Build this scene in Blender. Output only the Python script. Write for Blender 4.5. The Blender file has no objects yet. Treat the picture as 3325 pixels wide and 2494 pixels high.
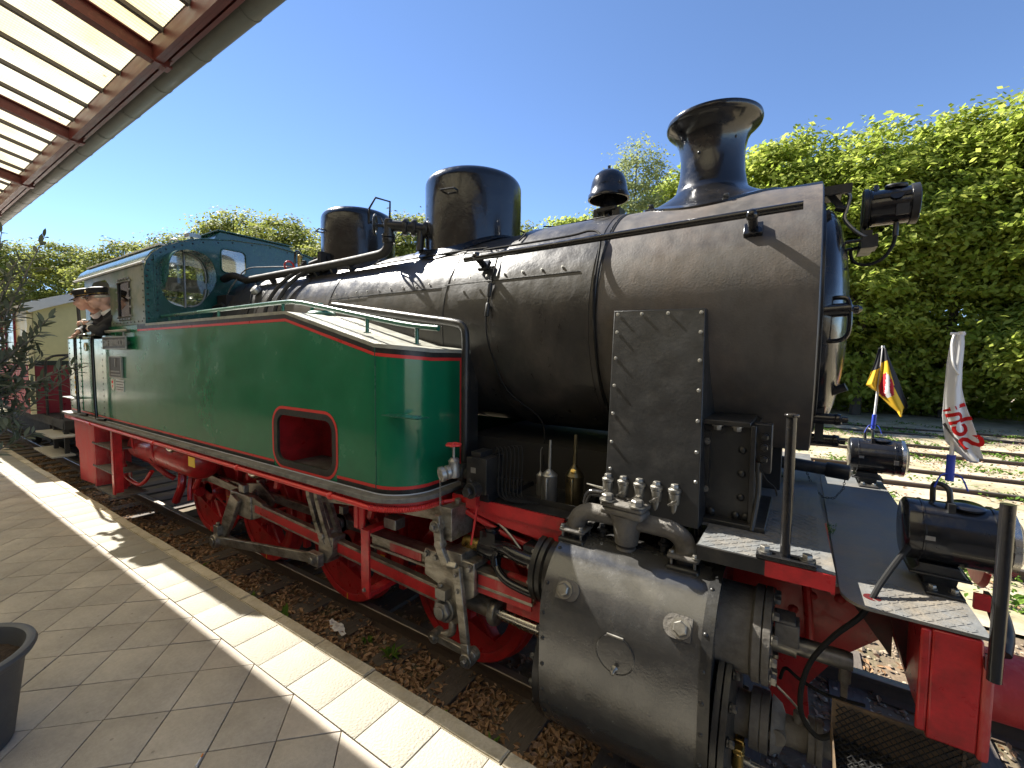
import bpy, bmesh, math, random
import numpy as np
from mathutils import Vector, Matrix, noise as mnoise
PI = math.pi
SC = bpy.context.scene
COL = SC.collection
random.seed(7); np.random.seed(7)

# ------------------------------------------------------------------ camera, sky, sun, exposure
YAW, PITCH, ROLL = -.5822, -.0604, .0106
_f = Vector((math.sin(YAW)*math.cos(PITCH), math.cos(YAW)*math.cos(PITCH), math.sin(PITCH)))
_r = Vector((math.cos(YAW), -math.sin(YAW), 0)); _u = _r.cross(_f)
_r2 = math.cos(ROLL)*_r + math.sin(ROLL)*_u; _u2 = -math.sin(ROLL)*_r + math.cos(ROLL)*_u
cam = bpy.data.cameras.new('camera'); camo = bpy.data.objects.new('camera', cam); COL.objects.link(camo)
camo.matrix_world = Matrix(((_r2.x, _u2.x, -_f.x, 0), (_r2.y, _u2.y, -_f.y, -3.375), (_r2.z, _u2.z, -_f.z, 2.35), (0, 0, 0, 1)))
cam.sensor_fit = 'HORIZONTAL'; cam.sensor_width = 36; cam.lens = 36*1422/3325
cam.clip_start = .03; cam.clip_end = 4000
SC.camera = camo
SUN = Vector((-.70, .092, .71)).normalized()
world = bpy.data.worlds.new('World'); SC.world = world; world.use_nodes = True
nt = world.node_tree; nt.nodes.clear()
sky = nt.nodes.new('ShaderNodeTexSky'); sky.sky_type = 'NISHITA'; sky.sun_disc = False
sky.sun_elevation = math.asin(SUN.z); sky.sun_rotation = math.atan2(SUN.x, SUN.y)
sky.air_density = .62; sky.dust_density = 0; sky.ozone_density = 4; sky.altitude = 50
bg = nt.nodes.new('ShaderNodeBackground'); bg.inputs[1].default_value = .09
wo = nt.nodes.new('ShaderNodeOutputWorld')
nt.links.new(sky.outputs[0], bg.inputs[0]); nt.links.new(bg.outputs[0], wo.inputs[0])
sl = bpy.data.lights.new('sun', 'SUN'); sl.energy = 5; sl.angle = math.radians(.5); sl.color = (1, .95, .86)
so = bpy.data.objects.new('sun', sl); COL.objects.link(so)
so.rotation_euler = SUN.to_track_quat('Z', 'Y').to_euler(); so.location = (-20, 2, 30)
vs = SC.view_settings; vs.view_transform = 'Standard'; vs.look = 'None'; vs.gamma = 1; vs.use_curve_mapping = False
vs.exposure = 1.6
SC.cycles.max_bounces = 8; SC.cycles.diffuse_bounces = 4; SC.cycles.transmission_bounces = 6; SC.cycles.transparent_max_bounces = 8

def proj(x, y, z):
    d = Vector((x, y+3.375, z-2.35)); w = d.dot(_f)
    if w < .05: return None
    return (1662.5+1422*d.dot(_r2)/w, 1247-1422*d.dot(_u2)/w, w)
def seen(x, y, z, mrg=150):
    p = proj(x, y, z)
    return p is not None and -mrg < p[0] < 3325+mrg and -mrg < p[1] < 2494+mrg

# ------------------------------------------------------------------ materials
MATS = {}
def mat(name, base, rough=.5, metal=0, var=.15, vscale=8, bump=0, bscale=40, coat=0, alt=None, altscale=3, altamt=.4, spec=.5,
        bump2=0, b2scale=3, rvar=.1, stretch=None, trans=0, objvar=0, stain=0):
    m = bpy.data.materials.new(name); m.use_nodes = True; n = m.node_tree.nodes; L = m.node_tree.links
    p = n['Principled BSDF']; tc = n.new('ShaderNodeTexCoord'); src = tc.outputs['Object']
    if stretch:
        mp = n.new('ShaderNodeMapping'); mp.inputs['Scale'].default_value = stretch
        L.new(src, mp.inputs[0]); src2 = mp.outputs[0]
    else: src2 = src
    a = n.new('ShaderNodeTexNoise'); a.inputs['Scale'].default_value = vscale; a.inputs['Detail'].default_value = 8; a.inputs['Roughness'].default_value = .65
    L.new(src2, a.inputs['Vector'])
    cr = n.new('ShaderNodeMapRange'); cr.inputs[1].default_value = .25; cr.inputs[2].default_value = .75
    cr.inputs[3].default_value = 1-var; cr.inputs[4].default_value = 1+var; L.new(a.outputs[0], cr.inputs[0])
    mul = n.new('ShaderNodeMix'); mul.data_type = 'RGBA'; mul.blend_type = 'MULTIPLY'; mul.inputs[0].default_value = 1
    if alt:
        b = n.new('ShaderNodeTexNoise'); b.inputs['Scale'].default_value = altscale; b.inputs['Detail'].default_value = 6; b.inputs['Roughness'].default_value = .7
        L.new(src2, b.inputs['Vector'])
        r = n.new('ShaderNodeMapRange'); r.inputs[1].default_value = .62-altamt*.35; r.inputs[2].default_value = .80-altamt*.25; r.clamp = True
        L.new(b.outputs[0], r.inputs[0])
        mx = n.new('ShaderNodeMix'); mx.data_type = 'RGBA'; mx.inputs[6].default_value = (*base, 1); mx.inputs[7].default_value = (*alt, 1)
        L.new(r.outputs[0], mx.inputs[0]); L.new(mx.outputs[2], mul.inputs[6])
    else: mul.inputs[6].default_value = (*base, 1)
    L.new(cr.outputs[0], mul.inputs[7]); colout = mul.outputs[2]
    if objvar:      # each copy has its own tone
        oi = n.new('ShaderNodeObjectInfo'); om = n.new('ShaderNodeMapRange'); om.inputs[3].default_value = 1-objvar; om.inputs[4].default_value = 1+objvar; L.new(oi.outputs['Random'], om.inputs[0])
        m2 = n.new('ShaderNodeMix'); m2.data_type = 'RGBA'; m2.blend_type = 'MULTIPLY'; m2.inputs[0].default_value = 1; L.new(colout, m2.inputs[6]); L.new(om.outputs[0], m2.inputs[7]); colout = m2.outputs[2]
    if stain:       # dirt that runs on across neighbouring pieces
        gp = n.new('ShaderNodeNewGeometry'); sn = n.new('ShaderNodeTexNoise'); sn.inputs['Scale'].default_value = 1.7; sn.inputs['Detail'].default_value = 9; sn.inputs['Roughness'].default_value = .7; L.new(gp.outputs['Position'], sn.inputs['Vector'])
        sm = n.new('ShaderNodeMapRange'); sm.inputs[1].default_value = .35; sm.inputs[2].default_value = .62; sm.inputs[3].default_value = 1-stain; sm.inputs[4].default_value = 1.05; L.new(sn.outputs[0], sm.inputs[0])
        m3 = n.new('ShaderNodeMix'); m3.data_type = 'RGBA'; m3.blend_type = 'MULTIPLY'; m3.inputs[0].default_value = 1; L.new(colout, m3.inputs[6]); L.new(sm.outputs[0], m3.inputs[7]); colout = m3.outputs[2]
        vo = n.new('ShaderNodeTexVoronoi'); vo.inputs['Scale'].default_value = 9; L.new(gp.outputs['Position'], vo.inputs['Vector'])
        vm = n.new('ShaderNodeMapRange'); vm.inputs[1].default_value = .05; vm.inputs[2].default_value = .09; vm.inputs[3].default_value = 1-stain*1.3; vm.inputs[4].default_value = 1; L.new(vo.outputs['Distance'], vm.inputs[0])
        m4 = n.new('ShaderNodeMix'); m4.data_type = 'RGBA'; m4.blend_type = 'MULTIPLY'; m4.inputs[0].default_value = 1; L.new(colout, m4.inputs[6]); L.new(vm.outputs[0], m4.inputs[7]); colout = m4.outputs[2]
    L.new(colout, p.inputs['Base Color'])
    rr = n.new('ShaderNodeMapRange'); rr.inputs[3].default_value = max(.03, rough-rvar); rr.inputs[4].default_value = min(1, rough+rvar); rr.inputs[1].default_value = .3; rr.inputs[2].default_value = .7
    L.new(a.outputs[0], rr.inputs[0]); L.new(rr.outputs[0], p.inputs['Roughness'])
    p.inputs['Metallic'].default_value = metal; p.inputs['Coat Weight'].default_value = coat; p.inputs['Coat Roughness'].default_value = .08
    p.inputs['Specular IOR Level'].default_value = spec
    if trans: p.inputs['Transmission Weight'].default_value = trans
    nrm = None
    for amt, scl in ((bump2, b2scale), (bump, bscale)):
        if amt:
            t = n.new('ShaderNodeTexNoise'); t.inputs['Scale'].default_value = scl; t.inputs['Detail'].default_value = 5
            L.new(src, t.inputs['Vector'])
            bp = n.new('ShaderNodeBump'); bp.inputs['Strength'].default_value = 1; bp.inputs['Distance'].default_value = amt
            L.new(t.outputs[0], bp.inputs['Height'])
            if nrm: L.new(nrm, bp.inputs['Normal'])
            nrm = bp.outputs[0]
    if nrm: L.new(nrm, p.inputs['Normal'])
    MATS[name] = m; return m

M = MATS
mat('smokebox_black', (.088, .080, .072), .48, var=.22, vscale=14, bump=.0012, bscale=90, alt=(.13, .105, .085), altscale=2.5, altamt=.5, bump2=.006, b2scale=2.2, stretch=(1, 1, .45))
mat('boiler_black', (.036, .034, .032), .35, var=.2, vscale=10, bump=.0008, bscale=60, alt=(.075, .066, .057), altscale=3, altamt=.45, bump2=.012, b2scale=3.2, stretch=(1, 1, .4))
mat('gloss_black', (.012, .012, .013), .2, var=.2, vscale=12, bump=.001, bscale=35, coat=.3, bump2=.004, b2scale=5, alt=(.03, .025, .02), altscale=4, altamt=.25)
mat('paint_black', (.018, .018, .018), .38, var=.25, vscale=18, bump=.0012, bscale=70, alt=(.05, .045, .038), altscale=6, altamt=.35)
mat('sheet_black', (.05, .049, .047), .22, var=.25, vscale=9, bump=.0006, bscale=80, spec=1.0, alt=(.085, .08, .07), altscale=2.2, altamt=.3, bump2=.004, b2scale=2.5)
mat('cast_grey', (.13, .12, .105), .62, var=.2, vscale=16, bump=.004, bscale=55, alt=(.07, .062, .052), altscale=7, altamt=.5)
mat('casing_black', (.020, .021, .022), .38, var=.15, vscale=7, bump=.0005, bscale=60, bump2=.006, b2scale=3.5, alt=(.05, .048, .045), altscale=4, altamt=.3)
mat('deck_black', (.14, .145, .145), .5, var=.25, vscale=20, bump=.002, bscale=120, alt=(.19, .165, .13), altscale=4, altamt=.5)
mat('loco_green', (.007, .155, .072), .2, var=.12, vscale=3, bump=.0004, bscale=60, coat=.35, bump2=.005, b2scale=1.6, alt=(.014, .17, .085), altscale=1.5, altamt=.3)
mat('cab_green', (.012, .075, .058), .26, var=.15, vscale=6, bump=.0008, bscale=50, coat=.5, alt=(.03, .10, .075), altscale=3, altamt=.3)
mat('rail_green', (.02, .12, .08), .3, var=.1, coat=.3)
mat('lining_red', (.62, .04, .035), .35, var=.08)
mat('frame_red', (.52, .022, .024), .34, var=.18, vscale=9, bump=.001, bscale=60, coat=.15, alt=(.26, .018, .015), altscale=5, altamt=.4)
mat('worn_red', (.50, .04, .04), .5, var=.2, vscale=12, bump=.002, bscale=60, alt=(.42, .16, .13), altscale=6, altamt=.35, stretch=(1, 1, .4))
mat('dark_red', (.10, .006, .006), .5, var=.3, vscale=9, alt=(.02, .012, .01), altscale=5, altamt=.6)
mat('steel_rod', (.40, .37, .31), .42, metal=.75, var=.3, vscale=25, bump=.0008, bscale=80, alt=(.10, .085, .06), altscale=9, altamt=.5, stretch=(.4, 1, 1))
mat('bright_steel', (.62, .6, .54), .24, metal=1, var=.15, vscale=30)
mat('zinc', (.36, .355, .33), .4, metal=.75, var=.15, vscale=20, bump=.001, bscale=60)
mat('brass', (.55, .38, .12), .3, metal=1, var=.2, vscale=20)
mat('bronze_can', (.22, .18, .10), .35, metal=.9, var=.35, vscale=14, alt=(.10, .08, .04), altscale=8, altamt=.5)
mat('nut_steel', (.26, .25, .225), .4, metal=.8, var=.3, vscale=30)
mat('silver_plate', (.30, .285, .26), .45, metal=.5, var=.2, vscale=30)
mat('plate_face', (.05, .045, .04), .5, var=.2)
mat('board_grey', (.17, .165, .15), .6, var=.3, vscale=18, alt=(.08, .075, .068), altscale=6, altamt=.5, bump=.002)
mat('cream', (.72, .63, .36), .45, var=.08, vscale=4)
mat('olive_cream', (.62, .57, .30), .5, var=.1, vscale=4)
mat('maroon', (.20, .008, .022), .35, var=.15, vscale=5)
mat('wagon_red', (.42, .04, .05), .5, var=.2, vscale=7)
mat('coach_roof', (.50, .46, .40), .55, var=.15, vscale=6)
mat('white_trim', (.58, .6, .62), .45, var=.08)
mat('oak_step', (.36, .33, .27), .7, var=.2, vscale=12, bump=.002, stretch=(1, 6, 1))
mat('yellow', (.75, .48, .03), .5, var=.1)
mat('rubber', (.012, .012, .012), .5, var=.2)
mat('cable', (.015, .015, .015), .8, spec=.2)
mat('cab_side_glare', (.05, .115, .075), .4, var=.15, vscale=6, coat=.25, alt=(.20, .21, .15), altscale=2.5, altamt=.7, bump=.0008, bscale=50)  # cab green paled to imitate bright grazing reflections
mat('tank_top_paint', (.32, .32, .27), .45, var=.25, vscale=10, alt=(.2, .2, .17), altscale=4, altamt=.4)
mat('rust_mesh', (.13, .085, .045), .7, var=.4, vscale=15, alt=(.05, .045, .04), altscale=8)
mat('dark_iron', (.02, .018, .016), .7, var=.3, vscale=10)
mat('rail_side', (.075, .05, .032), .75, var=.3, vscale=20, bump=.002, bscale=60)
mat('rail_top', (.22, .19, .16), .4, metal=.7, var=.2)
mat('sleeper_wood', (.10, .083, .068), .85, var=.4, vscale=10, bump=.006, bscale=22, stretch=(6, .8, 6))
mat('kerb_stone', (.52, .46, .34), .85, objvar=.10, stain=.2, var=.22, vscale=35, bump=.004, bscale=60, alt=(.38, .32, .20), altscale=4, altamt=.45)
mat('slab_pale', (.33, .306, .25), .85, objvar=.07, stain=.12, var=.10, vscale=60, bump=.008, bscale=70)
mat('paving', (.46, .415, .35), .82, var=.14, objvar=.08, stain=.25, vscale=45, bump=.0015, bscale=180, alt=(.43, .385, .32), altscale=2.2, altamt=.5)
mat('paving_cut', (.46, .405, .335), .82, objvar=.08, stain=.25, var=.10, vscale=45, bump=.0015, bscale=180)
mat('joint_sand', (.055, .05, .042), .95, var=.3, vscale=30)
mat('soil', (.035, .022, .014), .95, var=.5, vscale=30, bump=.02, bscale=30)
mat('pot_grey', (.075, .078, .082), .55, var=.08, bump=.0006, bscale=200)
mat('earth', (.17, .125, .08), .95, var=.45, vscale=6, bump=.02, bscale=14, alt=(.045, .05, .02), altscale=3, altamt=.4)
mat('yard_ground', (.42, .34, .24), .95, var=.3, vscale=2.5, bump=.02, bscale=6, alt=(.20, .20, .07), altscale=.8, altamt=.45)
mat('stone_a', (.19, .175, .16), .85, var=.3, vscale=3)
mat('canopy_red', (.12, .022, .020), .45, var=.2, vscale=6, alt=(.20, .05, .04), altscale=7, altamt=.25, stretch=(.5, 3, 3))
mat('gutter_zinc', (.13, .137, .124), .5, metal=.2, var=.2, vscale=5, alt=(.17, .17, .15), altscale=3, altamt=.3)
mat('glazing_bar', (.08, .07, .065), .5, var=.2)
mat('skin', (.72, .44, .34), .5, var=.08, vscale=20)
mat('cap_black', (.014, .014, .018), .6, var=.2)
mat('cloth_dark', (.018, .019, .024), .85, var=.3, vscale=40)
mat('shirt_white', (.75, .74, .72), .8)
mat('cab_inside', (.40, .38, .33), .6, var=.15)
mat('tissue', (.78, .77, .76), .9)
mat('tape_blue', (.02, .05, .4), .5)
mat('flag_gold', (.85, .50, .02), .75, var=.06)
mat('flag_black', (.02, .02, .025), .75)
mat('flag_red', (.62, .02, .03), .75)
mat('bark', (.07, .055, .042), .9, var=.4, vscale=6, bump=.02, bscale=10)
mat('olive_bark', (.14, .12, .09), .85, var=.3)
mat('weed', (.09, .16, .025), .7, var=.3)
mat('lens_dark', (.02, .02, .022), .25)
mat('orange_paper', (.7, .25, .05), .7)

def leafmat(name, c1, c2, tr=.45, rough=.45):
    m = bpy.data.materials.new(name); m.use_nodes = True; n = m.node_tree.nodes; L = m.node_tree.links
    p = n['Principled BSDF']; out = n['Material Output']
    g = n.new('ShaderNodeNewGeometry')
    mx = n.new('ShaderNodeMix'); mx.data_type = 'RGBA'; mx.inputs[6].default_value = (*c1, 1); mx.inputs[7].default_value = (*c2, 1)
    L.new(g.outputs['Random Per Island'], mx.inputs[0]); L.new(mx.outputs[2], p.inputs['Base Color'])
    p.inputs['Roughness'].default_value = max(.6, rough); p.inputs['Specular IOR Level'].default_value = .12
    t = n.new('ShaderNodeBsdfTranslucent'); L.new(mx.outputs[2], t.inputs[0])
    s = n.new('ShaderNodeMixShader'); s.inputs[0].default_value = tr
    L.new(p.outputs[0], s.inputs[1]); L.new(t.outputs[0], s.inputs[2]); L.new(s.outputs[0], out.inputs[0])
    MATS[name] = m; return m
leafmat('leaf_beech', (.24, .32, .04), (.44, .48, .11), .66)
leafmat('leaf_oak', (.17, .21, .04), (.34, .35, .09), .5)
leafmat('leaf_birch', (.24, .29, .12), (.36, .39, .17), .5)
leafmat('leaf_olive', (.07, .085, .045), (.20, .22, .15), .25, .4)
leafmat('litter_brown', (.15, .085, .04), (.50, .32, .19), .12, .7)
leafmat('weed_leaf', (.06, .13, .015), (.16, .26, .04), .35, .6)
leafmat('stone_mix', (.16, .125, .09), (.36, .29, .21), 0, .95)
leafmat('flag_white', (.80, .80, .80), (.80, .80, .80), .3, .8)
leafmat('flag_ink', (.55, .02, .02), (.55, .02, .02), .15, .8)

def glassmat(name, tint=(.8, .85, .85), alpha=.75):
    m = bpy.data.materials.new(name); m.use_nodes = True; n = m.node_tree.nodes; L = m.node_tree.links; out = n['Material Output']
    for x in list(n):
        if x.type == 'BSDF_PRINCIPLED': n.remove(x)
    a = n.new('ShaderNodeBsdfTransparent'); a.inputs[0].default_value = (*tint, 1)
    b = n.new('ShaderNodeBsdfGlossy'); b.inputs['Roughness'].default_value = .04
    f = n.new('ShaderNodeFresnel'); f.inputs[0].default_value = 1.5
    ad = n.new('ShaderNodeMath'); ad.operation = 'ADD'; ad.inputs[1].default_value = 1-alpha-.1
    L.new(f.outputs[0], ad.inputs[0])
    s = n.new('ShaderNodeMixShader'); L.new(ad.outputs[0], s.inputs[0]); L.new(a.outputs[0], s.inputs[1]); L.new(b.outputs[0], s.inputs[2])
    L.new(s.outputs[0], out.inputs[0]); MATS[name] = m
glassmat('glass')

def panelmat(name):      # yellowed ribbed translucent roof sheet
    m = bpy.data.materials.new(name); m.use_nodes = True; n = m.node_tree.nodes; L = m.node_tree.links; out = n['Material Output']; p = n['Principled BSDF']
    tc = n.new('ShaderNodeTexCoord')
    a = n.new('ShaderNodeTexNoise'); a.inputs['Scale'].default_value = 1.6; a.inputs['Detail'].default_value = 6; L.new(tc.outputs['Object'], a.inputs['Vector'])
    r = n.new('ShaderNodeMapRange'); r.inputs[1].default_value = .4; r.inputs[2].default_value = .7; L.new(a.outputs[0], r.inputs[0])
    mx = n.new('ShaderNodeMix'); mx.data_type = 'RGBA'; mx.inputs[6].default_value = (.66, .61, .46, 1); mx.inputs[7].default_value = (.62, .50, .26, 1)
    L.new(r.outputs[0], mx.inputs[0])
    v = n.new('ShaderNodeTexVoronoi'); v.inputs['Scale'].default_value = 7; L.new(tc.outputs['Object'], v.inputs['Vector'])
    vr = n.new('ShaderNodeMapRange'); vr.inputs[1].default_value = .06; vr.inputs[2].default_value = .12; vr.inputs[3].default_value = .45; vr.inputs[4].default_value = 1
    L.new(v.outputs['Distance'], vr.inputs[0])
    w = n.new('ShaderNodeTexWave'); w.bands_direction = 'Y'; w.inputs['Scale'].default_value = 18; L.new(tc.outputs['Object'], w.inputs['Vector'])
    wr = n.new('ShaderNodeMapRange'); wr.inputs[3].default_value = .9; wr.inputs[4].default_value = 1; L.new(w.outputs[1], wr.inputs[0])
    m1 = n.new('ShaderNodeMix'); m1.data_type = 'RGBA'; m1.blend_type = 'MULTIPLY'; m1.inputs[0].default_value = 1
    L.new(mx.outputs[2], m1.inputs[6]); L.new(vr.outputs[0], m1.inputs[7])
    m2 = n.new('ShaderNodeMix'); m2.data_type = 'RGBA'; m2.blend_type = 'MULTIPLY'; m2.inputs[0].default_value = 1
    L.new(m1.outputs[2], m2.inputs[6]); L.new(wr.outputs[0], m2.inputs[7])
    L.new(m2.outputs[2], p.inputs['Base Color']); p.inputs['Roughness'].default_value = .4
    t = n.new('ShaderNodeBsdfTranslucent'); L.new(m2.outputs[2], t.inputs[0])
    s = n.new('ShaderNodeMixShader'); s.inputs[0].default_value = .72
    L.new(p.outputs[0], s.inputs[1]); L.new(t.outputs[0], s.inputs[2]); L.new(s.outputs[0], out.inputs[0]); MATS[name] = m
panelmat('roof_sheet')

# ------------------------------------------------------------------ mesh builder
def frame_of(d):
    d = Vector(d).normalized(); a = Vector((0, 0, 1)) if abs(d.z) < .9 else Vector((1, 0, 0))
    u = d.cross(a).normalized(); v = d.cross(u).normalized(); return d, u, v
class MB:
    def __init__(s): s.v = []; s.f = []; s.m = []; s.cur = 0
    def mi(s, i): s.cur = i; return s
    def _add(s, vs, fs):
        o = len(s.v); s.v += [tuple(v) for v in vs]
        for f in fs: s.f.append(tuple(i+o for i in f)); s.m.append(s.cur)
        return s
    def box(s, x0, x1, y0, y1, z0, z1):
        return s._add([(x, y, z) for x in (x0, x1) for y in (y0, y1) for z in (z0, z1)],
                      [(0, 1, 3, 2), (4, 6, 7, 5), (0, 4, 5, 1), (2, 3, 7, 6), (0, 2, 6, 4), (1, 5, 7, 3)])
    def obox(s, c, ax, ay, az):     # centre, half axis vectors
        c, ax, ay, az = map(Vector, (c, ax, ay, az))
        if ax.cross(ay).dot(az) < 0: az = -az
        return s._add([c+i*ax+j*ay+k*az for i in (-1, 1) for j in (-1, 1) for k in (-1, 1)],
                      [(0, 1, 3, 2), (4, 6, 7, 5), (0, 4, 5, 1), (2, 3, 7, 6), (0, 2, 6, 4), (1, 5, 7, 3)])
    def bar(s, p, q, w, h, up=(0, 0, 1)):   # rectangular bar from p to q
        p, q = Vector(p), Vector(q); d = q-p; u = Vector(up); sd = d.cross(u).normalized(); u = sd.cross(d).normalized()
        return s.obox((p+q)/2, d/2, sd*w/2, u*h/2)
    def lathe(s, prof, o, d, n=32, caps=True, a0=0, a1=2*PI):
        d, u, v = frame_of(d); o = Vector(o); full = abs(a1-a0-2*PI) < 1e-6; k = n if full else n+1
        vs = []
        for r, h in prof:
            for i in range(k):
                a = a0+(a1-a0)*i/n; vs.append(o+d*h+(u*math.cos(a)+v*math.sin(a))*r)
        fs = []
        for j in range(len(prof)-1):
            for i in range(n):
                b = (i+1) % k; fs.append((j*k+i, j*k+b, (j+1)*k+b, (j+1)*k+i))
        if caps and full:
            if prof[0][0] > 1e-5: fs.append(tuple(range(k-1, -1, -1)))
            if prof[-1][0] > 1e-5: fs.append(tuple((len(prof)-1)*k+i for i in range(k)))
        return s._add(vs, fs)
    def cyl(s, p, q, r, r2=None, n=20, caps=True):
        p, q = Vector(p), Vector(q); r2 = r if r2 is None else r2
        return s.lathe([(r, 0), (r2, (q-p).length)], p, q-p, n, caps)
    def hexn(s, p, d, r, h):
        return s.lathe([(r*.9, 0), (r, h*.1), (r, h*.8), (r*.82, h)], p, d, 6)
    def rivet(s, p, d, r, h=None, n=8):
        h = h or r*.6
        return s.lathe([(r, 0), (r*.85, h*.55), (r*.45, h*.92), (r*.1, h)], p, d, n)
    def tube(s, pts, r, n=10, smooth=0, caps=True, closed=False):
        P = [Vector(p) for p in pts]
        if smooth:
            Q = []
            m = len(P)
            for i in range(m if closed else m-1):
                a, b, c, d = (P[(i+k) % m] if closed else P[min(max(i+k, 0), m-1)] for k in (-1, 0, 1, 2))
                for t in range(smooth):
                    t /= smooth; Q.append(.5*((2*b)+(c-a)*t+(2*a-5*b+4*c-d)*t*t+(3*b-a-3*c+d)*t**3))
            if not closed: Q.append(P[-1])
            P = Q
        m = len(P); rs = r if callable(r) else (lambda t: r)
        vs = []; u = None
        for i in range(m):
            if closed: d = (P[(i+1) % m]-P[i-1])
            else: d = P[min(i+1, m-1)]-P[max(i-1, 0)]
            if d.length < 1e-9: d = Vector((0, 0, 1))
            d.normalize()
            if u is None: _, u, _ = frame_of(d)
            u = (u-d*u.dot(d))
            if u.length < 1e-6: _, u, _ = frame_of(d)
            u.normalize(); w = d.cross(u); rr = rs(i/(max(m-1, 1)))
            vs += [P[i]+(u*math.cos(2*PI*k/n)+w*math.sin(2*PI*k/n))*rr for k in range(n)]
        fs = []
        for i in range(m if closed else m-1):
            j = (i+1) % m
            for k in range(n): fs.append((i*n+k, i*n+(k+1) % n, j*n+(k+1) % n, j*n+k))
        if caps and not closed: fs.append(tuple(range(n-1, -1, -1))); fs.append(tuple((m-1)*n+k for k in range(n)))
        return s._add(vs, fs)
    def prism(s, poly, axis, a, b):     # poly in the two other axes (order x,y,z), extruded from a to b
        def p3(p, t): return {'x': (t, p[0], p[1]), 'y': (p[0], t, p[1]), 'z': (p[0], p[1], t)}[axis]
        n = len(poly); area = sum(poly[i][0]*poly[(i+1) % n][1]-poly[(i+1) % n][0]*poly[i][1] for i in range(n))
        if (area < 0) != (axis == 'y'): poly = poly[::-1]
        if a > b: a, b = b, a
        vs = [p3(p, a) for p in poly]+[p3(p, b) for p in poly]
        return s._add(vs, [tuple(range(n-1, -1, -1)), tuple(range(n, 2*n))]+[(i, (i+1) % n, n+(i+1) % n, n+i) for i in range(n)])
    def strip(s, A, B):     # quads between two polylines
        n = len(A); return s._add(list(A)+list(B), [(i, i+1, n+i+1, n+i) for i in range(n-1)])
    def sphere(s, c, r, n=16, k=8, sq=(1, 1, 1)):
        c = Vector(c); prof = [(max(math.sin(PI*i/k)*r, 0), -math.cos(PI*i/k)*r) for i in range(k+1)]
        o = len(s.v); s.lathe(prof, (0, 0, 0), (0, 0, 1), n)
        for i in range(o, len(s.v)):
            v = s.v[i]; s.v[i] = (c.x+v[0]*sq[0], c.y+v[1]*sq[1], c.z+v[2]*sq[2])
        return s
    def mesh(s, name, mats, sharp=38):
        me = bpy.data.meshes.new(name); me.from_pydata(s.v, [], s.f); me.validate()
        for m in (mats if isinstance(mats, (list, tuple)) else [mats]): me.materials.append(M[m] if isinstance(m, str) else m)
        if len(me.materials) > 1 and len(me.polygons) == len(s.m): me.polygons.foreach_set('material_index', s.m)
        if sharp: me.shade_smooth(); me.set_sharp_from_angle(angle=math.radians(sharp))
        me.update(); return me

OFF = {}
def prop(o, label=None, cat=None, group=None, kind=None):
    for k, v in (('label', label), ('category', cat), ('group', group), ('kind', kind)):
        if v: o[k] = v
    return o
def thing(name, label, cat, loc=(0, 0, 0), group=None):
    o = bpy.data.objects.new(name, None); COL.objects.link(o); o.location = loc; o.empty_display_size = .2
    OFF[o] = Matrix.Translation(loc); return prop(o, label, cat, group)
def link(name, me, parent=None, mw=None):
    o = bpy.data.objects.new(name, me); COL.objects.link(o)
    if parent is not None:
        o.parent = parent; o.matrix_parent_inverse = OFF.get(parent, Matrix()).inverted()
    if mw is not None: o.matrix_basis = mw
    OFF[o] = mw if mw is not None else Matrix()
    return o
def part(name, mb, mats, parent=None, label=None, bevel=0, kind=None, sharp=38, seg=2, cat=None, group=None):
    o = link(name, mb.mesh(name, mats, sharp), parent)
    if bevel:
        b = o.modifiers.new('bevel', 'BEVEL'); b.width = bevel; b.segments = seg; b.limit_method = 'ANGLE'; b.angle_limit = math.radians(40); b.use_clamp_overlap = True
    return prop(o, label, cat, group, kind)
def T(x, y, z): return Matrix.Translation((x, y, z))
def aim(p, d, roll=0):      # local z -> d, at p
    return Matrix.Translation(p) @ Vector(d).to_track_quat('Z', 'Y').to_matrix().to_4x4() @ Matrix.Rotation(roll, 4, 'Z')
def text_mesh(txt, size, ext, name='lettering', bold=0, align='CENTER'):
    c = bpy.data.curves.new('t', 'FONT'); c.body = txt; c.size = size; c.extrude = ext; c.align_x = align; c.align_y = 'CENTER'; c.resolution_u = 3; c.offset = bold
    o = bpy.data.objects.new('t', c); COL.objects.link(o); bpy.context.view_layer.update()
    me = bpy.data.meshes.new_from_object(o.evaluated_get(bpy.context.evaluated_depsgraph_get())); me.name = name
    bpy.data.objects.remove(o); bpy.data.curves.remove(c); return me
def quads_mesh(name, V, mats, faces=None, mi=None, smooth=False):       # V (n,4,3) numpy
    me = bpy.data.meshes.new(name); n = len(V); k = V.shape[1]
    me.vertices.add(n*k); me.vertices.foreach_set('co', V.reshape(-1).astype(np.float32))
    me.loops.add(n*k); me.loops.foreach_set('vertex_index', np.arange(n*k, dtype=np.int32))
    me.polygons.add(n); me.polygons.foreach_set('loop_start', np.arange(0, n*k, k, dtype=np.int32)); me.polygons.foreach_set('loop_total', np.full(n, k, dtype=np.int32))
    for m in mats: me.materials.append(M[m])
    if mi is not None: me.polygons.foreach_set('material_index', mi.astype(np.int32))
    me.update(calc_edges=True); me.validate(); return me
def bolt_mesh(name, r, h, m='nut_steel', washer=True):
    b = MB()
    if washer: b.lathe([(r*1.35, 0), (r*1.35, h*.25)], (0, 0, 0), (0, 0, 1), 16)
    b.hexn((0, 0, h*.2 if washer else 0), (0, 0, 1), r, h); return b.mesh(name, m)
def rivet_mesh(name, r, m): return MB().rivet((0, 0, 0), (0, 0, 1), r).mesh(name, m, 80)
# ================================================================== SETTING
PZ = .425       # platform surface
def structure(name, mb, mats, **k): return part(name, mb, mats, None, kind='structure', **k)
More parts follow.
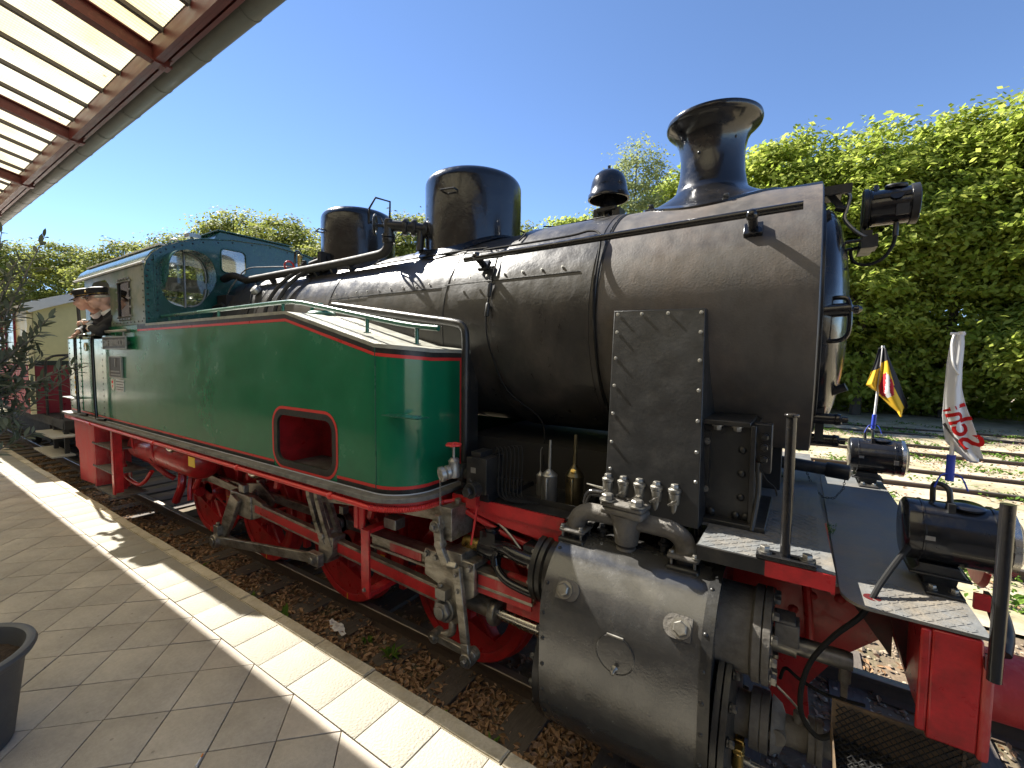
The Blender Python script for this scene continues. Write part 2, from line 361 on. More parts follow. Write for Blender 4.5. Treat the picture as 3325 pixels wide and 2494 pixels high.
# sky dome is the world; ground sheet to the horizon
g = MB(); g.box(-900, 900, -900, 900, -.9, -.30); structure('ground', g, 'yard_ground', sharp=0)
# track bed beside the platform (uneven sheet)
def sheet(x0, x1, y0, y1, nx, ny, fz):
    b = MB(); vs = []; fs = []
    for i in range(nx+1):
        for j in range(ny+1):
            x = x0+(x1-x0)*i/nx; y = y0+(y1-y0)*j/ny; vs.append((x, y, fz(x, y)))
    for i in range(nx):
        for j in range(ny):
            a = i*(ny+1)+j; fs.append((a, a+ny+1, a+ny+2, a+1))
    return b._add(vs, fs)
def bedz(x, y):
    h = -.155+.022*mnoise.noise((x*1.7, y*1.7, 0))+.012*mnoise.noise((x*6, y*6, 3))
    if y < -.95: h += .03*min(1, (-.95-y)/.5)
    return h
structure('track_bed', sheet(-22, 3.0, -1.72, 2.4, 190, 40, bedz), 'earth', sharp=0)
structure('yard_surface', sheet(-60, 30, 2.4, 24, 120, 60, lambda x, y: -.15+.05*mnoise.noise((x*.6, y*.6, 1))+.02*mnoise.noise((x*2.5, y*2.5, 5))), 'yard_ground', sharp=0)

# ---- platform: core, kerb stones, pale slabs, diagonal paving
plat = MB(); plat.box(-45, 6, -9, -1.70, -.32, PZ-.045)
platform = structure('platform', plat, 'joint_sand', sharp=0)
def block_mesh(name, sx, sy, h, m, bev=.004):
    b = bmesh.new(); bmesh.ops.create_cube(b, size=1)
    for v in b.verts: v.co = Vector((v.co.x*sx, v.co.y*sy, (v.co.z-.5)*h))
    top = [e for e in b.edges if all(v.co.z > -1e-5 for v in e.verts)]
    bmesh.ops.bevel(b, geom=top, offset=bev, segments=2, affect='EDGES', profile=.5)
    me = bpy.data.meshes.new(name); b.to_mesh(me); b.free(); me.materials.append(M[m]); me.shade_smooth(); me.set_sharp_from_angle(angle=.6); return me
KX = .5015
kerbs = []
for v in range(5):      # five chipped kerb meshes
    b = bmesh.new(); bmesh.ops.create_cube(b, size=1)
    for q in b.verts: q.co = Vector((q.co.x*(KX-.006), q.co.y*.093, (q.co.z-.5)*.58))
    bmesh.ops.subdivide_edges(b, edges=[e for e in b.edges if abs((e.verts[0].co-e.verts[1].co).x) > .2], cuts=9, use_grid_fill=True)
    top = [e for e in b.edges if all(q.co.z > -1e-5 for q in e.verts) and not (abs(e.verts[0].co.y-e.verts[1].co.y) > .05 and abs(abs(e.verts[0].co.x)-KX/2) > .02)]
    bmesh.ops.bevel(b, geom=top, offset=.007, segments=2, affect='EDGES')
    for q in b.verts:
        n1 = mnoise.noise((q.co.x*14+v*9, q.co.y*14, q.co.z*14)); q.co += Vector((0, 0, .003*n1)) if q.co.z > -.03 else Vector()
        if q.co.z > -.06 and abs(q.co.y) > .035: q.co.y += .004*mnoise.noise((q.co.x*30+v*5, q.co.z*9, 2))
    me = bpy.data.meshes.new('kerb_stone'); b.to_mesh(me); b.free(); me.materials.append(M['kerb_stone']); me.shade_smooth(); me.set_sharp_from_angle(angle=.7); kerbs.append(me)
rnd = random.Random(3)
i = 0
x = -.579*1.925-KX*.5+KX*5
while x > -23:
    m_ = T(x, -1.7065+rnd.uniform(-.003, .003), PZ-.004+rnd.uniform(-.004, .003)) @ Matrix.Rotation(rnd.uniform(-.005, .005), 4, 'Z') @ Matrix.Rotation(rnd.choice((0, PI)), 4, 'Z')
    link('kerb_stone', kerbs[i % 5], platform, m_); x -= KX; i += 1
SX = .3117
slab = [block_mesh('pale_slab', SX-.005, .296, .05, 'slab_pale', .003+.001*k) for k in range(2)]
x = -.933*1.925+SX*.5+SX*6; i = 0
while x > -28:
    link('pale_slab', slab[i % 2], platform, T(x, -1.907+rnd.uniform(-.001, .001), PZ+rnd.uniform(-.002, .002))); x -= SX; i += 1
DG = .437; side = DG/math.sqrt(2)
tile = block_mesh('paving_tile', side-.006, side-.006, .045, 'paving', .003)
half = MB(); q = DG/2-.005
half.prism([(-q, 0), (q, 0), (0, -q)], 'z', -.045, 0); half_me = half.mesh('cut_tile', 'paving_cut', 0)
rot45 = Matrix.Rotation(PI/4, 4, 'Z')
Y0 = -2.060; X0 = -2.33; far = []; near = 0
cand = []
for k in range(-70, 16):
    xk = X0+DG*k+DG/2
    cand.append(('h', xk, Y0-.001))
    for j in range(0, 14):
        cand.append(('t', xk+DG/2, Y0-DG/2-j*DG)); cand.append(('t', xk, Y0-DG-j*DG))
cand.sort(key=lambda c: (Vector((c[1], c[2]))-Vector((0, -3.375))).length)
for kind, x, y in cand:
    if y < -6.5: continue
    vis = seen(x, y, PZ, 330)
    dz = rnd.uniform(-.0015, .0015)
    mw = T(x, y, PZ+dz) @ (rot45 if kind == 't' else Matrix())
    if kind == 't': mw = mw @ Matrix.Rotation(rnd.uniform(-.004, .004), 4, 'Z')
    if vis and near < 300: link('paving_tile' if kind == 't' else 'cut_tile', tile if kind == 't' else half_me, platform, mw); near += 1
    else: far.append((kind, mw))
fb = MB()
for kind, mw in far:
    s_ = side/2-.003
    pts = [(-s_, -s_, 0), (s_, -s_, 0), (s_, s_, 0), (-s_, s_, 0)] if kind == 't' else [(-q, 0, 0), (0, -q, 0), (q, 0, 0)]
    fb._add([mw @ Vector(p) for p in pts], [tuple(range(len(pts)))])
part('far_paving', fb, 'paving', platform, kind='stuff', sharp=0)

# ---- rails
def rail_prof(s=1): return [(-.062, -.149), (.062, -.149), (.062, -.138), (.012, -.122), (.009, -.045), (.034, -.036), (.036, -.006), (.030, 0), (-.030, 0), (-.036, -.006), (-.034, -.036), (-.009, -.045), (-.012, -.122), (-.062, -.138)]
def rail(parent, y, x0, x1, dz=0):
    b = MB(); b.prism([(y+a, z+dz) for a, z in rail_prof()], 'x', x0, x1)
    o = part('rail', b, ['rail_side', 'rail_top'], parent, sharp=30)
    for p in o.data.polygons:
        if p.normal.z > .5 and p.center.z > dz-.01: p.material_index = 1
    return o
sle = []
for v in range(3):
    b = bmesh.new(); bmesh.ops.create_cube(b, size=1); bmesh.ops.subdivide_edges(b, edges=b.edges[:], cuts=4, use_grid_fill=True)
    for p in b.verts:
        p.co = Vector((p.co.x*.24, p.co.y*2.5, (p.co.z-.5)*.15)); p.co += Vector((.006*mnoise.noise((p.co.x*20, p.co.y*3+v*7, 1)), 0, .008*mnoise.noise((p.co.x*30, p.co.y*2.2+v*5, 2))))
    me = bpy.data.meshes.new('sleeper'); b.to_mesh(me); b.free(); me.materials.append(M['sleeper_wood']); me.shade_smooth(); me.set_sharp_from_angle(angle=.6); sle.append(me)
def track(name, yc, x0, x1, dz, sl_dz=-.125, step=.63):
    t = bpy.data.objects.new(name, None); COL.objects.link(t); prop(t, kind='structure'); OFF[t] = Matrix()
    for s in (-1, 1): rail(t, yc+s*.7525, x0, x1, dz)
    x = x1-.3; i = 0
    while x > x0:
        link('sleeper', sle[i % 3], t, T(x+rnd.uniform(-.02, .02), yc+rnd.uniform(-.03, .03), dz+sl_dz)); x -= step; i += 1
    return t
track('platform_track', 0, -24, 2.6, 0)
track('siding_track', 4.75, -14, 9, -.04, -.15)
track('siding_track', 8.95, -14, 14, -.05, -.155)
track('siding_track', 12.97, -14, 18, -.06, -.15)
track('siding_track', 17.2, -16, 22, -.08, -.15)

# ---- leaf litter, gravel, weeds
def scatter(n, fxy, fz, size, name, mat_, curl=.35, flat=.5, seed=1, asp=.55):
    r = np.random.RandomState(seed); V = np.zeros((n*2, 4, 3)); k = 0
    while k < n:
        x, y = fxy(r)
        s = size*(.5+r.rand()*.9); a = r.rand()*2*PI; tilt = r.normal(0, flat, 2)
        u = np.array([math.cos(a), math.sin(a), math.sin(tilt[0])]); u /= np.linalg.norm(u)
        w = np.cross([math.sin(tilt[1]), math.sin(tilt[0]*.5), 1], u); w /= np.linalg.norm(w); nn = np.cross(u, w)
        c = np.array([x, y, fz(x, y)+.004+abs(r.normal(0, .012))])
        cu = curl*s*(.3+r.rand())
        p0, p1 = c-u*s, c+u*s
        m0, m1 = c-nn*cu*.0-u*s*.25, c+u*s*.3
        l, rr_ = w*s*asp, -w*s*asp
        V[2*k] = [p0, m0+l+nn*cu, m1+l*.9+nn*cu, p1]; V[2*k+1] = [p0, p1, m1+rr_*.9+nn*cu, m0+rr_+nn*cu]
        k += 1
    return prop(link(name, quads_mesh(name, V, [mat_])), kind='stuff')
def fbed(r):
    while True:
        d = r.rand()**1.5; x = -.0-d*15; y = -1.64+.95*r.rand()**1.05
        if mnoise.noise((x*.8, y*1.5, 7)) > -.55+r.rand()*-.25: return x, y
scatter(17000, fbed, bedz, .026, 'leaf_litter', 'litter_brown', seed=2)
scatter(4200, lambda r: (-7+9*r.rand(), -1.3+2.6*r.rand()), bedz, .026, 'leaf_litter', 'litter_brown', seed=5)
scatter(5500, lambda r: (-6+16*r.rand(), 3.0+17*r.rand()), lambda x, y: -.155, .035, 'yard_litter', 'litter_brown', seed=6, flat=.35)
scatter(15000, lambda r: ((lambda q: (lambda c: (c[0]+r.normal(0, .22), c[1]+r.normal(0, .16)))((-5+15*(q*.6180339 % 1), 2.8+17.5*(q*.7548777 % 1))))(int(r.rand()**1.5*170))), lambda x, y: -.155+.08*abs(math.sin(x*7)*math.cos(y*9)), .034, 'yard_weeds', 'weed_leaf', seed=8, flat=.9)
def stones(n, fxy, fz, s0, s1, name, seed):
    r = np.random.RandomState(seed); base = np.array([(0, 0, 1), (.9, 0, .3), (.3, .85, .25), (-.75, .5, .3), (-.7, -.55, .2), (.25, -.9, .3), (0, 0, -.6)])
    F = [(0, 1, 2), (0, 2, 3), (0, 3, 4), (0, 4, 5), (0, 5, 1), (6, 2, 1), (6, 3, 2), (6, 4, 3), (6, 5, 4), (6, 1, 5)]
    V = []; FF = []
    for i in range(n):
        x, y = fxy(r); s = s0+(s1-s0)*r.rand()**2; p = base*(1+r.normal(0, .18, (7, 3)))*s; a = r.rand()*6.28; t = r.normal(0, .4)
        R = np.array([[math.cos(a), -math.sin(a), 0], [math.sin(a), math.cos(a), 0], [0, 0, 1]]) @ np.array([[1, 0, 0], [0, math.cos(t), -math.sin(t)], [0, math.sin(t), math.cos(t)]])
        p = p @ R.T*np.array([1, 1, .75])+np.array([x, y, fz(x, y)+s*.25]); o = len(V); V += p.tolist(); FF += [(a_+o, b_+o, c_+o) for a_, b_, c_ in F]
    me = bpy.data.meshes.new(name); me.from_pydata(V, [], FF); me.materials.append(M['stone_mix']); return prop(link(name, me), kind='stuff')
stones(3000, lambda r: (-8+9.5*r.rand(), -1.6+1.0*r.rand()), bedz, .008, .026, 'ballast_stones', 3)
stones(3600, lambda r: (-1.2+3.6*r.rand(), -1.6+3.9*r.rand()), bedz, .010, .030, 'ballast_stones', 4)
stones(6500, lambda r: (-3+13*r.rand(), 2.4+16*r.rand()), lambda x, y: -.155, .012, .035, 'yard_stones', 9)
def weed(x, y, z, h, n, seed):
    r = np.random.RandomState(seed); V = []
    for i in range(n):
        a = r.rand()*6.28; d = np.array([math.cos(a), math.sin(a), 0]); l = h*(.5+r.rand()*.7); w = np.array([-d[1], d[0], 0])*l*.13; b = np.array([x, y, z])+d*r.rand()*.02
        m_ = b+d*l*.35+np.array([0, 0, l*.6]); e = b+d*l*(.6+.3*r.rand())+np.array([0, 0, l*(.4+.5*r.rand())])
        V += [[b-w*.3, b+w*.3, m_+w, m_-w], [m_-w, m_+w, e+w*.1, e-w*.1]]
    return V
V = []
for i, (x, y) in enumerate([(-3.05, -.98), (-2.72, -1.02), (-3.9, -1.25), (-4.6, -1.2), (-1.95, -1.35), (-2.35, -1.55), (-1.2, -1.5), (-5.6, -1.3), (-3.4, -1.42), (-1.55, -1.22), (-.2, 1.0), (.1, .7), (.9, 1.7)]): V += weed(x, y, bedz(x, y), .07+.05*(i % 3), 16, i)
prop(link('bed_weeds', quads_mesh('bed_weeds', np.array(V), ['weed_leaf'])), kind='stuff')

# ---- canopy over the platform
cy = thing('platform_canopy', 'dark red steel platform canopy with yellowed translucent roof sheets and zinc gutter', 'canopy', (-6, -4, PZ))
EY, EZ = -1.98, 4.76; SLP = .23
def roofz(y): return EZ+(EY-y)*SLP
bay = 2.5; rx0 = -4.66; rafters = [rx0+bay*k for k in range(2, -11, -1)]
YB = -7.4
for x in rafters:
    b = MB(); up = Vector((0, SLP, 1)).normalized()
    for dy, h0, h1 in ((0, 0, 0),):
        y0, y1 = -1.90, YB; z0, z1 = roofz(y0)-.01, roofz(y1)-.01
        b.bar((x, y0, z0-.025), (x, y1, z1-.025), .075, .012); b.bar((x, y0, z0-.145), (x, y1, z1-.145), .075, .014); b.bar((x, y0, z0-.085), (x, y1, z1-.085), .010, .12)
    part('rafter', b, 'canopy_red', cy)
xs = []
step = bay/5
for k in range(-60, 12):
    xb = rx0+step*(k+.5)
    if -29 < xb < 1.2: xs.append(xb)
for j, xb in enumerate(xs):
    b = MB(); b.bar((xb, EY-.01, roofz(EY-.01)-.012), (xb, YB, roofz(YB)-.012), .042, .035); part('glazing_bar', b, 'glazing_bar', cy)
    if j+1 < len(xs):
        p = MB(); x0, x1 = xb, xs[j+1]; z0, z1 = roofz(EY+.03)+.008, roofz(YB)+.008
        nc = 24; xc_ = [x0+(x1-x0)*i/nc for i in range(nc+1)]      # one thin ribbed plastic sheet per bay
        p.strip([(x, EY+.03, z0+.004*(i % 2)) for i, x in enumerate(xc_)], [(x, YB, z1+.004*(i % 2)) for i, x in enumerate(xc_)])
        part('roof_sheet', p, 'roof_sheet', cy, sharp=0)
b = MB()        # edge channel beam and its flanges
b.box(-29, 1.3, -1.985, -1.955, 4.60, 4.765); b.box(-29, 1.3, -1.953, -1.87, 4.725, 4.742); b.box(-29, 1.3, -1.867, -1.835, 4.665, 4.75)
b.cyl((-29, -1.915, 4.685), (1.3, -1.915, 4.685), .022, n=10); b.box(-29, 1.3, -1.833, -1.80, 4.735, 4.748); b.box(-29, 1.3, -1.954, -1.925, 4.60, 4.612)
part('edge_beam', b, 'canopy_red', cy)
b = MB(); b.box(-29, 1.3, -1.99, -1.70, 4.772, 4.777); part('eaves_gap_blocker', b, 'gutter_zinc', cy)  # sheet added over the gutter gap to stop sunlight leaking through
for x in rafters:
    p = MB(); p.box(x-.006, x+.006, -1.99, -1.862, 4.60, 4.735); p.box(x-.05, x+.05, -1.985, -1.862, 4.588, 4.598); part('end_plate', p, 'canopy_red', cy)
    for dz in (4.60, 4.65, 4.70):
        for dx in (-.02, .02):
            r_ = MB(); r_.hexn((x+dx, -1.862, dz+.015), (0, 1, 0), .010, .012)
            part('bolt', r_, 'canopy_red', cy)
b = MB(); GR = .092
prof = [(GR*math.cos(a), GR*math.sin(a)) for a in np.linspace(0, PI, 15)]
outer = [(-1.738+GR*math.cos(a), 4.735+GR*.95*math.sin(a)) for a in np.linspace(PI, 2*PI, 15)]
inner = [(-1.738+(GR-.004)*math.cos(a), 4.737+(GR-.004)*.95*math.sin(a)) for a in np.linspace(2*PI, PI, 15)]
b.prism(outer+inner, 'x', -29, 1.3); b.cyl((-29, -1.648, 4.738), (1.3, -1.648, 4.738), .009, n=8)
part('gutter', b, 'gutter_zinc', cy)
for k in range(-32, 8):
    x = rx0+bay/3*k+.28
    r_ = MB(); R2 = GR+.004
    o2 = [(-1.738+R2*math.cos(a), 4.735+R2*.95*math.sin(a)) for a in np.linspace(PI*.98, 2.06*PI, 15)]
    i2 = [(-1.738+(R2-.004)*math.cos(a), 4.735+(R2-.004)*.95*math.sin(a)) for a in np.linspace(2.06*PI, PI*.98, 15)]
    r_.prism(o2+i2, 'x', x-.010, x+.010); part('gutter_bracket', r_, 'gutter_zinc', cy)
for x in (-13.53, -20.46, -1.98+2.5):        # posts stand back on the platform, outside the view
    p = MB(); p.box(x-.07, x+.07, -5.07, -4.93, PZ-.2, roofz(-5)-.02); part('post', p, 'canopy_red', cy)

cy.location = (cy.location.x, cy.location.y+.135, cy.location.z+.20)     # set the whole canopy at its height

# ---- trees
def crown(seed, R, H, z0, n, leaf, nclu, spray=.35, shape=1.0, irr=.25, drop=0):
    r = np.random.RandomState(seed)
    lobes = []
    for k in range(9):
        a = r.rand()*2*PI; t = r.rand(); rr = R*(.35+.35*r.rand())
        zz_ = z0+(H-z0)*(.12+.76*t); prof = math.sin(PI*min(1, max(.08, (.18+.82*t)))**shape)
        lobes.append((np.array([math.cos(a)*R*.55*prof, math.sin(a)*R*.55*prof, zz_]), np.array([rr, rr, rr*(.6+.35*r.rand())])))
    lobes.append((np.array([0, 0, z0+(H-z0)*.5]), np.array([R*.72, R*.72, (H-z0)*.5])))
    C = []
    while len(C) < nclu:
        c, s = lobes[r.randint(len(lobes)) if r.rand() < .72 else -1]
        d = r.normal(0, 1, 3); d /= np.linalg.norm(d); rad = 1-abs(r.normal(0, .16)); p = c+d*s*rad
        if p[2] > z0*.6 and p[2] < H*1.02: C.append((p, d))
    per = n//nclu; V = np.zeros((per*nclu, 4, 3)); k = 0
    for p, d in C:
        rot = r.rand()*6.28; sx = spray*(.7+.8*r.rand()); out = d*np.array([1, 1, .3]); out /= np.linalg.norm(out)+1e-6
        for j in range(per):
            e = r.normal(0, 1, 3)*np.array([sx, sx, sx*.32]); q_ = p+e+out*sx*.5
            q_[2] -= drop*np.linalg.norm(e[:2])
            nrm = np.array([r.normal(0, .6), r.normal(0, .6), .8])+out*.6; nrm /= np.linalg.norm(nrm)
            a = np.cross(nrm, r.normal(0, 1, 3)); a /= np.linalg.norm(a); b_ = np.cross(nrm, a); s = leaf*(.6+.8*r.rand())
            V[k] = [q_-a*s, q_+b_*s*.55+nrm*s*.1, q_+a*s, q_-b_*s*.55+nrm*s*.1]; k += 1
    return V
def trunk_mesh(seed, H, R, z0, r0, forks=6):
    r = np.random.RandomState(seed); b = MB(); rd = lambda t: r0*(1-.8*t)
    b.tube([(0, 0, -.4), (r.normal(0, .05), r.normal(0, .05), H*.25), (r.normal(0, .15), r.normal(0, .15), H*.55), (r.normal(0, .2), r.normal(0, .2), H*.93)], rd, 9, smooth=4)
    for k in range(forks):
        a = r.rand()*6.28; z = z0*.7+(H-z0)*(.05+.6*k/forks); l = R*(.6+.3*r.rand())
        b.tube([(0, 0, z), (math.cos(a)*l*.5, math.sin(a)*l*.5, z+l*.35), (math.cos(a)*l, math.sin(a)*l, z+l*.55)], lambda t: r0*.38*(1-.75*t), 6, smooth=3)
    return b
print('trees')
TV = {}
TV['beech_a'] = (quads_mesh('crown', crown(11, 3.4, 12, .5, 60000, .115, 700, .36, .8), ['leaf_beech']), trunk_mesh(1, 12, 3.4, 1.2, .22).mesh('trunk', 'bark'))
TV['beech_b'] = (quads_mesh('crown', crown(12, 3.1, 11.4, .3, 60000, .115, 680, .36, .85), ['leaf_beech']), trunk_mesh(2, 11.4, 3.1, 1.2, .2).mesh('trunk', 'bark'))
TV['oak'] = (quads_mesh('crown', crown(13, 4.0, 12, 2.2, 40000, .12, 420, .42, .9), ['leaf_oak']), trunk_mesh(3, 12, 4.0, 2.5, .26).mesh('trunk', 'bark'))
TV['birch'] = (quads_mesh('crown', crown(14, 1.7, 13.2, 3, 30000, .07, 420, .32, 1.1, drop=.5), ['leaf_birch']), trunk_mesh(4, 13.2, 1.4, 3.2, .1, 9).mesh('trunk', 'bark'))
def tree(kind, name, label, x, y, sc=1, rz=0, group=None, sz=None):
    t = thing(name, label, 'tree', (x, y, -.2), group)
    t.scale = (sc, sc, sz or sc); t.rotation_euler = (0, 0, rz)
    # children keep identity offset so that they follow the scaled empty
    for n_, me in zip(('crown', 'trunk'), TV[kind]):
        o = bpy.data.objects.new(n_, me); COL.objects.link(o); o.parent = t
    return t
GR1 = 'bright green trees along the far side of the sidings'
row = [(-1.3, 23.5, 'beech_b', 1.2, .3, 'bright green tree directly behind the chimney, partly hidden by its wide rim'),
       (2.2, 22.6, 'beech_a', 1.10, 1.2, 'tall bright green tree just right of the chimney, behind the top headlamp'),
       (5.4, 23.4, 'beech_b', 1.13, 2.6, 'bright green tree behind the black and gold flag'),
       (8.6, 22.4, 'beech_a', 1.15, 4.1, 'bright green tree behind the white flag, at the right edge of the photo'),
       (11.8, 23.6, 'beech_b', 1.12, 5.2, 'tall bright green tree outside the right edge, beyond the white flag')]
for x, y, k, s, rz, lab in row: tree(k, 'leafy_tree', lab, x, y, s, rz, GR1)
back = [(-5.4, 22.2, 'beech_b', 1.1, 4.0, 'bright green tree filling the gap between the bell and the chimney'), (-4.6, 30, 'beech_a', 1.12, .7, 'darker green tree filling the gap just left of the chimney base'), (.6, 31, 'beech_b', 1.2, 1.9, 'tree of the second row seen above the front of the smokebox'),
        (6.6, 31.5, 'beech_a', 1.2, 3.3, 'tree of the second row glimpsed between the two flags'), (12.5, 31, 'beech_b', 1.25, .2, 'tree of the second row at the far right behind the white flag')]
for x, y, k, s, rz, lab in back: tree(k, 'leafy_tree', lab, x, y, s, rz, 'trees of the second row beyond the sidings')
tree('birch', 'birch_tree', 'thin pale birch rising behind the bell, between the big dome and the chimney', -7.1, 18.5, 1.02, .4)
lab2 = [(-12.6, 23, 'beech_b', 1.02, 1, 'low green tree peeping over the boiler between the big dome and the bell'), (-17.6, 23.5, 'oak', 1.03, 2.0, 'green tree just right of the big dome low over the boiler'),
        (-26, 21.5, 'oak', 1.16, .5, 'green tree seen between the two domes, behind the valve'), (-35.5, 22, 'oak', 1.16, 1.4, 'green tree just left of the small dome'),
        (-43.5, 21, 'oak', 1.38, 2.2, 'yellow green tree above the cab roof lantern'), (-51, 21, 'oak', 1.5, 3.9, 'tall yellow green tree behind the front end of the cab roof'),
        (-62, 20, 'oak', 1.42, 4.6, 'green tree showing above the rear of the cab roof'), (-76, 18, 'oak', 1.5, .9, 'green tree beyond the roof end of the coach'), (-92, 15, 'oak', 1.6, 2.8, 'green tree left of the cab above the coach roof'),
        (-110, 12, 'oak', 1.75, 5.5, 'distant green tree at the left edge behind the olive twigs'), (-96, 5, 'oak', 1.35, 4.4, 'distant green tree low over the coach roof at the left edge')]
for x, y, k, s, rz, lab in lab2: tree(k, 'leafy_tree', lab, x, y, s, rz, 'trees rising behind the locomotive and its coach')
# dark thicket under and behind the tree row
V = []
for i in range(26): V += weed(.155+.10*mnoise.noise((i*3.1, 0, 1)), -.42+.22*mnoise.noise((i*2.3, 5, 1)), 1.425, .016, 6, 300+i)
prop(link('deck_moss', quads_mesh('deck_moss', np.array(V), ['weed_leaf'])), kind='stuff')
r = np.random.RandomState(77); nV = 26000; V = np.zeros((nV, 4, 3))
for k in range(nV):
    p = np.array([-14+34*r.rand(), 25+7*r.rand(), 0]); p[2] = -.2+3.2*r.rand()**1.3; n_ = r.normal(0, 1, 3); n_ /= np.linalg.norm(n_); a = np.cross(n_, r.normal(0, 1, 3)); a /= np.linalg.norm(a); b_ = np.cross(n_, a); s = .14*(.6+r.rand())
    V[k] = [p-a*s, p+b_*s*.6, p+a*s, p-b_*s*.6]
prop(link('thicket', quads_mesh('thicket', V, ['leaf_beech'])), kind='stuff')
# ---- unseen building added behind the platform to darken reflections in the paintwork
sb_ = thing('backdrop_building', 'plain grey brown building, unseen, added behind the platform for its reflections', 'building', (-8, -7.9, PZ))
mat('backdrop_wall', (.20, .165, .135), .85, var=.25, vscale=8, alt=(.15, .12, .10), altscale=3, altamt=.5)
b = MB(); b.box(-32, 5, -8.6, -7.7, PZ-.3, 6.6); part('unseen_wall', b, 'backdrop_wall', sb_)
for i in range(9):
    x = 2-i*3.6; b = MB(); b.box(x-1.4, x, -7.7, -7.62, PZ+.9, PZ+2.9); w_ = part('window', b, 'white_trim', sb_); b = MB(); b.box(x-1.3, x-.1, -7.62, -7.60, PZ+1.0, PZ+2.8); part('pane', b, 'lens_dark', w_)
# ================================================================== LOCOMOTIVE
LO = thing('steam_locomotive', 'black and green steam tank locomotive with red wheels standing at the platform', 'locomotive', (-4.5, 0, 0))
BZ = 2.60
B_hex = bolt_mesh('bolt', .020, .022); B_hexs = bolt_mesh('bolt', .013, .014); B_riv = rivet_mesh('rivet', .011, 'paint_black'); B_big = bolt_mesh('bolt', .032, .03)
B_zinc = bolt_mesh('screw', .0075, .006, 'zinc'); B_redriv = rivet_mesh('rivet', .026, 'worn_red'); B_blkhex = bolt_mesh('bolt', .017, .024, 'paint_black')
def put(name, me, p, d, parent, roll=0): return link(name, me, parent, aim(p, d, roll))
def ring_pts(c, ax, r, n, a0=0):
    d, u, v = frame_of(ax); return [Vector(c)+(u*math.cos(a0+2*PI*i/n)+v*math.sin(a0+2*PI*i/n))*r for i in range(n)]

# ---- frames, stretchers, axles
fr = MB()
fpoly = [(-9.25, 1.36), (-9.25, .75), (-8.6, .62), (-7.2, .62), (-7.0, .5), (-1.5, .5), (-1.1, .62), (-.12, .66), (.0, .30), (.13, .30), (.10, .60), (.22, .80), (.40, .98), (.41, 1.40)]
for s in (-1, 1): fr.prism(fpoly, 'y', s*.60, s*.57)
part('frame', fr, 'frame_red', LO)
st = MB()
for x in (-8.8, -7.6, -5.75, -4.3, -2.85, -1.2): st.box(x-.02, x+.02, -.565, .565, .58, 1.3)
st.box(-8.7, -2.2, -.55, .55, 1.18, 1.3); st.box(-7.4, -5.2, -.54, .54, .42, 1.15); part('stretcher', st, 'dark_iron', LO)
for p in [(-.02, 1.32), (-.02, 1.16), (.02, 1.00), (.10, 1.30), (.22, 1.32), (.22, 1.12), (.33, 1.20), (.33, 1.32), (.10, 1.10)]:
    put('rivet', B_redriv, (p[0], -.602, p[1]), (0, -1, 0), LO)

WX = (-6.44, -5.04, -3.56, -2.09); WR = .55; CR = (math.cos(math.radians(72))*.28, math.sin(math.radians(72))*.28)
def wheel_parts():
    rim = MB(); rim.lathe([(.415, -.05), (.475, -.055), (.475, .05), (.415, .05), (.415, -.05)], (0, 0, 0), (0, 1, 0), 56, False)
    rim.lathe([(.0, -.085), (.12, -.085), (.14, -.05), (.14, .07), (0, .07)], (0, 0, 0), (0, 1, 0), 28, False)
    for k in range(10):
        a = 2*PI*k/10+.31; c, s_ = math.cos(a), math.sin(a)
        pts = [(.10, .055), (.43, .034)]; vs = []
        for rr, w in pts:
            for yy, ww in ((-.035, w*.5), (-.05, w*.28), (.03, w*.6)):
                for sg in (-1, 1): vs.append((c*rr-s_*ww*sg, yy, s_*rr+c*ww*sg))
        rim._add(vs, [(0, 1, 7, 6), (2, 0, 6, 8), (1, 3, 9, 7), (3, 2, 8, 9), (0, 4, 10, 6), (1, 7, 11, 5), (4, 5, 11, 10)])
    cx, cz = CR
    rim.lathe([(.0, -.10), (.085, -.10), (.1, -.06), (.1, .05)], (cx, 0, cz), (0, 1, 0), 24, False)
    rim.obox((cx*.5, -.045, cz*.5), (cx*.5, 0, cz*.5), (0, .04, 0), Vector((-cz, 0, cx)).normalized()*.1)
    ty = MB(); ty.lathe([(.477, -.06), (.485, -.066), (.54, -.066), (.55, -.058), (.552, .03), (.578, .045), (.578, .062), (.53, .066), (.477, .06)], (0, 0, 0), (0, 1, 0), 72, False)
    cw = MB(); base = math.atan2(-cz, -cx); pts = []
    for t in np.linspace(-1.02, 1.02, 15): pts.append((.418*math.cos(base+t), .418*math.sin(base+t)))
    cw.prism(pts, 'y', -.06, .03)
    tk = [MB() for _ in range(4)]
    for k, a in enumerate((-PI/2+.0, 0.04, PI+.06, PI/2)):
        c, s_ = math.cos(a), math.sin(a); tk[k].obox((c*.512, -.067, s_*.512), (c*.028, 0, s_*.028), (0, .0015, 0), (-s_*.006, 0, c*.006))
    return rim.mesh('wheel', 'frame_red'), ty.mesh('tyre', ['frame_red']), cw.mesh('counterweight', 'frame_red'), [t.mesh('paint_tick', 'yellow') for t in tk]
wm, tm, cwm, tks = wheel_parts()
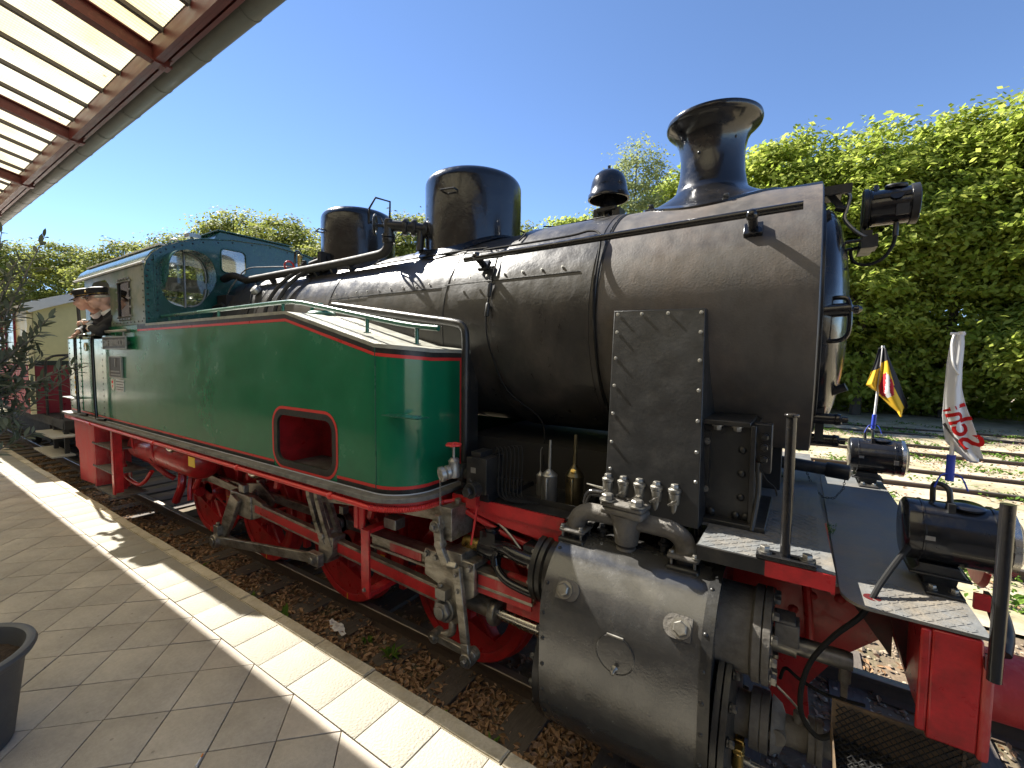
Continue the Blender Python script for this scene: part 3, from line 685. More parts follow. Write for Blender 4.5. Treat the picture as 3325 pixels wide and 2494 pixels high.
for x in WX:
    w = link('wheel', wm, LO, T(x, -.75, WR)); link('tyre', tm, w, T(x, -.75, WR)); link('counterweight', cwm, w, T(x, -.75, WR))
    for t in tks[:3]: link('paint_tick', t, w, T(x, -.75, WR))
    mw2 = T(x, .75, WR) @ Matrix.Rotation(PI, 4, 'Z'); w2 = link('wheel', wm, LO, mw2); link('tyre', tm, w2, mw2); link('counterweight', cwm, w2, mw2)
    a = MB(); a.cyl((x, -.70, WR), (x, .70, WR), .085); part('axle', a, 'dark_iron', LO)
    ab = MB(); ab.box(x-.14, x+.14, -.66, -.60, .42, .80); ab.box(x-.03, x+.03, -.655, -.60, .8, 1.25); part('axle_box', ab, 'dark_red', LO, bevel=.01)
    for sx in (-1, 1):     # leaf spring hanger and brake block
        pass
for x in (-5.74, -4.30, -2.83, -1.42):
    b = MB(); b.box(x-.03, x+.03, -.80, -.74, .32, 1.15); b.cyl((x, -.83, .48), (x, -.72, .48), .045); b.cyl((x, -.83, 1.05), (x, -.72, 1.05), .05)
    sgn = -1
    b.prism([(x-.03, .42), (x-.11, .45), (x-.14, .62), (x-.13, .78), (x-.03, .80)], 'y', -.80, -.71); part('brake_hanger', b, 'frame_red', LO, bevel=.006)
    r_ = MB(); r_.cyl((x, -.78, .46), (x-1.2, -.78, .46), .016, n=8); part('brake_rod', r_, 'dark_iron', LO)
for x in (-6.1, -4.75, -3.2): # spring plates behind the wheels
    b = MB(); b.tube([(x-.35, -.68, 1.14), (x, -.68, 1.02), (x+.35, -.68, 1.14)], .035, 8, smooth=4); part('leaf_spring', b, 'dark_red', LO)

# ---- rods and valve gear (near side)
PX = [x+CR[0] for x in WX]; PZZ = WR+CR[1]
def rod(name, a, b, y, w0, h0, hend=None, m_='steel_rod', t=.045):
    k = MB(); k.bar((a[0], y, a[1]), (b[0], y, b[1]), t, h0)
    for p in (a, b): k.cyl((p[0], y-t*.75, p[1]), (p[0], y+t*.75, p[1]), hend or h0*.95, n=24)
    return part(name, k, m_, LO, bevel=.004)
for i in range(3):
    r_ = rod('coupling_rod', (PX[i], PZZ), (PX[i+1], PZZ), -.905, .05, .085, .085)
for i, x in enumerate(PX):
    k = MB(); k.cyl((x, -.97, PZZ), (x, -.80, PZZ), .055); k.hexn((x, -.97, PZZ), (0, -1, 0), .04, .03); k.box(x-.03, x+.03, -.935, -.875, PZZ+.07, PZZ+.15); part('crank_pin', k, 'nut_steel', LO, bevel=.004)
# forked first coupling rod head at the rear wheel
k = MB(); k.prism([(PX[0]-.08, PZZ+.1), (PX[0]+.1, PZZ+.12), (PX[0]+.25, PZZ+.05), (PX[1]-.3, PZZ+.0), (PX[1]-.2, PZZ+.09), (PX[1]+.1, PZZ+.14), (PX[1]+.38, PZZ-.0), (PX[1]+.3, PZZ-.1), (PX[1]-.3, PZZ-.08), (PX[0]+.2, PZZ-.05), (PX[0]-.0, PZZ-.1)], 'y', -.96, -.93); part('rod_head', k, 'steel_rod', LO, bevel=.006)
# connecting rod with red fluted side
CB = (PX[1]+.02, .775); CA = (-1.93, .64)
k = MB(); k.bar((CB[0], -1.09, CB[1]), (CA[0], -1.09, CA[1]), .055, .125); cr_ = part('connecting_rod', k, 'steel_rod', LO, bevel=.004)
k = MB(); k.bar((CB[0]+.28, -1.119, CB[1]-.013), (CA[0]-.12, -1.119, CA[1]+.006), .004, .078); part('rod_flute', k, 'frame_red', cr_)
k = MB(); k.box(CB[0]-.22, CB[0]+.22, -1.135, -1.045, CB[1]-.15, CB[1]+.10); k.prism([(CB[0]+.22, CB[1]+.10), (CB[0]+.42, CB[1]+.055), (CB[0]+.42, CB[1]-.07), (CB[0]+.22, CB[1]-.15)], 'y', -1.12, -1.06); k.box(CB[0]-.06, CB[0]+.05, -1.12, -1.06, CB[1]+.1, CB[1]+.19); part('big_end', k, 'steel_rod', LO, bevel=.012)
# return crank and eccentric rod
k = MB(); k.prism([(CB[0]-.10, CB[1]+.09), (CB[0]+.06, CB[1]+.03), (CB[0]-.06, CB[1]-.18), (CB[0]-.31, CB[1]-.50), (CB[0]-.41, CB[1]-.48), (CB[0]-.30, CB[1]-.22)], 'y', -1.185, -1.14); part('return_crank', k, 'steel_rod', LO, bevel=.01)
EA = (-5.27, .31); EB = (-3.42, .60)
k = MB(); k.bar((EA[0], -1.215, EA[1]), (EB[0], -1.215, EB[1]), .035, .085); k.cyl((EA[0], -1.27, EA[1]), (EA[0], -1.17, EA[1]), .075, n=28); k.cyl((EA[0], -1.285, EA[1]), (EA[0], -1.27, EA[1]), .045); k.box(EA[0]-.05, EA[0]+.05, -1.24, -1.18, EA[1]+.06, EA[1]+.17); k.cyl((EA[0], -1.21, EA[1]+.17), (EA[0], -1.21, EA[1]+.2), .02)
k.box(EB[0]-.09, EB[0]+.06, -1.245, -1.19, EB[1]-.06, EB[1]+.05); part('eccentric_rod', k, 'steel_rod', LO, bevel=.005)
put('bolt', B_big, (EB[0], -1.245, EB[1]), (0, -1, 0), LO)
# expansion link (two curved cheeks) and its foot
for yy in (-1.16, -1.06):
    for off in (0, .115):
        k = MB(); pts = [(-3.66+off*1.0, yy, 1.34), (-3.60+off, yy, 1.10), (-3.51+off, yy, .90), (-3.40+off*.9, yy, .72)]
        A = [Vector(p) for p in pts]; k.tube(A, .0, 4) if 0 else None
        for a_, b_ in zip(A[:-1], A[1:]): k.bar(a_, b_+(b_-a_).normalized()*.012, .034, .05, up=(1, 0, .3))
        part('link_cheek', k, 'steel_rod', LO)
k = MB(); k.prism([(-3.46, .80), (-3.26, .80), (-3.27, .66), (-3.36, .55), (-3.48, .54), (-3.47, .66)], 'y', -1.17, -1.04); k.cyl((-3.40, -1.2, .79), (-3.40, -1.0, .79), .035); part('link_foot', k, 'steel_rod', LO, bevel=.008)
k = MB(); k.bar((-3.5, -1.10, 1.10), (-1.97, -1.10, 1.27), .03, .09); k.bar((-2.6, -1.12, 1.22), (-1.93, -1.12, 1.27), .05, .11); part('radius_rod', k, 'steel_rod', LO, bevel=.004)
# slide bar, guide bracket
k = MB(); k.box(-2.80, -1.30, -1.15, -1.03, .835, .855); k.box(-2.80, -1.30, -1.15, -1.03, .925, .945); k.box(-2.80, -1.3, -1.13, -1.05, .855, .925); sb = part('slide_bar', k, 'steel_rod', LO, bevel=.003)
k = MB(); k.box(-2.58, -2.25, -1.138, -1.131, .857, .923); part('red_panel', k, 'worn_red', sb); k = MB(); k.box(-1.72, -1.31, -1.147, -1.131, .80, .923); part('red_panel', k, 'worn_red', sb)
k = MB(); k.box(-1.52, -1.12, -1.10, -1.06, .72, .96); part('slide_bar_bracket', k, 'worn_red', LO)
k = MB(); k.prism([(-2.70, 1.06), (-2.61, 1.06), (-2.61, .54), (-2.70, .57)], 'y', -1.315, -1.295); k.box(-2.70, -2.62, -1.295, -.7, 1.03, 1.06); k.box(-2.70, -2.62, -1.295, -.80, .54, .58); k.box(-2.80, -2.755, -1.30, -1.26, 1.04, 1.40); k.box(-2.755, -2.70, -1.29, -1.27, 1.03, 1.36); part('guide_bracket', k, 'frame_red', LO, bevel=.004)
put('bolt', B_hexs, (-2.66, -1.315, .60), (0, -1, 0), LO)
k = MB(); k.box(-2.58, -2.45, -1.2, -1.1, 1.06, 1.14); part('oil_box', k, 'nut_steel', LO, bevel=.006)
# crosshead, gudgeon, drop arm, union link, combination lever
k = MB(); k.prism([(-2.14, 1.02), (-1.70, 1.02), (-1.70, .80), (-1.80, .73), (-1.80, .62), (-1.85, .565), (-1.96, .565), (-2.03, .63), (-2.02, .80), (-2.14, .83)], 'y', -1.215, -1.18); k.box(-2.10, -1.72, -1.18, -1.0, .96, 1.0); k.box(-2.10, -1.72, -1.18, -1.0, .78, .82); k.cyl((-1.9, -1.0, .64), (-1.62, -1.0, .635), .075); k.lathe([(.085, 0), (.095, .03), (.085, .06)], (-1.68, -1.03, .635), (1, 0, 0), 24); part('crosshead', k, 'steel_rod', LO, bevel=.008)
k = MB(); k.cyl((-1.93, -1.25, .655), (-1.93, -1.20, .655), .085, n=28); k.hexn((-1.93, -1.25, .655), (0, -1, 0), .068, .035); k.cyl((-1.93, -1.30, .655), (-1.93, -1.28, .655), .042, n=20); part('gudgeon_pin', k, 'nut_steel', LO, bevel=.003)
for x, z in [(-2.11, .99), (-2.02, .985), (-1.73, .985), (-1.82, .91)]: put('bolt', B_hex, (x, -1.217, z), (0, -1, 0), LO)
k = MB(); k.box(-1.98, -1.89, -1.28, -1.215, .74, .81); k.hexn((-1.955, -1.25, .81), (0, 0, 1), .018, .025); part('crosshead_oiler', k, 'nut_steel', LO, bevel=.005)
k = MB(); k.tube([(-1.90, -1.19, .57), (-1.90, -1.20, .49), (-1.97, -1.21, .45), (-2.0, -1.22, .45)], .028, 10, smooth=4); k.cyl((-2.01, -1.27, .445), (-2.01, -1.19, .445), .042); k.hexn((-2.01, -1.27, .445), (0, -1, 0), .022, .015); part('drop_arm', k, 'steel_rod', LO)
k = MB(); k.bar((-2.01, -1.245, .445), (-1.70, -1.245, .435), .03, .05); k.cyl((-1.69, -1.27, .435), (-1.69, -1.21, .435), .045); part('union_link', k, 'steel_rod', LO, bevel=.004)
k = MB(); lev = [(-1.955, 1.31), (-1.93, 1.10), (-1.885, .99), (-1.815, .985), (-1.72, .52), (-1.69, .41)]
ys = [-1.285, -1.285, -1.27, -1.245, -1.275, -1.29]
for (a_, b_, ya, yb) in zip(lev[:-1], lev[1:], ys[:-1], ys[1:]): k.bar((a_[0], ya, a_[1]), (b_[0], yb, b_[1]), .035, .062, up=(1, 0, .25))
k.cyl((-1.69, -1.315, .43), (-1.69, -1.25, .43), .046); k.cyl((-1.955, -1.315, 1.24), (-1.955, -1.25, 1.24), .04); k.cyl((-1.93, -1.31, 1.12), (-1.93, -1.25, 1.12), .032); part('combination_lever', k, 'steel_rod', LO, bevel=.006)
put('bolt', B_hex, (-1.955, -1.315, 1.24), (0, -1, 0), LO); put('bolt', B_hex, (-1.69, -1.315, .43), (0, -1, 0), LO)
for z in (.94, .84): put('bolt', B_hexs, (-1.80+(.9-z)*.2, -1.27, z), (0, -1, 0), LO)
k = MB(); k.box(-1.95, -1.86, -1.25, -1.02, 1.14, 1.36); k.hexn((-1.90, -1.14, 1.36), (0, 0, 1), .025, .035); k.box(-1.93, -1.80, -1.22, -1.02, 1.0, 1.06); part('valve_crosshead', k, 'steel_rod', LO, bevel=.008)
k = MB(); k.cyl((-1.88, -1.08, 1.085), (-1.66, -1.07, 1.082), .046); part('valve_guide_rod', k, 'brass', LO)
k = MB(); k.lathe([(.07, 0), (.075, .1), (.06, .13)], (-1.74, -1.07, 1.082), (1, 0, 0), 22)
k.tube([(-1.62, -1.09, 1.12), (-1.5, -1.13, 1.14), (-1.4, -1.15, 1.13), (-1.27, -1.15, 1.12)], .042, 12, smooth=4)
k.tube([(-1.60, -1.09, 1.05), (-1.585, -1.12, .99), (-1.5, -1.15, .95), (-1.40, -1.16, .935), (-1.27, -1.16, .925)], .026, 12, smooth=4)
k.tube([(-1.60, -1.09, 1.12), (-1.615, -1.10, 1.06), (-1.60, -1.11, 1.0)], .035, 10, smooth=3); k.box(-1.72, -1.60, -1.13, -1.01, 1.12, 1.21); k.cyl((-1.66, -1.07, 1.21), (-1.66, -1.07, 1.23), .05); k.box(-1.37, -1.29, -1.15, -1.05, 1.15, 1.21)
part('valve_guide_yoke', k, 'gloss_black', LO)
k = MB(); k.cyl((-1.62, -1.06, 1.06), (-1.24, -1.06, 1.06), .020); k.lathe([(.035, 0), (.04, .05), (.03, .08)], (-1.46, -1.06, 1.06), (1, 0, 0), 14); part('valve_spindle', k, 'bright_steel', LO)
k = MB(); k.cyl((-1.72, -1.03, .635), (-1.05, -1.03, .635), .042, n=24); k.cyl((-1.46, -1.03, .635), (-1.3, -1.03, .635), .047, n=24); part('piston_rod', k, 'bright_steel', LO)

# ---- cylinder block
VC = (-1.05, 1.065); MC = (-1.03, .615); RV = .275; RM = .405
HC, RH = (-1.065, .985), .36
def hull_prof(n=24, gr=0):
    # outline of the cladding sheet: rounded top over the valve chest, flat upright side, rounded bottom
    pts = [(HC[0]+(RH+gr)*math.cos(a), HC[1]+(RH+gr)*math.sin(a)) for a in np.linspace(math.radians(72), PI, n)]
    pts += [(MC[0]+(RM-.01+gr)*math.cos(a), MC[1]+(RM-.01+gr)*math.sin(a)) for a in np.linspace(PI, math.radians(300), n)]
    return pts
hp = hull_prof(); CX0, CX1 = -1.095, -.275
hp_in = hp+[(-.62, .3), (-.62, 1.36)]
k = MB(); k.prism(hp_in, 'x', CX0, CX1); cyl_ = part('cylinder_block', k, 'sheet_black', LO, sharp=30)
lip = MB(); A = [(CX1-.0, y, z) for y, z in hull_prof(14, .004)]; Bq = [(CX1+.012, y, z) for y, z in hull_prof(14, .004)]
lip.strip(A, Bq); A2 = [(CX1-.035, y, z) for y, z in hull_prof(14, .003)]; B2 = [(CX1+.012, y, z) for y, z in hull_prof(14, .003)]; lip.strip(A2, B2); part('cladding_strap', lip, 'paint_black', cyl_)
tan_y = lambda z: None
def hull_at(z):
    for (y0, z0), (y1, z1) in zip(hp[:-1], hp[1:]):
        if min(z0, z1) <= z <= max(z0, z1) and abs(z1-z0) > 1e-6:
            t = (z-z0)/(z1-z0); n_ = Vector((0, -abs(z1-z0), (y1-y0)*(-1 if z1 < z0 else 1)*-1)); 
            nx = Vector((0, z1-z0, -(y1-y0))); nx = nx if nx.y < 0 else -nx
            return Vector((0, y0+(y1-y0)*t, z)), nx.normalized()
for x in (CX0+.02, CX1-.02):
    for z in (1.30, 1.16, 1.02, .88, .74, .60, .46, .34, .26):
        h = hull_at(z)
        if h: put('rivet', B_riv, (x, h[0].y-.002, h[0].z), h[1], cyl_)
for x, z, fl in ((-.967, 1.157, 1), (-.395, 1.157, -1)):
    h, n_ = hull_at(z); k = MB(); pl = []
    for a in np.linspace(-PI/2, PI/2, 12): pl.append((fl*.03+.048*math.cos(a)*fl*1.0, .05*math.sin(a)))
    pl += [(-fl*.045, .05), (-fl*.045, -.05)]
    k.prism(pl, 'z', 0, .008); o = link('lifting_lug', k.mesh('lifting_lug', 'cast_grey'), cyl_, aim((x, h.y-.002, z), n_))
    put('bolt', B_big, (x, h.y-.009, z), n_, cyl_)
h, n_ = hull_at(.945); k = MB(); uz = Vector((1, 0, 0)); uy = n_.cross(uz)
ring = [Vector((-.68, h.y, .945))+n_*.003+(uz*math.cos(a)+uy*math.sin(a))*.092 for a in np.linspace(0, 2*PI, 40)[:-1]]
k.tube(ring, .0035, 6, closed=True); k._add([p+n_*.0015 for p in ring], [tuple(range(len(ring)))]); part('inspection_cover', k, 'sheet_black', cyl_)
k = MB(); k.cyl((-.72, h.y-.008, 1.038), (-.64, h.y-.008, 1.038), .006); part('cover_hinge', k, 'nut_steel', cyl_); k = MB(); k.lathe([(.012, 0), (.018, .004), (.012, .012), (.006, .03), (.012, .035), (.004, .042)], Vector((-.68, h.y-.002, .875)), n_, 14); part('cover_latch', k, 'nut_steel', cyl_)
# valve chest ends
k = MB(); k.cyl((CX0, VC[0], VC[1]), (-1.19, VC[0], VC[1]), .19, n=48); k.lathe([(.19, 0), (.205, .012), (.205, .040), (.19, .046), (.205, .052), (.205, .085), (.17, .09)], (-1.19, VC[0], VC[1]), (-1, 0, 0), 56); part('valve_chest_rear', k, 'paint_black', cyl_)
for p in ring_pts((-1.28, VC[0], VC[1]), (1, 0, 0), .175, 12, .2): put('bolt', B_hexs, p, (-1, 0, 0), cyl_)
k = MB(); k.cyl((CX1, VC[0], VC[1]), (-.14, VC[0], VC[1]), .195, n=48); k.lathe([(.195, 0), (.213, .012), (.213, .042), (.198, .046), (.213, .050), (.213, .078), (.15, .082)], (-.14, VC[0], VC[1]), (1, 0, 0), 56); part('valve_chest_front', k, 'cast_grey', cyl_)
for p in ring_pts((-.058, VC[0], VC[1]), (1, 0, 0), .185, 12, .1): put('bolt', B_hex, p, (1, 0, 0), cyl_)
k = MB(); k.box(-.05, .045, -1.15, -1.05, 1.09, 1.19); k.box(-.05, .03, -1.155, -1.045, 1.19, 1.205); part('tail_block', k, 'cast_grey', cyl_, bevel=.006)
k = MB(); k.cyl((-.06, -1.05, 1.055), (.035, -1.05, 1.055), .052, n=24); k.lathe([(.055, 0), (.055, .008)], (.03, -1.05, 1.055), (1, 0, 0), 24); k.lathe([(.040, 0), (.040, .18), (.036, .205)], (.035, -1.05, 1.055), (1, 0, 0), 28); part('valve_tail_sleeve', k, 'nut_steel', cyl_)
k = MB(); k.cyl((.215, -1.06, 1.03), (.215, -1.06, .965), .022); k.cyl((.215, -1.06, .965), (.215, -1.06, .945), .014); k.box(.203, .227, -1.072, -1.048, .90, .945); part('drain_valve', k, 'cast_grey', cyl_, bevel=.003)
# main cylinder covers
k = MB(); k.lathe([(.37, 0), (.40, .006), (.40, .03), (.385, .034), (.40, .038), (.40, .062), (.36, .066), (.2, .07)], (CX1+.012, MC[0], MC[1]), (1, 0, 0), 64); part('cylinder_cover_front', k, 'paint_black', cyl_)
for p in ring_pts((CX1+.08, MC[0], MC[1]), (1, 0, 0), .372, 18, .05): put('bolt', B_blkhex, p, (1, 0, 0), cyl_)
k = MB(); k.lathe([(.37, 0), (.39, .006), (.39, .045), (.37, .05), (.1, .06)], (CX0, MC[0], MC[1]), (-1, 0, 0), 64); k.cyl((CX0-.06, MC[0], MC[1]), (CX0-.16, MC[0], MC[1]), .07); part('cylinder_cover_rear', k, 'paint_black', cyl_)
for p in ring_pts((CX0-.05, MC[0], MC[1]), (1, 0, 0), .36, 16, .1): put('bolt', B_blkhex, p, (-1, 0, 0), cyl_)
k = MB(); k.lathe([(.10, 0), (.10, .07), (.132, .075), (.132, .112), (.126, .115), (.132, .118), (.132, .15), (.09, .155), (.125, .16), (.10, .20), (.064, .215), (.064, .30), (.092, .302), (.092, .325), (.087, .327), (.087, .33), (.092, .332), (.092, .355), (.05, .358), (.05, .72)], (CX1+.07, MC[0], .625), (1, 0, 0), 40); k.cyl((-.02, MC[0]-.06, .64), (-.02, MC[0]-.11, .645), .035); k.cyl((.06, MC[0], .685), (.06, MC[0], .73), .022); part('tail_rod_housing', k, 'cast_grey', cyl_)
for yy in (-1.12, -1.06):
    k = MB(); k.cyl((-.20, yy-.05, .44), (.6, yy-.05, .40), .020, n=12); k.lathe([(.026, 0), (.026, .06)], (-.18, yy-.05, .44), (1, 0, 0), 10); part('drain_pipe', k, 'zinc', cyl_)
    k = MB(); k.cyl((-.17, yy-.05, .42), (-.17, yy-.05, .53), .026, n=10); k.box(-.19, -.15, yy-.07, yy-.03, .51, .55); part('drain_cock', k, 'brass', cyl_, bevel=.004)
k = MB(); k.tube([(-1.22, -1.02, .36), (-1.22, -1.02, .42)], .05, 12); k.cyl((-1.25, -1.0, .40), (-1.15, -1.0, .40), .035); k.cyl((-1.22, -1.02, .42), (-1.22, -1.02, .48), .012); part('drain_cock', k, 'nut_steel', cyl_)
# relief valve pipes on top of the valve chest
topz = HC[1]+RH
def flange(x0, x1, y0, y1, z0, z1, nm, m_='cast_grey'):
    k = MB(); k.box(x0, x1, y0, y1, z0, z1); return part(nm, k, m_, cyl_, bevel=.012)
for xc in (-1.035, -.44):
    flange(xc-.078, xc+.078, -1.20, -1.03, topz-.055, topz-.004, 'pipe_foot', 'paint_black'); k = MB(); k.cyl((xc, -1.115, topz-.01), (xc, -1.115, topz+.03), .048); part('pipe_neck', k, 'paint_black', cyl_)
    flange(xc-.075, xc+.075, -1.195, -1.035, topz+.025, topz+.05, 'pipe_flange')
    for dx in (-.055, .055):
        for dy in (-.06, .06): 
            put('bolt', B_hexs, (xc+dx, -1.115+dy, topz+.05), (0, 0, 1), cyl_)
            k = MB(); k.cyl((xc+dx, -1.115+dy, topz-.02), (xc+dx, -1.115+dy, topz+.03), .007, n=8); part('stud', k, 'nut_steel', cyl_)
for s, xc in ((-1, -1.035), (1, -.44)):
    xm = -.742; k = MB(); k.tube([(xc, -1.115, topz+.03), (xc, -1.115, topz+.065), (xc-s*.02, -1.115, topz+.11), (xc-s*.07, -1.115, topz+.142), (xc-s*.14, -1.115, topz+.147), (xm, -1.115, topz+.148)], lambda t: .052-.004*t, 18, smooth=5); part('relief_elbow', k, 'cast_grey', cyl_)
k = MB(); k.lathe([(.04, -.10), (.060, -.09), (.075, .015), (.095, .065), (.10, .075)], (-.742, -1.115, topz+.11), (0, 0, 1), 28); k.cyl((-.742, -1.115, topz-.06), (-.742, -1.115, topz+.02), .032); k.lathe([(.055, 0), (.05, .012), (.03, .02)], (-.742, -1.115, topz-.012), (0, 0, 1), 20); part('relief_valve_body', k, 'cast_grey', cyl_)
pr = [(-.90, -1.16), (-.76, -1.245), (-.58, -1.07), (-.72, -.985)]
flc = Vector((-.738, -1.10, topz+.20)); k = MB(); k.obox(flc, (.116, -.012, 0), (.012, .110, 0), (0, 0, .019)); part('valve_lid_lower', k, 'cast_grey', cyl_, bevel=.014); k = MB(); k.obox(flc+Vector((0, 0, .036)), (.116, -.012, 0), (.012, .110, 0), (0, 0, .016)); part('valve_lid', k, 'cast_grey', cyl_, bevel=.012)
for dx in (-.082, .082):
    for dy in (-.082, .082): put('bolt', B_big, flc+Vector((dx+dy*.12, dy-dx*.1, .052)), (0, 0, 1), cyl_)
k = MB(); k.hexn(flc+Vector((0, 0, .05)), (0, 0, 1), .026, .012); k.hexn(flc+Vector((-.042, .01, .05)), (0, 0, 1), .014, .016); k.hexn(flc+Vector((.045, -.01, .05)), (0, 0, 1), .014, .016); part('lid_plug', k, 'cast_grey', cyl_)
for x in (-.90, -.56): k = MB(); k.cyl((x, -1.06, topz-.03), (x, -1.06, topz+.06), .018); k.hexn((x, -1.06, topz+.03), (0, 0, 1), .03, .02); k.hexn((x, -1.06, topz+.05), (0, 0, 1), .018, .025); part('test_plug', k, 'paint_black', cyl_)
# oil filters on their bar
k = MB(); k.tube([(-1.02, -1.02, 1.50), (-1.0, -1.02, 1.56), (-.93, -1.02, 1.575), (-.50, -1.02, 1.585), (-.43, -1.02, 1.57), (-.405, -1.02, 1.50), (-.40, -1.02, 1.45)], .022, 10, smooth=4); k.box(-.93, -.45, -1.025, -1.015, 1.48, 1.575); part('oiler_bar', k, 'gloss_black', LO)
for i, x in enumerate((-.862, -.775, -.688, -.598, -.508)):
    k = MB(); y = -1.09; z = 1.615; k.cyl((x, y, z-.05), (x, y, z), .020, n=12); k.mi(0).lathe([(.026, 0), (.028, .005), (.028, .055), (.024, .06), (.032, .062), (.032, .076), (.022, .082)], (x, y, z), (0, 0, 1), 20); k.hexn((x, y, z+.08), (0, 0, 1), .021, .022); k.cyl((x, y-.03, z+.015), (x, y-.055, z+.012), .008); k.bar((x-.02, y-.05, z+.002), (x+.022, y-.05, z+.032), .006, .010)
    ol = part('oil_filter', k, 'nut_steel', LO)
for dz in (0, .008):
    k = MB(); k.tube([(-1.0, -1.06, 1.63), (-.86, -1.07, 1.625-dz), (-.69, -1.085, 1.628+dz), (-.51, -1.085, 1.625-dz)], .004, 6, smooth=3); part('oil_pipe', k, 'zinc', LO)
# ---- side tank (near side): plan path from the rear end round the front corner
TY = -1.45; TXR = -9.6; TXF = -2.10; TR = .26; TB = 1.432
def tank_pt(s, z, off=0):
    L1 = (TXF-TR)-TXR
    if s <= L1: return Vector((TXR+s, TY-off, z))
    a = (s-L1)/TR
    if a <= PI/2: return Vector((TXF-TR+(TR+off)*math.sin(a), TY+TR-(TR+off)*math.cos(a), z))
    return Vector((TXF+off, TY+TR+(s-L1-TR*PI/2), z))
SL1 = (TXF-TR)-TXR; SA = SL1+TR*PI/2; SE = SA+.52
def s_of_x(x): return x-TXR
def tank_top(s):
    x = TXR+s
    if s <= s_of_x(-7.55): return 2.56
    if x < -3.42: return 2.695
    if x < -2.36: return 2.695+(2.43-2.695)*(x+3.42)/(1.06)
    if s < SA: return 2.43-.03*(s-SL1)/(SA-SL1)
    return 2.40
HX0, HX1, HZ0, HZ1, HR = -3.575, -2.835, 1.50, 1.868, .085
def rrect(x0, x1, z0, z1, r, n=7):
    P = []
    for cx_, cz_, a0 in ((x1-r, z1-r, 0), (x0+r, z1-r, PI/2), (x0+r, z0+r, PI), (x1-r, z0+r, 1.5*PI)):
        for i in range(n+1):
            a = a0+PI/2*i/n; P.append((cx_+r*math.cos(a), cz_+r*math.sin(a)))
    return P
k = MB()
def wall_cols(ss, zb, zt):
    A = [tank_pt(s, zb(s)) for s in ss]; B_ = [tank_pt(s, zt(s)) for s in ss]; k.strip(A, B_)
sx = s_of_x
k_cols = [0, sx(-7.55)]
wall_cols([sx(-7.55), sx(-6.6), sx(-5.5), sx(-4.5), sx(-3.9)], lambda s: TB, lambda s: 2.695)
top_x = [-3.9, -3.42, -2.9, -2.5]
wall_cols([sx(x) for x in top_x], lambda s: 2.10, lambda s: 2.695 if s <= sx(-3.42)+1e-6 else tank_top(s))
hole = rrect(HX0, HX1, HZ0, HZ1, HR); cxh, czh = (HX0+HX1)/2, (HZ0+HZ1)/2
outer = []
for (x, z) in hole:
    dx, dz = x-cxh, z-czh; t = min(((-2.5-cxh)/dx if dx > 0 else (-3.9-cxh)/dx) if abs(dx) > 1e-9 else 9e9, ((2.10-czh)/dz if dz > 0 else (TB-czh)/dz) if abs(dz) > 1e-9 else 9e9); outer.append((cxh+dx*t, czh+dz*t))
n = len(hole)
for i in range(n):
    j = (i+1) % n
    k._add([(hole[i][0], TY, hole[i][1]), (hole[j][0], TY, hole[j][1]), (outer[j][0], TY, outer[j][1]), (outer[i][0], TY, outer[i][1])], [(0, 1, 2, 3)])
for cxn, czn in ((-3.9, TB), (-3.9, 2.10), (-2.5, TB), (-2.5, 2.10)):      # corner fill triangles
    near = sorted(range(n), key=lambda i: (outer[i][0]-cxn)**2+(outer[i][1]-czn)**2)
    e1 = [i for i in near if abs(outer[i][0]-cxn) < 1e-6][0] if any(abs(outer[i][0]-cxn) < 1e-6 for i in near) else None
    e2 = [i for i in near if abs(outer[i][1]-czn) < 1e-6][0] if any(abs(outer[i][1]-czn) < 1e-6 for i in near) else None
    if e1 is not None and e2 is not None: k._add([(cxn, TY, czn), (outer[e1][0], TY, outer[e1][1]), (outer[e2][0], TY, outer[e2][1])], [(0, 1, 2)])
front_s = [sx(-2.5), SL1]+[SL1+(SA-SL1)*i/14 for i in range(1, 15)]+[SE]
wall_cols(front_s, lambda s: TB, tank_top)
tank = part('side_tank', k, 'loco_green', LO, sharp=30)
k = MB()        # tank top plates
ts = [sx(-6.35), sx(-3.42), SL1]+[SL1+(SA-SL1)*i/10 for i in range(1, 11)]+[SE]
k.strip([tank_pt(s, tank_top(s), .006) for s in ts], [Vector((min(tank_pt(s, 0).x, TXF), -.62, tank_top(s)+.0)) for s in ts])
k.strip([tank_pt(s, tank_top(s)+.004, .006) for s in ts], [tank_pt(s, tank_top(s)-.022, .006) for s in ts])
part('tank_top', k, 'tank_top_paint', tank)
def ribbon(nm, ss, zlo, zhi, m_, off=.0025, parent=tank):
    b = MB(); b.strip([tank_pt(s, zlo(s), off) for s in ss], [tank_pt(s, zhi(s), off) for s in ss]); return part(nm, b, m_, parent)
arc = [SL1+(SA-SL1)*i/12 for i in range(13)]
tops = [sx(-6.62), sx(-3.42)]+arc+[SE]
ribbon('black_border', tops, lambda s: tank_top(s)-.056, lambda s: tank_top(s)+.002, 'paint_black')
ribbon('red_lining', [sx(-6.62), sx(-3.42)]+arc+[SA+.30], lambda s: tank_top(s)-.078, lambda s: tank_top(s)-.056, 'lining_red')
SV = SA+.30
ribbon('red_lining', [SV, SV+.022], lambda s: TB+.052, lambda s: tank_top(s)-.056, 'lining_red')
ribbon('black_border', [SV+.022, SE], lambda s: TB, lambda s: tank_top(s)-.05, 'paint_black')
HO = .05
xl, xr = HX0-.055, HX1+.055
ribbon('black_border', [sx(-9.58), sx(xl-.0)], lambda s: TB, lambda s: TB+.030, 'paint_black'); ribbon('red_lining', [sx(-9.58), sx(xl-.0)], lambda s: TB+.030, lambda s: TB+.050, 'lining_red')
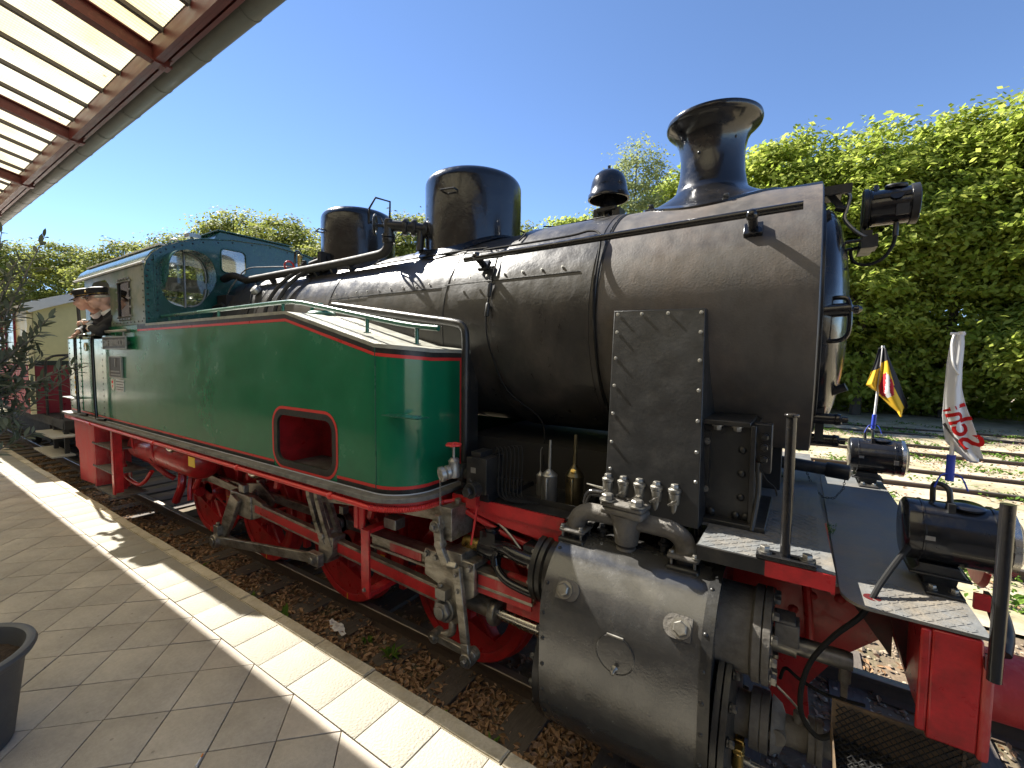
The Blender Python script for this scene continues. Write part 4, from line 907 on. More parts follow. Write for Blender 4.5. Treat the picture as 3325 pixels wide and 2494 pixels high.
ribbon('black_border', [sx(xr), SL1]+arc[1:]+[SV+.022], lambda s: TB, lambda s: TB+.030, 'paint_black'); ribbon('red_lining', [sx(xr), SL1]+arc[1:]+[SV+.022], lambda s: TB+.030, lambda s: TB+.052, 'lining_red')
def hole_ring(nm, o0, o1, m_, y):
    A = rrect(HX0-o0, HX1+o0, HZ0-o0, HZ1+o0, HR+o0); Bq = rrect(HX0-o1, HX1+o1, HZ0-o1, HZ1+o1, HR+o1); b = MB()
    A = [(x, y, max(z, TB)) for x, z in A]; Bq = [(x, y, max(z, TB)) for x, z in Bq]; A.append(A[0]); Bq.append(Bq[0]); b.strip(A, Bq); return part(nm, b, m_, tank)
hole_ring('black_border', 0, .05, 'paint_black', TY-.003); hole_ring('red_lining', .05, .072, 'lining_red', TY-.0035)
k = MB(); H3 = [(x, z) for x, z in hole]+[hole[0]]
k.strip([(x, TY+.0, z) for x, z in H3], [(x, TY+.02, z) for x, z in H3]); part('cutout_rim', k, 'paint_black', tank)
k = MB(); k.box(HX0-.1, HX1+.1, -.98, -.96, 1.2, 2.0); k.box(HX0-.12, HX0-.1, -1.44, -.96, 1.43, 2.0); k.box(HX1+.1, HX1+.12, -1.44, -.96, 1.43, 2.0); k.box(HX0-.1, HX1+.1, -1.44, -.96, 1.98, 2.0); part('cutout_lining', k, 'frame_red', tank)
k = MB(); k.bar((-3.02, -1.2, 1.42), (-3.0, -1.2, 2.0), .07, .05, up=(1, 0, 0)); part('weigh_shaft_arm', k, 'steel_rod', LO)
k = MB(); k.bar((-3.0, -1.15, 1.9), (-2.75, -1.15, 1.62), .05, .06, up=(1, 0, 1)); part('lifting_arm', k, 'frame_red', LO)
# far side tank, plain
k = MB(); k.prism([(-6.35, TB), (-2.1, TB), (-2.1, 2.40), (-2.36, 2.43), (-3.42, 2.695), (-6.35, 2.695)], 'y', .62, 1.45); part('side_tank', k, 'loco_green', LO, bevel=.02)
k = MB(); k.box(-9.6, -7.55, 1.40, 1.45, TB, 2.56); k.box(-9.62, -9.58, -1.45, 1.45, TB, 2.56); k.box(-7.56, -6.36, 1.40, 1.45, TB, 3.38); k.box(-7.6, -6.4, -1.40, -1.38, 1.45, 2.67); part('bunker', k, 'cab_green', LO)
# entry door panel between the handrails and bunker side
def wall_box(nm, x0, x1, z0, z1, m_, par, y0=TY, t=.012):
    b = MB(); b.box(x0, x1, y0, y0+t, z0, z1); return part(nm, b, m_, par)
bs = wall_box('bunker_side', -9.60, -8.985, TB, 2.56, 'loco_green', LO); wall_box('cab_door', -8.975, -7.945, TB, 2.545, 'loco_green', LO, TY+.006); wall_box('tank_end', -7.935, -7.545, TB, 2.695, 'loco_green', LO)
for x in (-9.56, -9.0, -8.45, -7.97):
    for i in range(13): put('rivet', B_riv, (x, TY-.0, 1.52+i*.082), (0, -1, 0), bs)
k = MB()
for i in range(4):
    for j in range(2): k.box(-9.36+j*.10, -9.29+j*.10, TY-.003, TY-.001, 1.72+i*.075, 1.765+i*.075)
part('stencil_marks', k, 'yellow', bs)
for x in (-8.88, -8.06):
    k = MB(); k.tube([(x+.28, TY-.0, 2.60), (x+.27, TY-.05, 2.60), (x+.06, TY-.07, 2.60), (x, TY-.075, 2.53), (x, TY-.075, 2.0), (x+.03, TY-.075, 1.50), (x+.10, TY-.07, 1.455), (x+.22, TY-.03, 1.45)], .019, 10, smooth=5); part('cab_handrail', k, 'gloss_black', LO)
k = MB(); k.lathe([(.065, 0), (.065, .006), (.055, .008), (.05, .006)], (-8.72, TY-.001, 2.44), (0, -1, 0), 26); part('round_emblem', k, 'brass', LO)
k = MB(); k.box(-9.55, -9.0, -1.56, -1.45, 1.66, 1.675); part('lamp_step', k, 'board_grey', LO)
# name plate, number plate, data plates
k = MB(); k.box(-7.69, -6.84, -1.505, -1.49, 2.41, 2.55); k.box(-7.63, -7.58, -1.49, TY, 2.46, 2.5); k.box(-6.95, -6.90, -1.49, TY, 2.46, 2.5); npl = part('name_plate', k, 'plate_face', LO)
k = MB(); k.box(-7.70, -6.83, -1.511, -1.497, 2.548, 2.562); k.box(-7.70, -6.83, -1.511, -1.497, 2.40, 2.412); k.box(-7.70, -7.685, -1.511, -1.497, 2.412, 2.548); k.box(-6.845, -6.83, -1.511, -1.497, 2.412, 2.548); part('plate_rim', k, 'silver_plate', npl)
me = text_mesh('GRAF BISMARCK XV', .118, .004, bold=.002); me.materials.append(M['silver_plate']); link('lettering', me, npl, Matrix.Translation((-7.265, -1.508, 2.478)) @ Matrix.Rotation(PI/2, 4, 'X') @ Matrix.Diagonal((.78, 1, 1, 1)))
k = MB(); k.box(-7.62, -7.17, -1.468, TY, 2.04, 2.305); nb = part('number_plate', k, 'plate_face', LO)
k = MB()
for a_ in ((-7.63, -7.16, 2.295, 2.31), (-7.63, -7.16, 2.035, 2.05), (-7.63, -7.605, 2.05, 2.295), (-7.185, -7.16, 2.05, 2.295)): k.box(a_[0], a_[1], -1.474, -1.455, a_[2], a_[3])
part('plate_rim', k, 'silver_plate', nb)
me = text_mesh('1', .15, .004, bold=.003); me.materials.append(M['silver_plate']); link('lettering', me, nb, Matrix.Translation((-7.39, -1.470, 2.22)) @ Matrix.Rotation(PI/2, 4, 'X') @ Matrix.Diagonal((1.3, 1, 1, 1)))
k = MB(); rr = random.Random(5)
for z in (2.115, 2.075):
    x = -7.57
    while x < -7.24: w = rr.uniform(.02, .045); k.box(x, x+w, -1.472, -1.469, z-.011, z+.011); x += w+.012
part('raised_print', k, 'silver_plate', nb)
k = MB(); k.box(-7.46, -7.16, -1.455, TY, 1.86, 2.01); dp = part('data_plate', k, 'white_trim', LO)
k = MB()
for z in (1.985, 1.95, 1.915, 1.885):
    x = -7.44
    while x < -7.2: w = rr.uniform(.02, .06); k.box(x, x+w, -1.4565, -1.455, z-.006, z+.006); x += w+.012
part('small_print', k, 'paint_black', dp)
k = MB(); k.prism([(-7.64, 2.01), (-7.52, 2.01), (-7.52, 1.93), (-7.54, 1.88), (-7.58, 1.86), (-7.62, 1.88), (-7.64, 1.93)], 'y', -1.455, TY); em = part('town_crest', k, 'shirt_white', LO)
k = MB(); k.box(-7.61, -7.56, -1.457, -1.455, 1.955, 1.99); k.prism([(-7.60, 1.93), (-7.56, 1.93), (-7.58, 1.89)], 'y', -1.457, -1.455); part('crest_mark', k, 'flag_red', em)
# lifting handle bar above the name plate
k = MB(); k.tube([(-7.6, TY, 2.63), (-7.6, TY-.05, 2.63), (-6.9, TY-.05, 2.63), (-6.9, TY, 2.63)], .017, 8, smooth=3); k.cyl((-6.92, TY-.05, 2.63), (-6.92, TY-.05, 2.56), .01); part('plate_handle', k, 'zinc', LO)
# corner tab, seam
k = MB(); k.box(-2.25, -1.93, -1.49, -1.38, 1.965, 1.972); o = part('corner_bracket', k, 'rail_green', tank)
k = MB(); k.box(-2.358, -2.350, TY-.0035, TY+.002, TB+.03, 2.43); part('seam', k, 'rail_green', tank)

# ---- running boards
def board_poly(o): return [(-9.75, TY-.085+o)]+[(TXF-TR+(TR+.085-o)*math.sin(a), TY+TR-(TR+.085-o)*math.cos(a)) for a in np.linspace(0, PI/2, 12)]+[(TXF+.085-o, -.6), (-9.75, -.6)]
k = MB(); k.prism(board_poly(0), 'z', 1.395, TB-.004); part('running_board', k, 'board_grey', LO, bevel=.005)
ribbon('board_highlight', [sx(-9.5), sx(-4), SL1]+arc[1:]+[SE], lambda s: TB-.004, lambda s: TB+.004, 'white_trim', .016, LO)  # pale strip painted along the board for its sky-lit highlight
k = MB(); k.prism(board_poly(.03), 'z', 1.325, 1.393); part('board_angle', k, 'frame_red', LO)
k = MB()
pp = [Vector((-9.2, TY-.075, 1.36)), Vector((-2.5, TY-.075, 1.355)), Vector((-2.36, TY-.07, 1.35))]+[Vector((TXF-TR+(TR+.06)*math.sin(a), TY+TR-(TR+.06)*math.cos(a), 1.35)) for a in np.linspace(.2, PI/2, 8)]+[Vector((-1.95, -1.1, 1.36))]
k.tube(pp, .017, 10); part('conduit', k, 'lining_red', LO)
k = MB()
for i in range(34):
    t = i/33; q = t*(len(pp)-4)+2.3; i0 = int(q); u = q-i0; p = pp[i0].lerp(pp[min(i0+1, len(pp)-1)], u); d = (pp[min(i0+1, len(pp)-1)]-pp[i0]).normalized(); k.lathe([(.017, -.004), (.023, 0), (.017, .004)], p, d, 10, False)
part('flexible_hose', k, 'lining_red', LO)
for x in (-8.3, -6.0, -4.1, -2.75): k = MB(); k.lathe([(.022, -.02), (.027, -.012), (.027, .012), (.022, .02)], (x, TY-.075, 1.357), (1, 0, 0), 12); part('conduit_clamp', k, 'lining_red', LO)
k = MB(); k.box(-5.07, -4.93, TY-.092, TY-.086, 1.235, 1.33); part('yellow_tag', k, 'yellow', LO)
for x in (-6.2, -4.28): 
    k = MB(); k.lathe([(.075, 0), (.08, .03), (.06, .06)], (x, -1.28, 1.29), (0, 0, -1), 20); k.cyl((x, -1.28, 1.29), (x, -1.28, 1.33), .03); tl = part('lamp_holder', k, 'frame_red', LO)
    k = MB(); k.lathe([(.072, .0), (.07, .02), (.055, .05), (.03, .068), (0, .075)], (x, -1.28, 1.25), (0, 0, -1), 20); part('lamp_glass', k, 'bright_steel', tl)
# upper and lower front decks
k = MB(); k.box(-1.98, -.95, -1.09, 1.20, 1.395, 1.41); part('mid_deck', k, 'paint_black', LO); k = MB(); k.box(-2.3, -.95, -.58, .58, 1.32, 1.715); part('frame_cover', k, 'dark_iron', LO); k = MB(); k.box(-.97, -.40, -.95, 1.2, 1.40, 1.43); part('inner_deck', k, 'paint_black', LO)
k = MB(); k.box(-1.98, -1.12, -1.105, -1.09, 1.33, 1.405); k.prism([(-1.98, 1.33), (-1.12, 1.33), (-1.12, 1.22), (-1.6, 1.26)], 'y', -1.08, -1.07); part('deck_valance', k, 'frame_red', LO)
k = MB(); k.prism([(-.355, -1.30), (.148, -1.30), (.10, 1.30), (-.40, 1.30), (-.40, -1.0), (-.355, -1.0)], 'z', 1.505, 1.520); ud = part('upper_deck', k, 'deck_black', LO)
# raised tread ribs on the deck edge
def treads(nm, x0, x1, y0, y1, z, par, st_=.028):
    b = MB(); ny = int((y1-y0)/st_); nx = int((x1-x0)/st_)
    for i in range(nx):
        for j in range(ny):
            s_ = 1 if (i+j) % 2 else -1; c = Vector((x0+(i+.5)*st_, y0+(j+.5)*st_, z)); b.obox(c, (.011, .011*s_, 0), (-.0022*s_, .0022, 0), (0, 0, .0012))
    return part(nm, b, 'deck_black', par, kind='stuff', sharp=0)
treads('tread_pattern', -.345, .13, -1.295, -.55, 1.5205, ud)
k = MB(); k.box(-.355, -.09, -1.31, -1.30, 1.455, 1.518); part('deck_edge', k, 'paint_black', ud); k = MB(); k.box(-.09, .147, -1.31, -1.30, 1.452, 1.518); k.box(.135, .147, -1.3, -.6, 1.44, 1.504); part('deck_edge', k, 'frame_red', ud, label='bright red front length of the deck edge')
k = MB(); k.box(-.38, .14, -1.19, -.61, 1.43, 1.47); k.box(-.95, -.4, -.9, -.61, 1.35, 1.40); part('deck_support', k, 'dark_iron', LO)
ldp = [(.17, 1.28), (.17, -1.14)]+[(.26-.09*math.cos(a), -1.19-.11*math.sin(a)) for a in np.linspace(.2, PI/2, 8)]+[(.575, -1.30), (.555, 1.28)]
k = MB(); k.prism(ldp, 'z', 1.412, 1.424); k.box(.10, .18, -1.12, 1.25, 1.40, 1.412); ld = part('lower_deck', k, 'deck_black', LO)
treads('tread_pattern', .27, .56, -1.295, -1.0, 1.4245, ld)
k = MB(); k.lathe([(.028, 0), (.028, .004)], (.272, -1.20, 1.421), (0, 0, 1), 28); part('cable_hole', k, 'dark_red', ld)
k = MB(); k.box(.43, .56, -1.30, 1.28, 1.00, 1.405); k.box(.40, .43, -1.30, -1.285, 1.02, 1.40); bb = part('buffer_beam', k, 'frame_red', LO, bevel=.008)
k = MB(); k.box(.56, .60, -1.27, -.50, .98, 1.30); k.box(.56, .59, -1.305, -1.27, .985, 1.35); k.box(.58, .63, -1.12, -.62, .86, 1.28); part('buffer_plate', k, 'worn_red', bb, bevel=.01)
k = MB(); k.prism([(.33, 1.39), (.43, 1.39), (.43, 1.02)], 'y', -.93, -.91); part('beam_gusset_shade', k, 'dark_red', bb); k = MB(); k.prism([(.1, 1.36), (.43, 1.36), (.43, .9)], 'y', -.62, -.60); part('beam_gusset_shade', k, 'dark_red', bb)  # outer dark triangle stands in for the shade behind the beam
for s in (-1, 1):
    k = MB(); k.lathe([(.17, 0), (.17, .02), (.135, .03), (.13, .24), (.14, .25), (.14, .28), (.10, .285), (.10, .45), (.22, .46), (.24, .49), (.1, .50)], (.60, s*.875, 1.05), (1, 0, 0), 32); bf = part('buffer', k, 'worn_red', bb)
    for p in ((-.13, -.13), (-.13, .13), (.13, .13), (.13, -.13)): put('bolt', B_big, (.632, s*.875+p[0], 1.05+p[1]), (1, 0, 0), bf)
# handrail posts
k = MB(); k.cyl((-.022, -1.27, 1.53), (-.022, -1.27, 2.125), .019); k.lathe([(.019, 0), (.027, .003), (.027, .012), (.015, .016)], (-.022, -1.27, 2.12), (0, 0, 1), 20); k.box(-.125, .085, -1.31, -1.235, 1.521, 1.541); p1 = part('handrail_post', k, 'gloss_black', LO, bevel=.002)
for x in (-.095, .055): put('bolt', B_hex, (x, -1.27, 1.541), (0, 0, 1), p1)
k = MB(); k.cyl((.577, -1.335, 1.30), (.577, -1.335, 1.895), .019); k.box(.56, .595, -1.33, -1.30, 1.32, 1.37); part('handrail_post', k, 'gloss_black', LO)
# step below the beam
k = MB(); k.box(.17, .60, -1.50, -1.20, .80, .806); step = part('front_step', k, 'dark_iron', LO)
k = MB(); k.box(.165, .60, -1.205, -1.20, .80, .96); k.box(.165, .60, -1.207, -1.198, .955, .963); k.box(.165, .17, -1.50, -1.2, .80, .86); k.box(.55, .56, -1.21, -1.2, .8, 1.03); part('step_back', k, 'rust_mesh', step)
b = MB()
for i in range(12):
    for j in range(8):
        x0, y0, w_ = .175+i*.0352, -1.495+j*.036, .0352; xm, ym = x0+w_/2, y0+.018
        b.bar((x0, y0, .812), (xm, ym, .818), .0028, .008); b.bar((x0+w_, y0, .812), (xm, ym, .818), .0028, .008); b.bar((xm, ym, .818), (x0, y0+.036, .812), .0028, .008); b.bar((xm, ym, .818), (x0+w_, y0+.036, .812), .0028, .008)
for i in range(16):
    for j in range(5):
        x0, z0 = .18+i*.026, .81+j*.028; b.bar((x0, -1.209, z0), (x0+.026, -1.209, z0+.028), .003, .003, up=(0, 1, 0)); b.bar((x0+.026, -1.209, z0), (x0, -1.209, z0+.028), .003, .003, up=(0, 1, 0))
part('expanded_mesh', b, 'paint_black', step, kind='stuff', sharp=0)
# cables at the front
def cable(nm, pts, r, m_='cable', sm=6): k = MB(); k.tube(pts, r, 8, smooth=sm); return part(nm, k, m_, LO)
cable('lamp_cable', [(.42, -.96, 1.60), (.36, -1.06, 1.54), (.30, -1.16, 1.47), (.272, -1.20, 1.42), (.24, -1.19, 1.33), (.16, -1.16, 1.2), (.09, -1.15, 1.06), (.06, -1.15, .92), (.07, -1.15, .80), (.13, -1.14, .73), (.19, -1.12, .78), (.215, -1.06, .90)], .011)
cable('red_hose', [(.06, -.66, 1.36), (.07, -.66, 1.2), (.09, -.67, 1.0), (.10, -.68, .85)], .020, 'frame_red')
cable('oil_line', [(-.03, -1.2, .93), (.03, -1.15, .85), (.09, -1.08, .74), (.10, -1.04, .70)], .005, 'nut_steel')
cable('black_hose', [(-.02, -.9, .78), (.0, -1.0, .90), (.06, -1.02, .88), (.16, -1.0, .84), (.3, -.95, .82)], .008)

# ---- cylinder steam pipe casing, saddle
k = MB(); k._add([(-.93, -.88, 2.63), (-.43, -.88, 2.62), (-.385, -1.12, 1.52), (-.87, -1.12, 1.52), (-.93, -.55, 2.63), (-.43, -.55, 2.62), (-.385, -.55, 1.52), (-.87, -.55, 1.52)], [(3, 2, 1, 0), (0, 1, 5, 4), (1, 2, 6, 5), (2, 3, 7, 6), (3, 0, 4, 7), (4, 5, 6, 7)])
cs = part('steam_pipe_casing', k, 'casing_black', LO, bevel=.004)
nrm = Vector((0, -1.1, -.24)); nrm = Vector((0, -1.10, .24)).normalized()
def cas(u, v): # u 0..1 across, v 0..1 down
    a = Vector((-.93, -.88, 2.63)).lerp(Vector((-.43, -.88, 2.62)), u); b_ = Vector((-.87, -1.12, 1.52)).lerp(Vector((-.385, -1.12, 1.52)), u); return a.lerp(b_, v)
for v in (.02, .115, .25, .39, .53, .67, .80): put('screw', B_zinc, cas(.05, v)+nrm*.002, nrm, cs); put('screw', B_zinc, cas(.96, v)+nrm*.002, nrm, cs)
for u in (.33, .62): put('screw', B_zinc, cas(u, .02)+nrm*.002, nrm, cs)
k = MB(); k.prism([(-.40, 1.52), (-.17, 1.52), (-.185, 2.02), (-.42, 2.02)], 'y', -.93, -.4); sd_ = part('smokebox_saddle', k, 'casing_black', LO, bevel=.004)
k = MB(); k.box(-.43, -.19, -.965, -.5, 2.02, 2.045); k.box(-.40, -.11, -1.0, -.4, 1.52, 1.545); k.box(-.19, -.165, -.965, -.4, 1.54, 2.03); k.box(-.175, -.10, -.94, -.86, 1.80, 2.04); part('saddle_flange', k, 'paint_black', sd_, bevel=.004)
k = MB(); k.box(-.405, -.375, -.945, -.93, 1.64, 1.98); part('saddle_strip', k, 'paint_black', sd_)
for z in (1.93, 1.68): put('bolt', B_hexs, (-.388, -.946, z), (0, -1, 0), sd_)
for x in (-.34, -.25): put('bolt', B_hex, (x, -.95, 2.02), (0, 0, -1), sd_)
for z in (1.90, 1.78, 1.66): put('bolt', rivet_mesh('rivet', .020, 'paint_black'), (-.225, -.932, z), (0, -1, 0), sd_)
for x in (-.36, -.245, -.2): put('rivet', rivet_mesh('rivet', .022, 'paint_black'), (x, -.935, 1.565), (0, -1, 0), sd_)
for z in (1.98, 1.93, 1.87): put('bolt', B_blkhex, (-.13, -.945, z), (0, -1, 0), sd_)
cable('drain_tube', [(-.155, -.95, 1.85), (-.15, -.95, 1.7), (-.16, -.98, 1.58), (-.165, -1.0, 1.525)], .011, 'paint_black')
cable('hanging_wire', [(-.16, -.95, 1.86), (-.12, -.96, 1.78), (-.08, -.95, 1.74), (-.07, -.94, 1.70)], .004)
k = MB(); k.box(-.4, -.19, -.45, .45, 1.52, 2.0); k.box(-.19, -.08, -.12, .12, 1.52, 1.82); part('blast_pipe_box', k, 'dark_iron', LO)
for p in ((-.14, .30), (-.05, .62)): k = MB(); k.cyl((p[0], p[1], 1.52), (p[0], p[1], 1.83), .016); k.box(p[0]-.08, p[0]+.08, p[1]-.05, p[1]+.05, 1.52, 1.535); part('deck_stay', k, 'paint_black', LO)
# ash cleaning pipe beside the far lamp, with chain
k = MB(); k.cyl((-.12, .30, 1.625), (.20, .30, 1.605), .042, n=20); k.lathe([(.045, 0), (.052, .01), (.052, .13), (.03, .14)], (.17, .30, 1.607), (1, 0, -.06), 20); part('blow_off_pipe', k, 'paint_black', LO)
b = MB()
cpts = [Vector((.06, .28, 1.585)), Vector((.10, .22, 1.50)), Vector((.16, .15, 1.445)), Vector((.22, .17, 1.445)), Vector((.27, .24, 1.50)), Vector((.28, .28, 1.56))]
for i in range(22):
    t = i/21*(len(cpts)-1); i0 = min(int(t), len(cpts)-2); p = cpts[i0].lerp(cpts[i0+1], t-i0); d = (cpts[i0+1]-cpts[i0]).normalized(); _, u, w = frame_of(d); u = u if i % 2 else w
    b.tube([p+d*.010*math.cos(a)+u*.006*math.sin(a) for a in np.linspace(0, 2*PI, 9)[:-1]], .0022, 5, closed=True)
part('chain', b, 'dark_iron', LO)
# ---- boiler and smokebox
def barrel(nm, prof, m_, par=LO, n=96, **kw):
    b = MB(); b.lathe([(r_, x) for x, r_ in prof], (0, 0, BZ), (1, 0, 0), n, True); return part(nm, b, m_, par, **kw)
def fine(x0, x1, r_, st_=.12):
    m_ = max(2, int((x1-x0)/st_)); return [(x0+(x1-x0)*i/m_, r_) for i in range(m_+1)]
barrel('boiler', fine(-6.35, -1.86, .797), 'boiler_black')
boiler = bpy.data.objects['boiler']
k = MB()        # raised top lagging sheet in front of the small dome with its cover strip
for xa, xb, rr_ in ((-3.30, -1.20, .803),): k.lathe([(rr_, 0), (rr_, xb-xa)], (xa, 0, BZ), (1, 0, 0), 40, False, a0=0, a1=2*PI)
part('lagging_sheet', k, 'boiler_black', boiler)
barrel('boiler_front', [(-1.88, .80), (-1.88, .822)]+fine(-1.86, -1.08, .826)+[(-1.06, .80)], 'boiler_black')
barrel('smokebox', [(-1.07, .79)]+fine(-1.065, .045, .818)+[(.058, .818), (.062, .812), (.062, .70)], 'smokebox_black')
smb = bpy.data.objects['smokebox']
for x, w_, r_ in ((-5.3, .04, .801), (-3.93, .05, .802), (-2.40, .05, .807), (-1.185, .07, .830)):
    b = MB(); b.lathe([(r_-.005, 0), (r_, .001), (r_, w_), (r_-.005, w_+.001)], (x, 0, BZ), (1, 0, 0), 80, False); part('boiler_band', b, 'boiler_black', boiler)
b = MB(); b.lathe([(.81, 0), (.824, .001), (.824, .006), (.81, .007)], (-1.07, 0, BZ), (1, 0, 0), 80, False); part('smokebox_seam', b, 'paint_black', smb)
def on(x, deg, r_): a = math.radians(deg); return Vector((x, -r_*math.cos(a), BZ+r_*math.sin(a))), Vector((0, -math.cos(a), math.sin(a)))
# horizontal lap of the lagging with screws
for x0, x1, r_ in ((-3.88, -2.36, .805), (-2.35, -1.20, .828)):
    b = MB(); pts = [on(x0+(x1-x0)*i/10, 22, r_)[0] for i in range(11)]
    A = [on(x0+(x1-x0)*i/10, 22.2, r_+.003)[0] for i in range(11)]; B_ = [on(x0+(x1-x0)*i/10, 21.6, r_+.003)[0] for i in range(11)]; b.strip(A, B_); b.strip(B_, [on(x0+(x1-x0)*i/10, 21.5, r_-.004)[0] for i in range(11)]); part('lap_edge', b, 'paint_black', boiler)
    k_ = int((x1-x0)/.155)
    for i in range(k_):
        p, n_ = on(x0+.08+i*.155, 25, r_+.001); put('screw', B_zinc, p, n_, boiler)
for x, d in ((-3.6, 62), (-3.35, 63), (-3.1, 62), (-2.75, 62), (-2.4, 60)):
    p, n_ = on(x, d, .806); put('screw', B_zinc, p, n_, boiler)
# thin tubes and wires on the boiler
def rtube(nm, pts, r_, m_='cable', sm=5, par=LO): b = MB(); b.tube([on(*p)[0] for p in pts], r_, 8, smooth=sm); return part(nm, b, m_, par)
rtube('thin_tube', [(-3.50, 58, .82), (-3.49, 51, .82), (-3.44, 50, .82), (-3.0, 50, .82), (-2.4, 50, .82), (-2.1, 48, .825)], .006)
rtube('thin_tube', [(-2.1, 44, .84), (-1.7, 43.5, .845), (-1.35, 44, .845), (-1.22, 45, .85), (-1.14, 42, .85), (-1.10, 34, .845), (-1.08, 10, .845), (-1.06, -20, .85), (-1.05, -48, .86)], .008)
rtube('thin_tube', [(-1.98, 43, .83), (-1.93, 40, .84), (-1.90, 30, .84), (-1.89, 16, .835), (-1.90, 2, .84), (-1.88, -12, .84), (-1.80, -35, .86), (-1.60, -54, .90), (-1.55, -60, 1.2)], .006)
rtube('thin_tube', [(-1.93, 66, .84), (-1.85, 60, .84), (-1.80, 55, .84), (-1.8, 48, .84)], .006)
b = MB(); 
for d in (16, 6): p, n_ = on(-1.89, d, .84); b.lathe([(.012, -.05), (.017, -.04), (.017, .04), (.012, .05)], p, (0, -.2, -1), 10)
part('cable_joint', b, 'rubber', LO)
# long handrail and its pillars
def hr(x, a=0): return Vector((x, -.80, 3.09))
b = MB(); b.cyl((-2.13, -.80, 3.075), (-.022, -.80, 3.10), .021, n=16); part('long_handrail', b, 'gloss_black', LO)
for x in (-2.02, -.24):
    b = MB(); p, n_ = on(x, 32, .815); b.cyl(p, Vector((x, -.80, 3.085)), .024, n=14); b.obox(p+n_*.012, (.045, 0, 0), n_*.016, n_.cross(Vector((1, 0, 0)))*.04); b.sphere((x, -.80, 3.088), .032); part('handrail_pillar', b, 'gloss_black', LO, bevel=.004)
# domes
def vlathe(nm, prof, c, m_, par=LO, n=64, wob=.006):
    b = MB(); b.lathe(prof, (c[0], c[1], 0), (0, 0, 1), n, True)
    for i, v in enumerate(b.v):
        q = mnoise.noise((v[0]*2.2, v[1]*2.2, v[2]*2.2))*wob; d = Vector((v[0]-c[0], v[1]-c[1], 0)); d = d.normalized() if d.length > 1e-5 else d; b.v[i] = (v[0]+d.x*q, v[1]+d.y*q, v[2])
    return part(nm, b, m_, par)
def dome_prof(R, z0, z1, rd, crown_=.05):
    P = [(R+.02, z0), (R, z0+.25)]; 
    for i in range(1, 6): P.append((R, z0+.25+(z1-rd-z0-.25)*i/5))
    for a in np.linspace(0, PI/2, 9)[1:]: P.append((R-rd+rd*math.cos(a), z1-rd+rd*math.sin(a)))
    for t in (.75, .5, .25, 0): P.append(((R-rd)*t, z1+crown_*(1-t*t)))
    return P
vlathe('sand_dome', dome_prof(.455, 2.9, 4.02, .10, .03), (-2.685, 0), 'gloss_black')
vlathe('steam_dome', dome_prof(.41, 2.9, 3.99, .10, .035), (-4.40, 0), 'gloss_black')
b = MB(); b.lathe([(.46, 0), (.55, -.02)], (-2.685, 0, 3.40), (0, 0, 1), 64, False)
for i, v in enumerate(b.v): rr_ = min(.80, math.hypot(0, v[1])); b.v[i] = (v[0], v[1], BZ+math.sqrt(max(.0, .812**2-v[1]**2))+(.03 if i < 64 else 0))
part('dome_skirt', b, 'gloss_black', LO)
def dome_handle(c, R, ang, z, w=.07, o=.05, tilt=0):
    a = math.radians(ang); n_ = Vector((math.cos(a), math.sin(a), 0)); t = Vector((-n_.y, n_.x, 0)); p = Vector((c[0], c[1], z))+n_*R
    b = MB(); b.tube([p-t*w-n_*.01, p-t*w*.9+n_*o, p+t*w*.9+n_*o, p+t*w-n_*.01], .008, 8); part('dome_handle', b, 'paint_black', LO)
dome_handle((-2.685, 0), .455, -78, 3.78); dome_handle((-4.40, 0), .41, -108, 3.74)
b = MB()        # ladder loop on the steam dome
n_ = Vector((.55, -.83, 0)).normalized(); t = Vector((-n_.y, n_.x, 0)); p = Vector((-4.40, 0, 3.85))+n_*.405
p0 = Vector((-3.995, -.06, 3.80)); t = Vector((.25, .97, 0)).normalized(); o = Vector((.9, -.3, 0)).normalized()
b.tube([p0-t*.10, p0-t*.10+o*.02+Vector((0, 0, .16)), p0-t*.06+o*.10+Vector((0, 0, .26)), p0+t*.10+o*.12+Vector((0, 0, .25)), p0+t*.13+o*.04+Vector((0, 0, .10)), p0+t*.13+Vector((0, 0, -.02))], .011, 8)
b.tube([p0-t*.10+Vector((0, 0, .03)), p0+o*.03+Vector((0, 0, .0)), p0+t*.12+Vector((0, 0, .02))], .011, 8); part('dome_step', b, 'paint_black', LO)
# chimney
prof = [(.235, 3.40), (.22, 3.52), (.209, 3.62), (.205, 3.72), (.208, 3.78), (.222, 3.845), (.25, 3.90), (.288, 3.935), (.302, 3.95), (.306, 3.965), (.302, 3.983), (.285, 3.99), (.26, 3.97), (.21, 3.90), (.19, 3.75), (.19, 3.3)]
b = MB(); nn = 64; rings = []
for t in np.linspace(0, 1, 12)[:-1]:      # saddle flare
    f_ = (1-t)**2.2; rings.append((.225+.185*f_, t, f_))
base_n = len(b.v)
vs = []; C0 = (-.575, 0)
for r_, t, f_ in rings:
    for i in range(nn):
        a = 2*PI*i/nn; x = C0[0]+r_*math.cos(a); y = r_*math.sin(a); zs = BZ+math.sqrt(.818**2-y*y)+.002; zt = 3.545; vs.append((x, y, zs*(1-t)+zt*t if t < 1 else zt))
for r_, z in prof[2:]:
    for i in range(nn): a = 2*PI*i/nn; vs.append((C0[0]+r_*math.cos(a), r_*math.sin(a), z))
fs = []
for j in range(len(vs)//nn-1):
    for i in range(nn): fs.append((j*nn+i, j*nn+(i+1) % nn, (j+1)*nn+(i+1) % nn, (j+1)*nn+i))
for i, v in enumerate(vs): q = mnoise.noise((v[0]*3, v[1]*3, v[2]*3))*.005; vs[i] = (v[0]+q, v[1]+q, v[2])
b._add(vs, fs); ch = part('chimney', b, 'gloss_black', LO, sharp=50)
b = MB(); fl = []
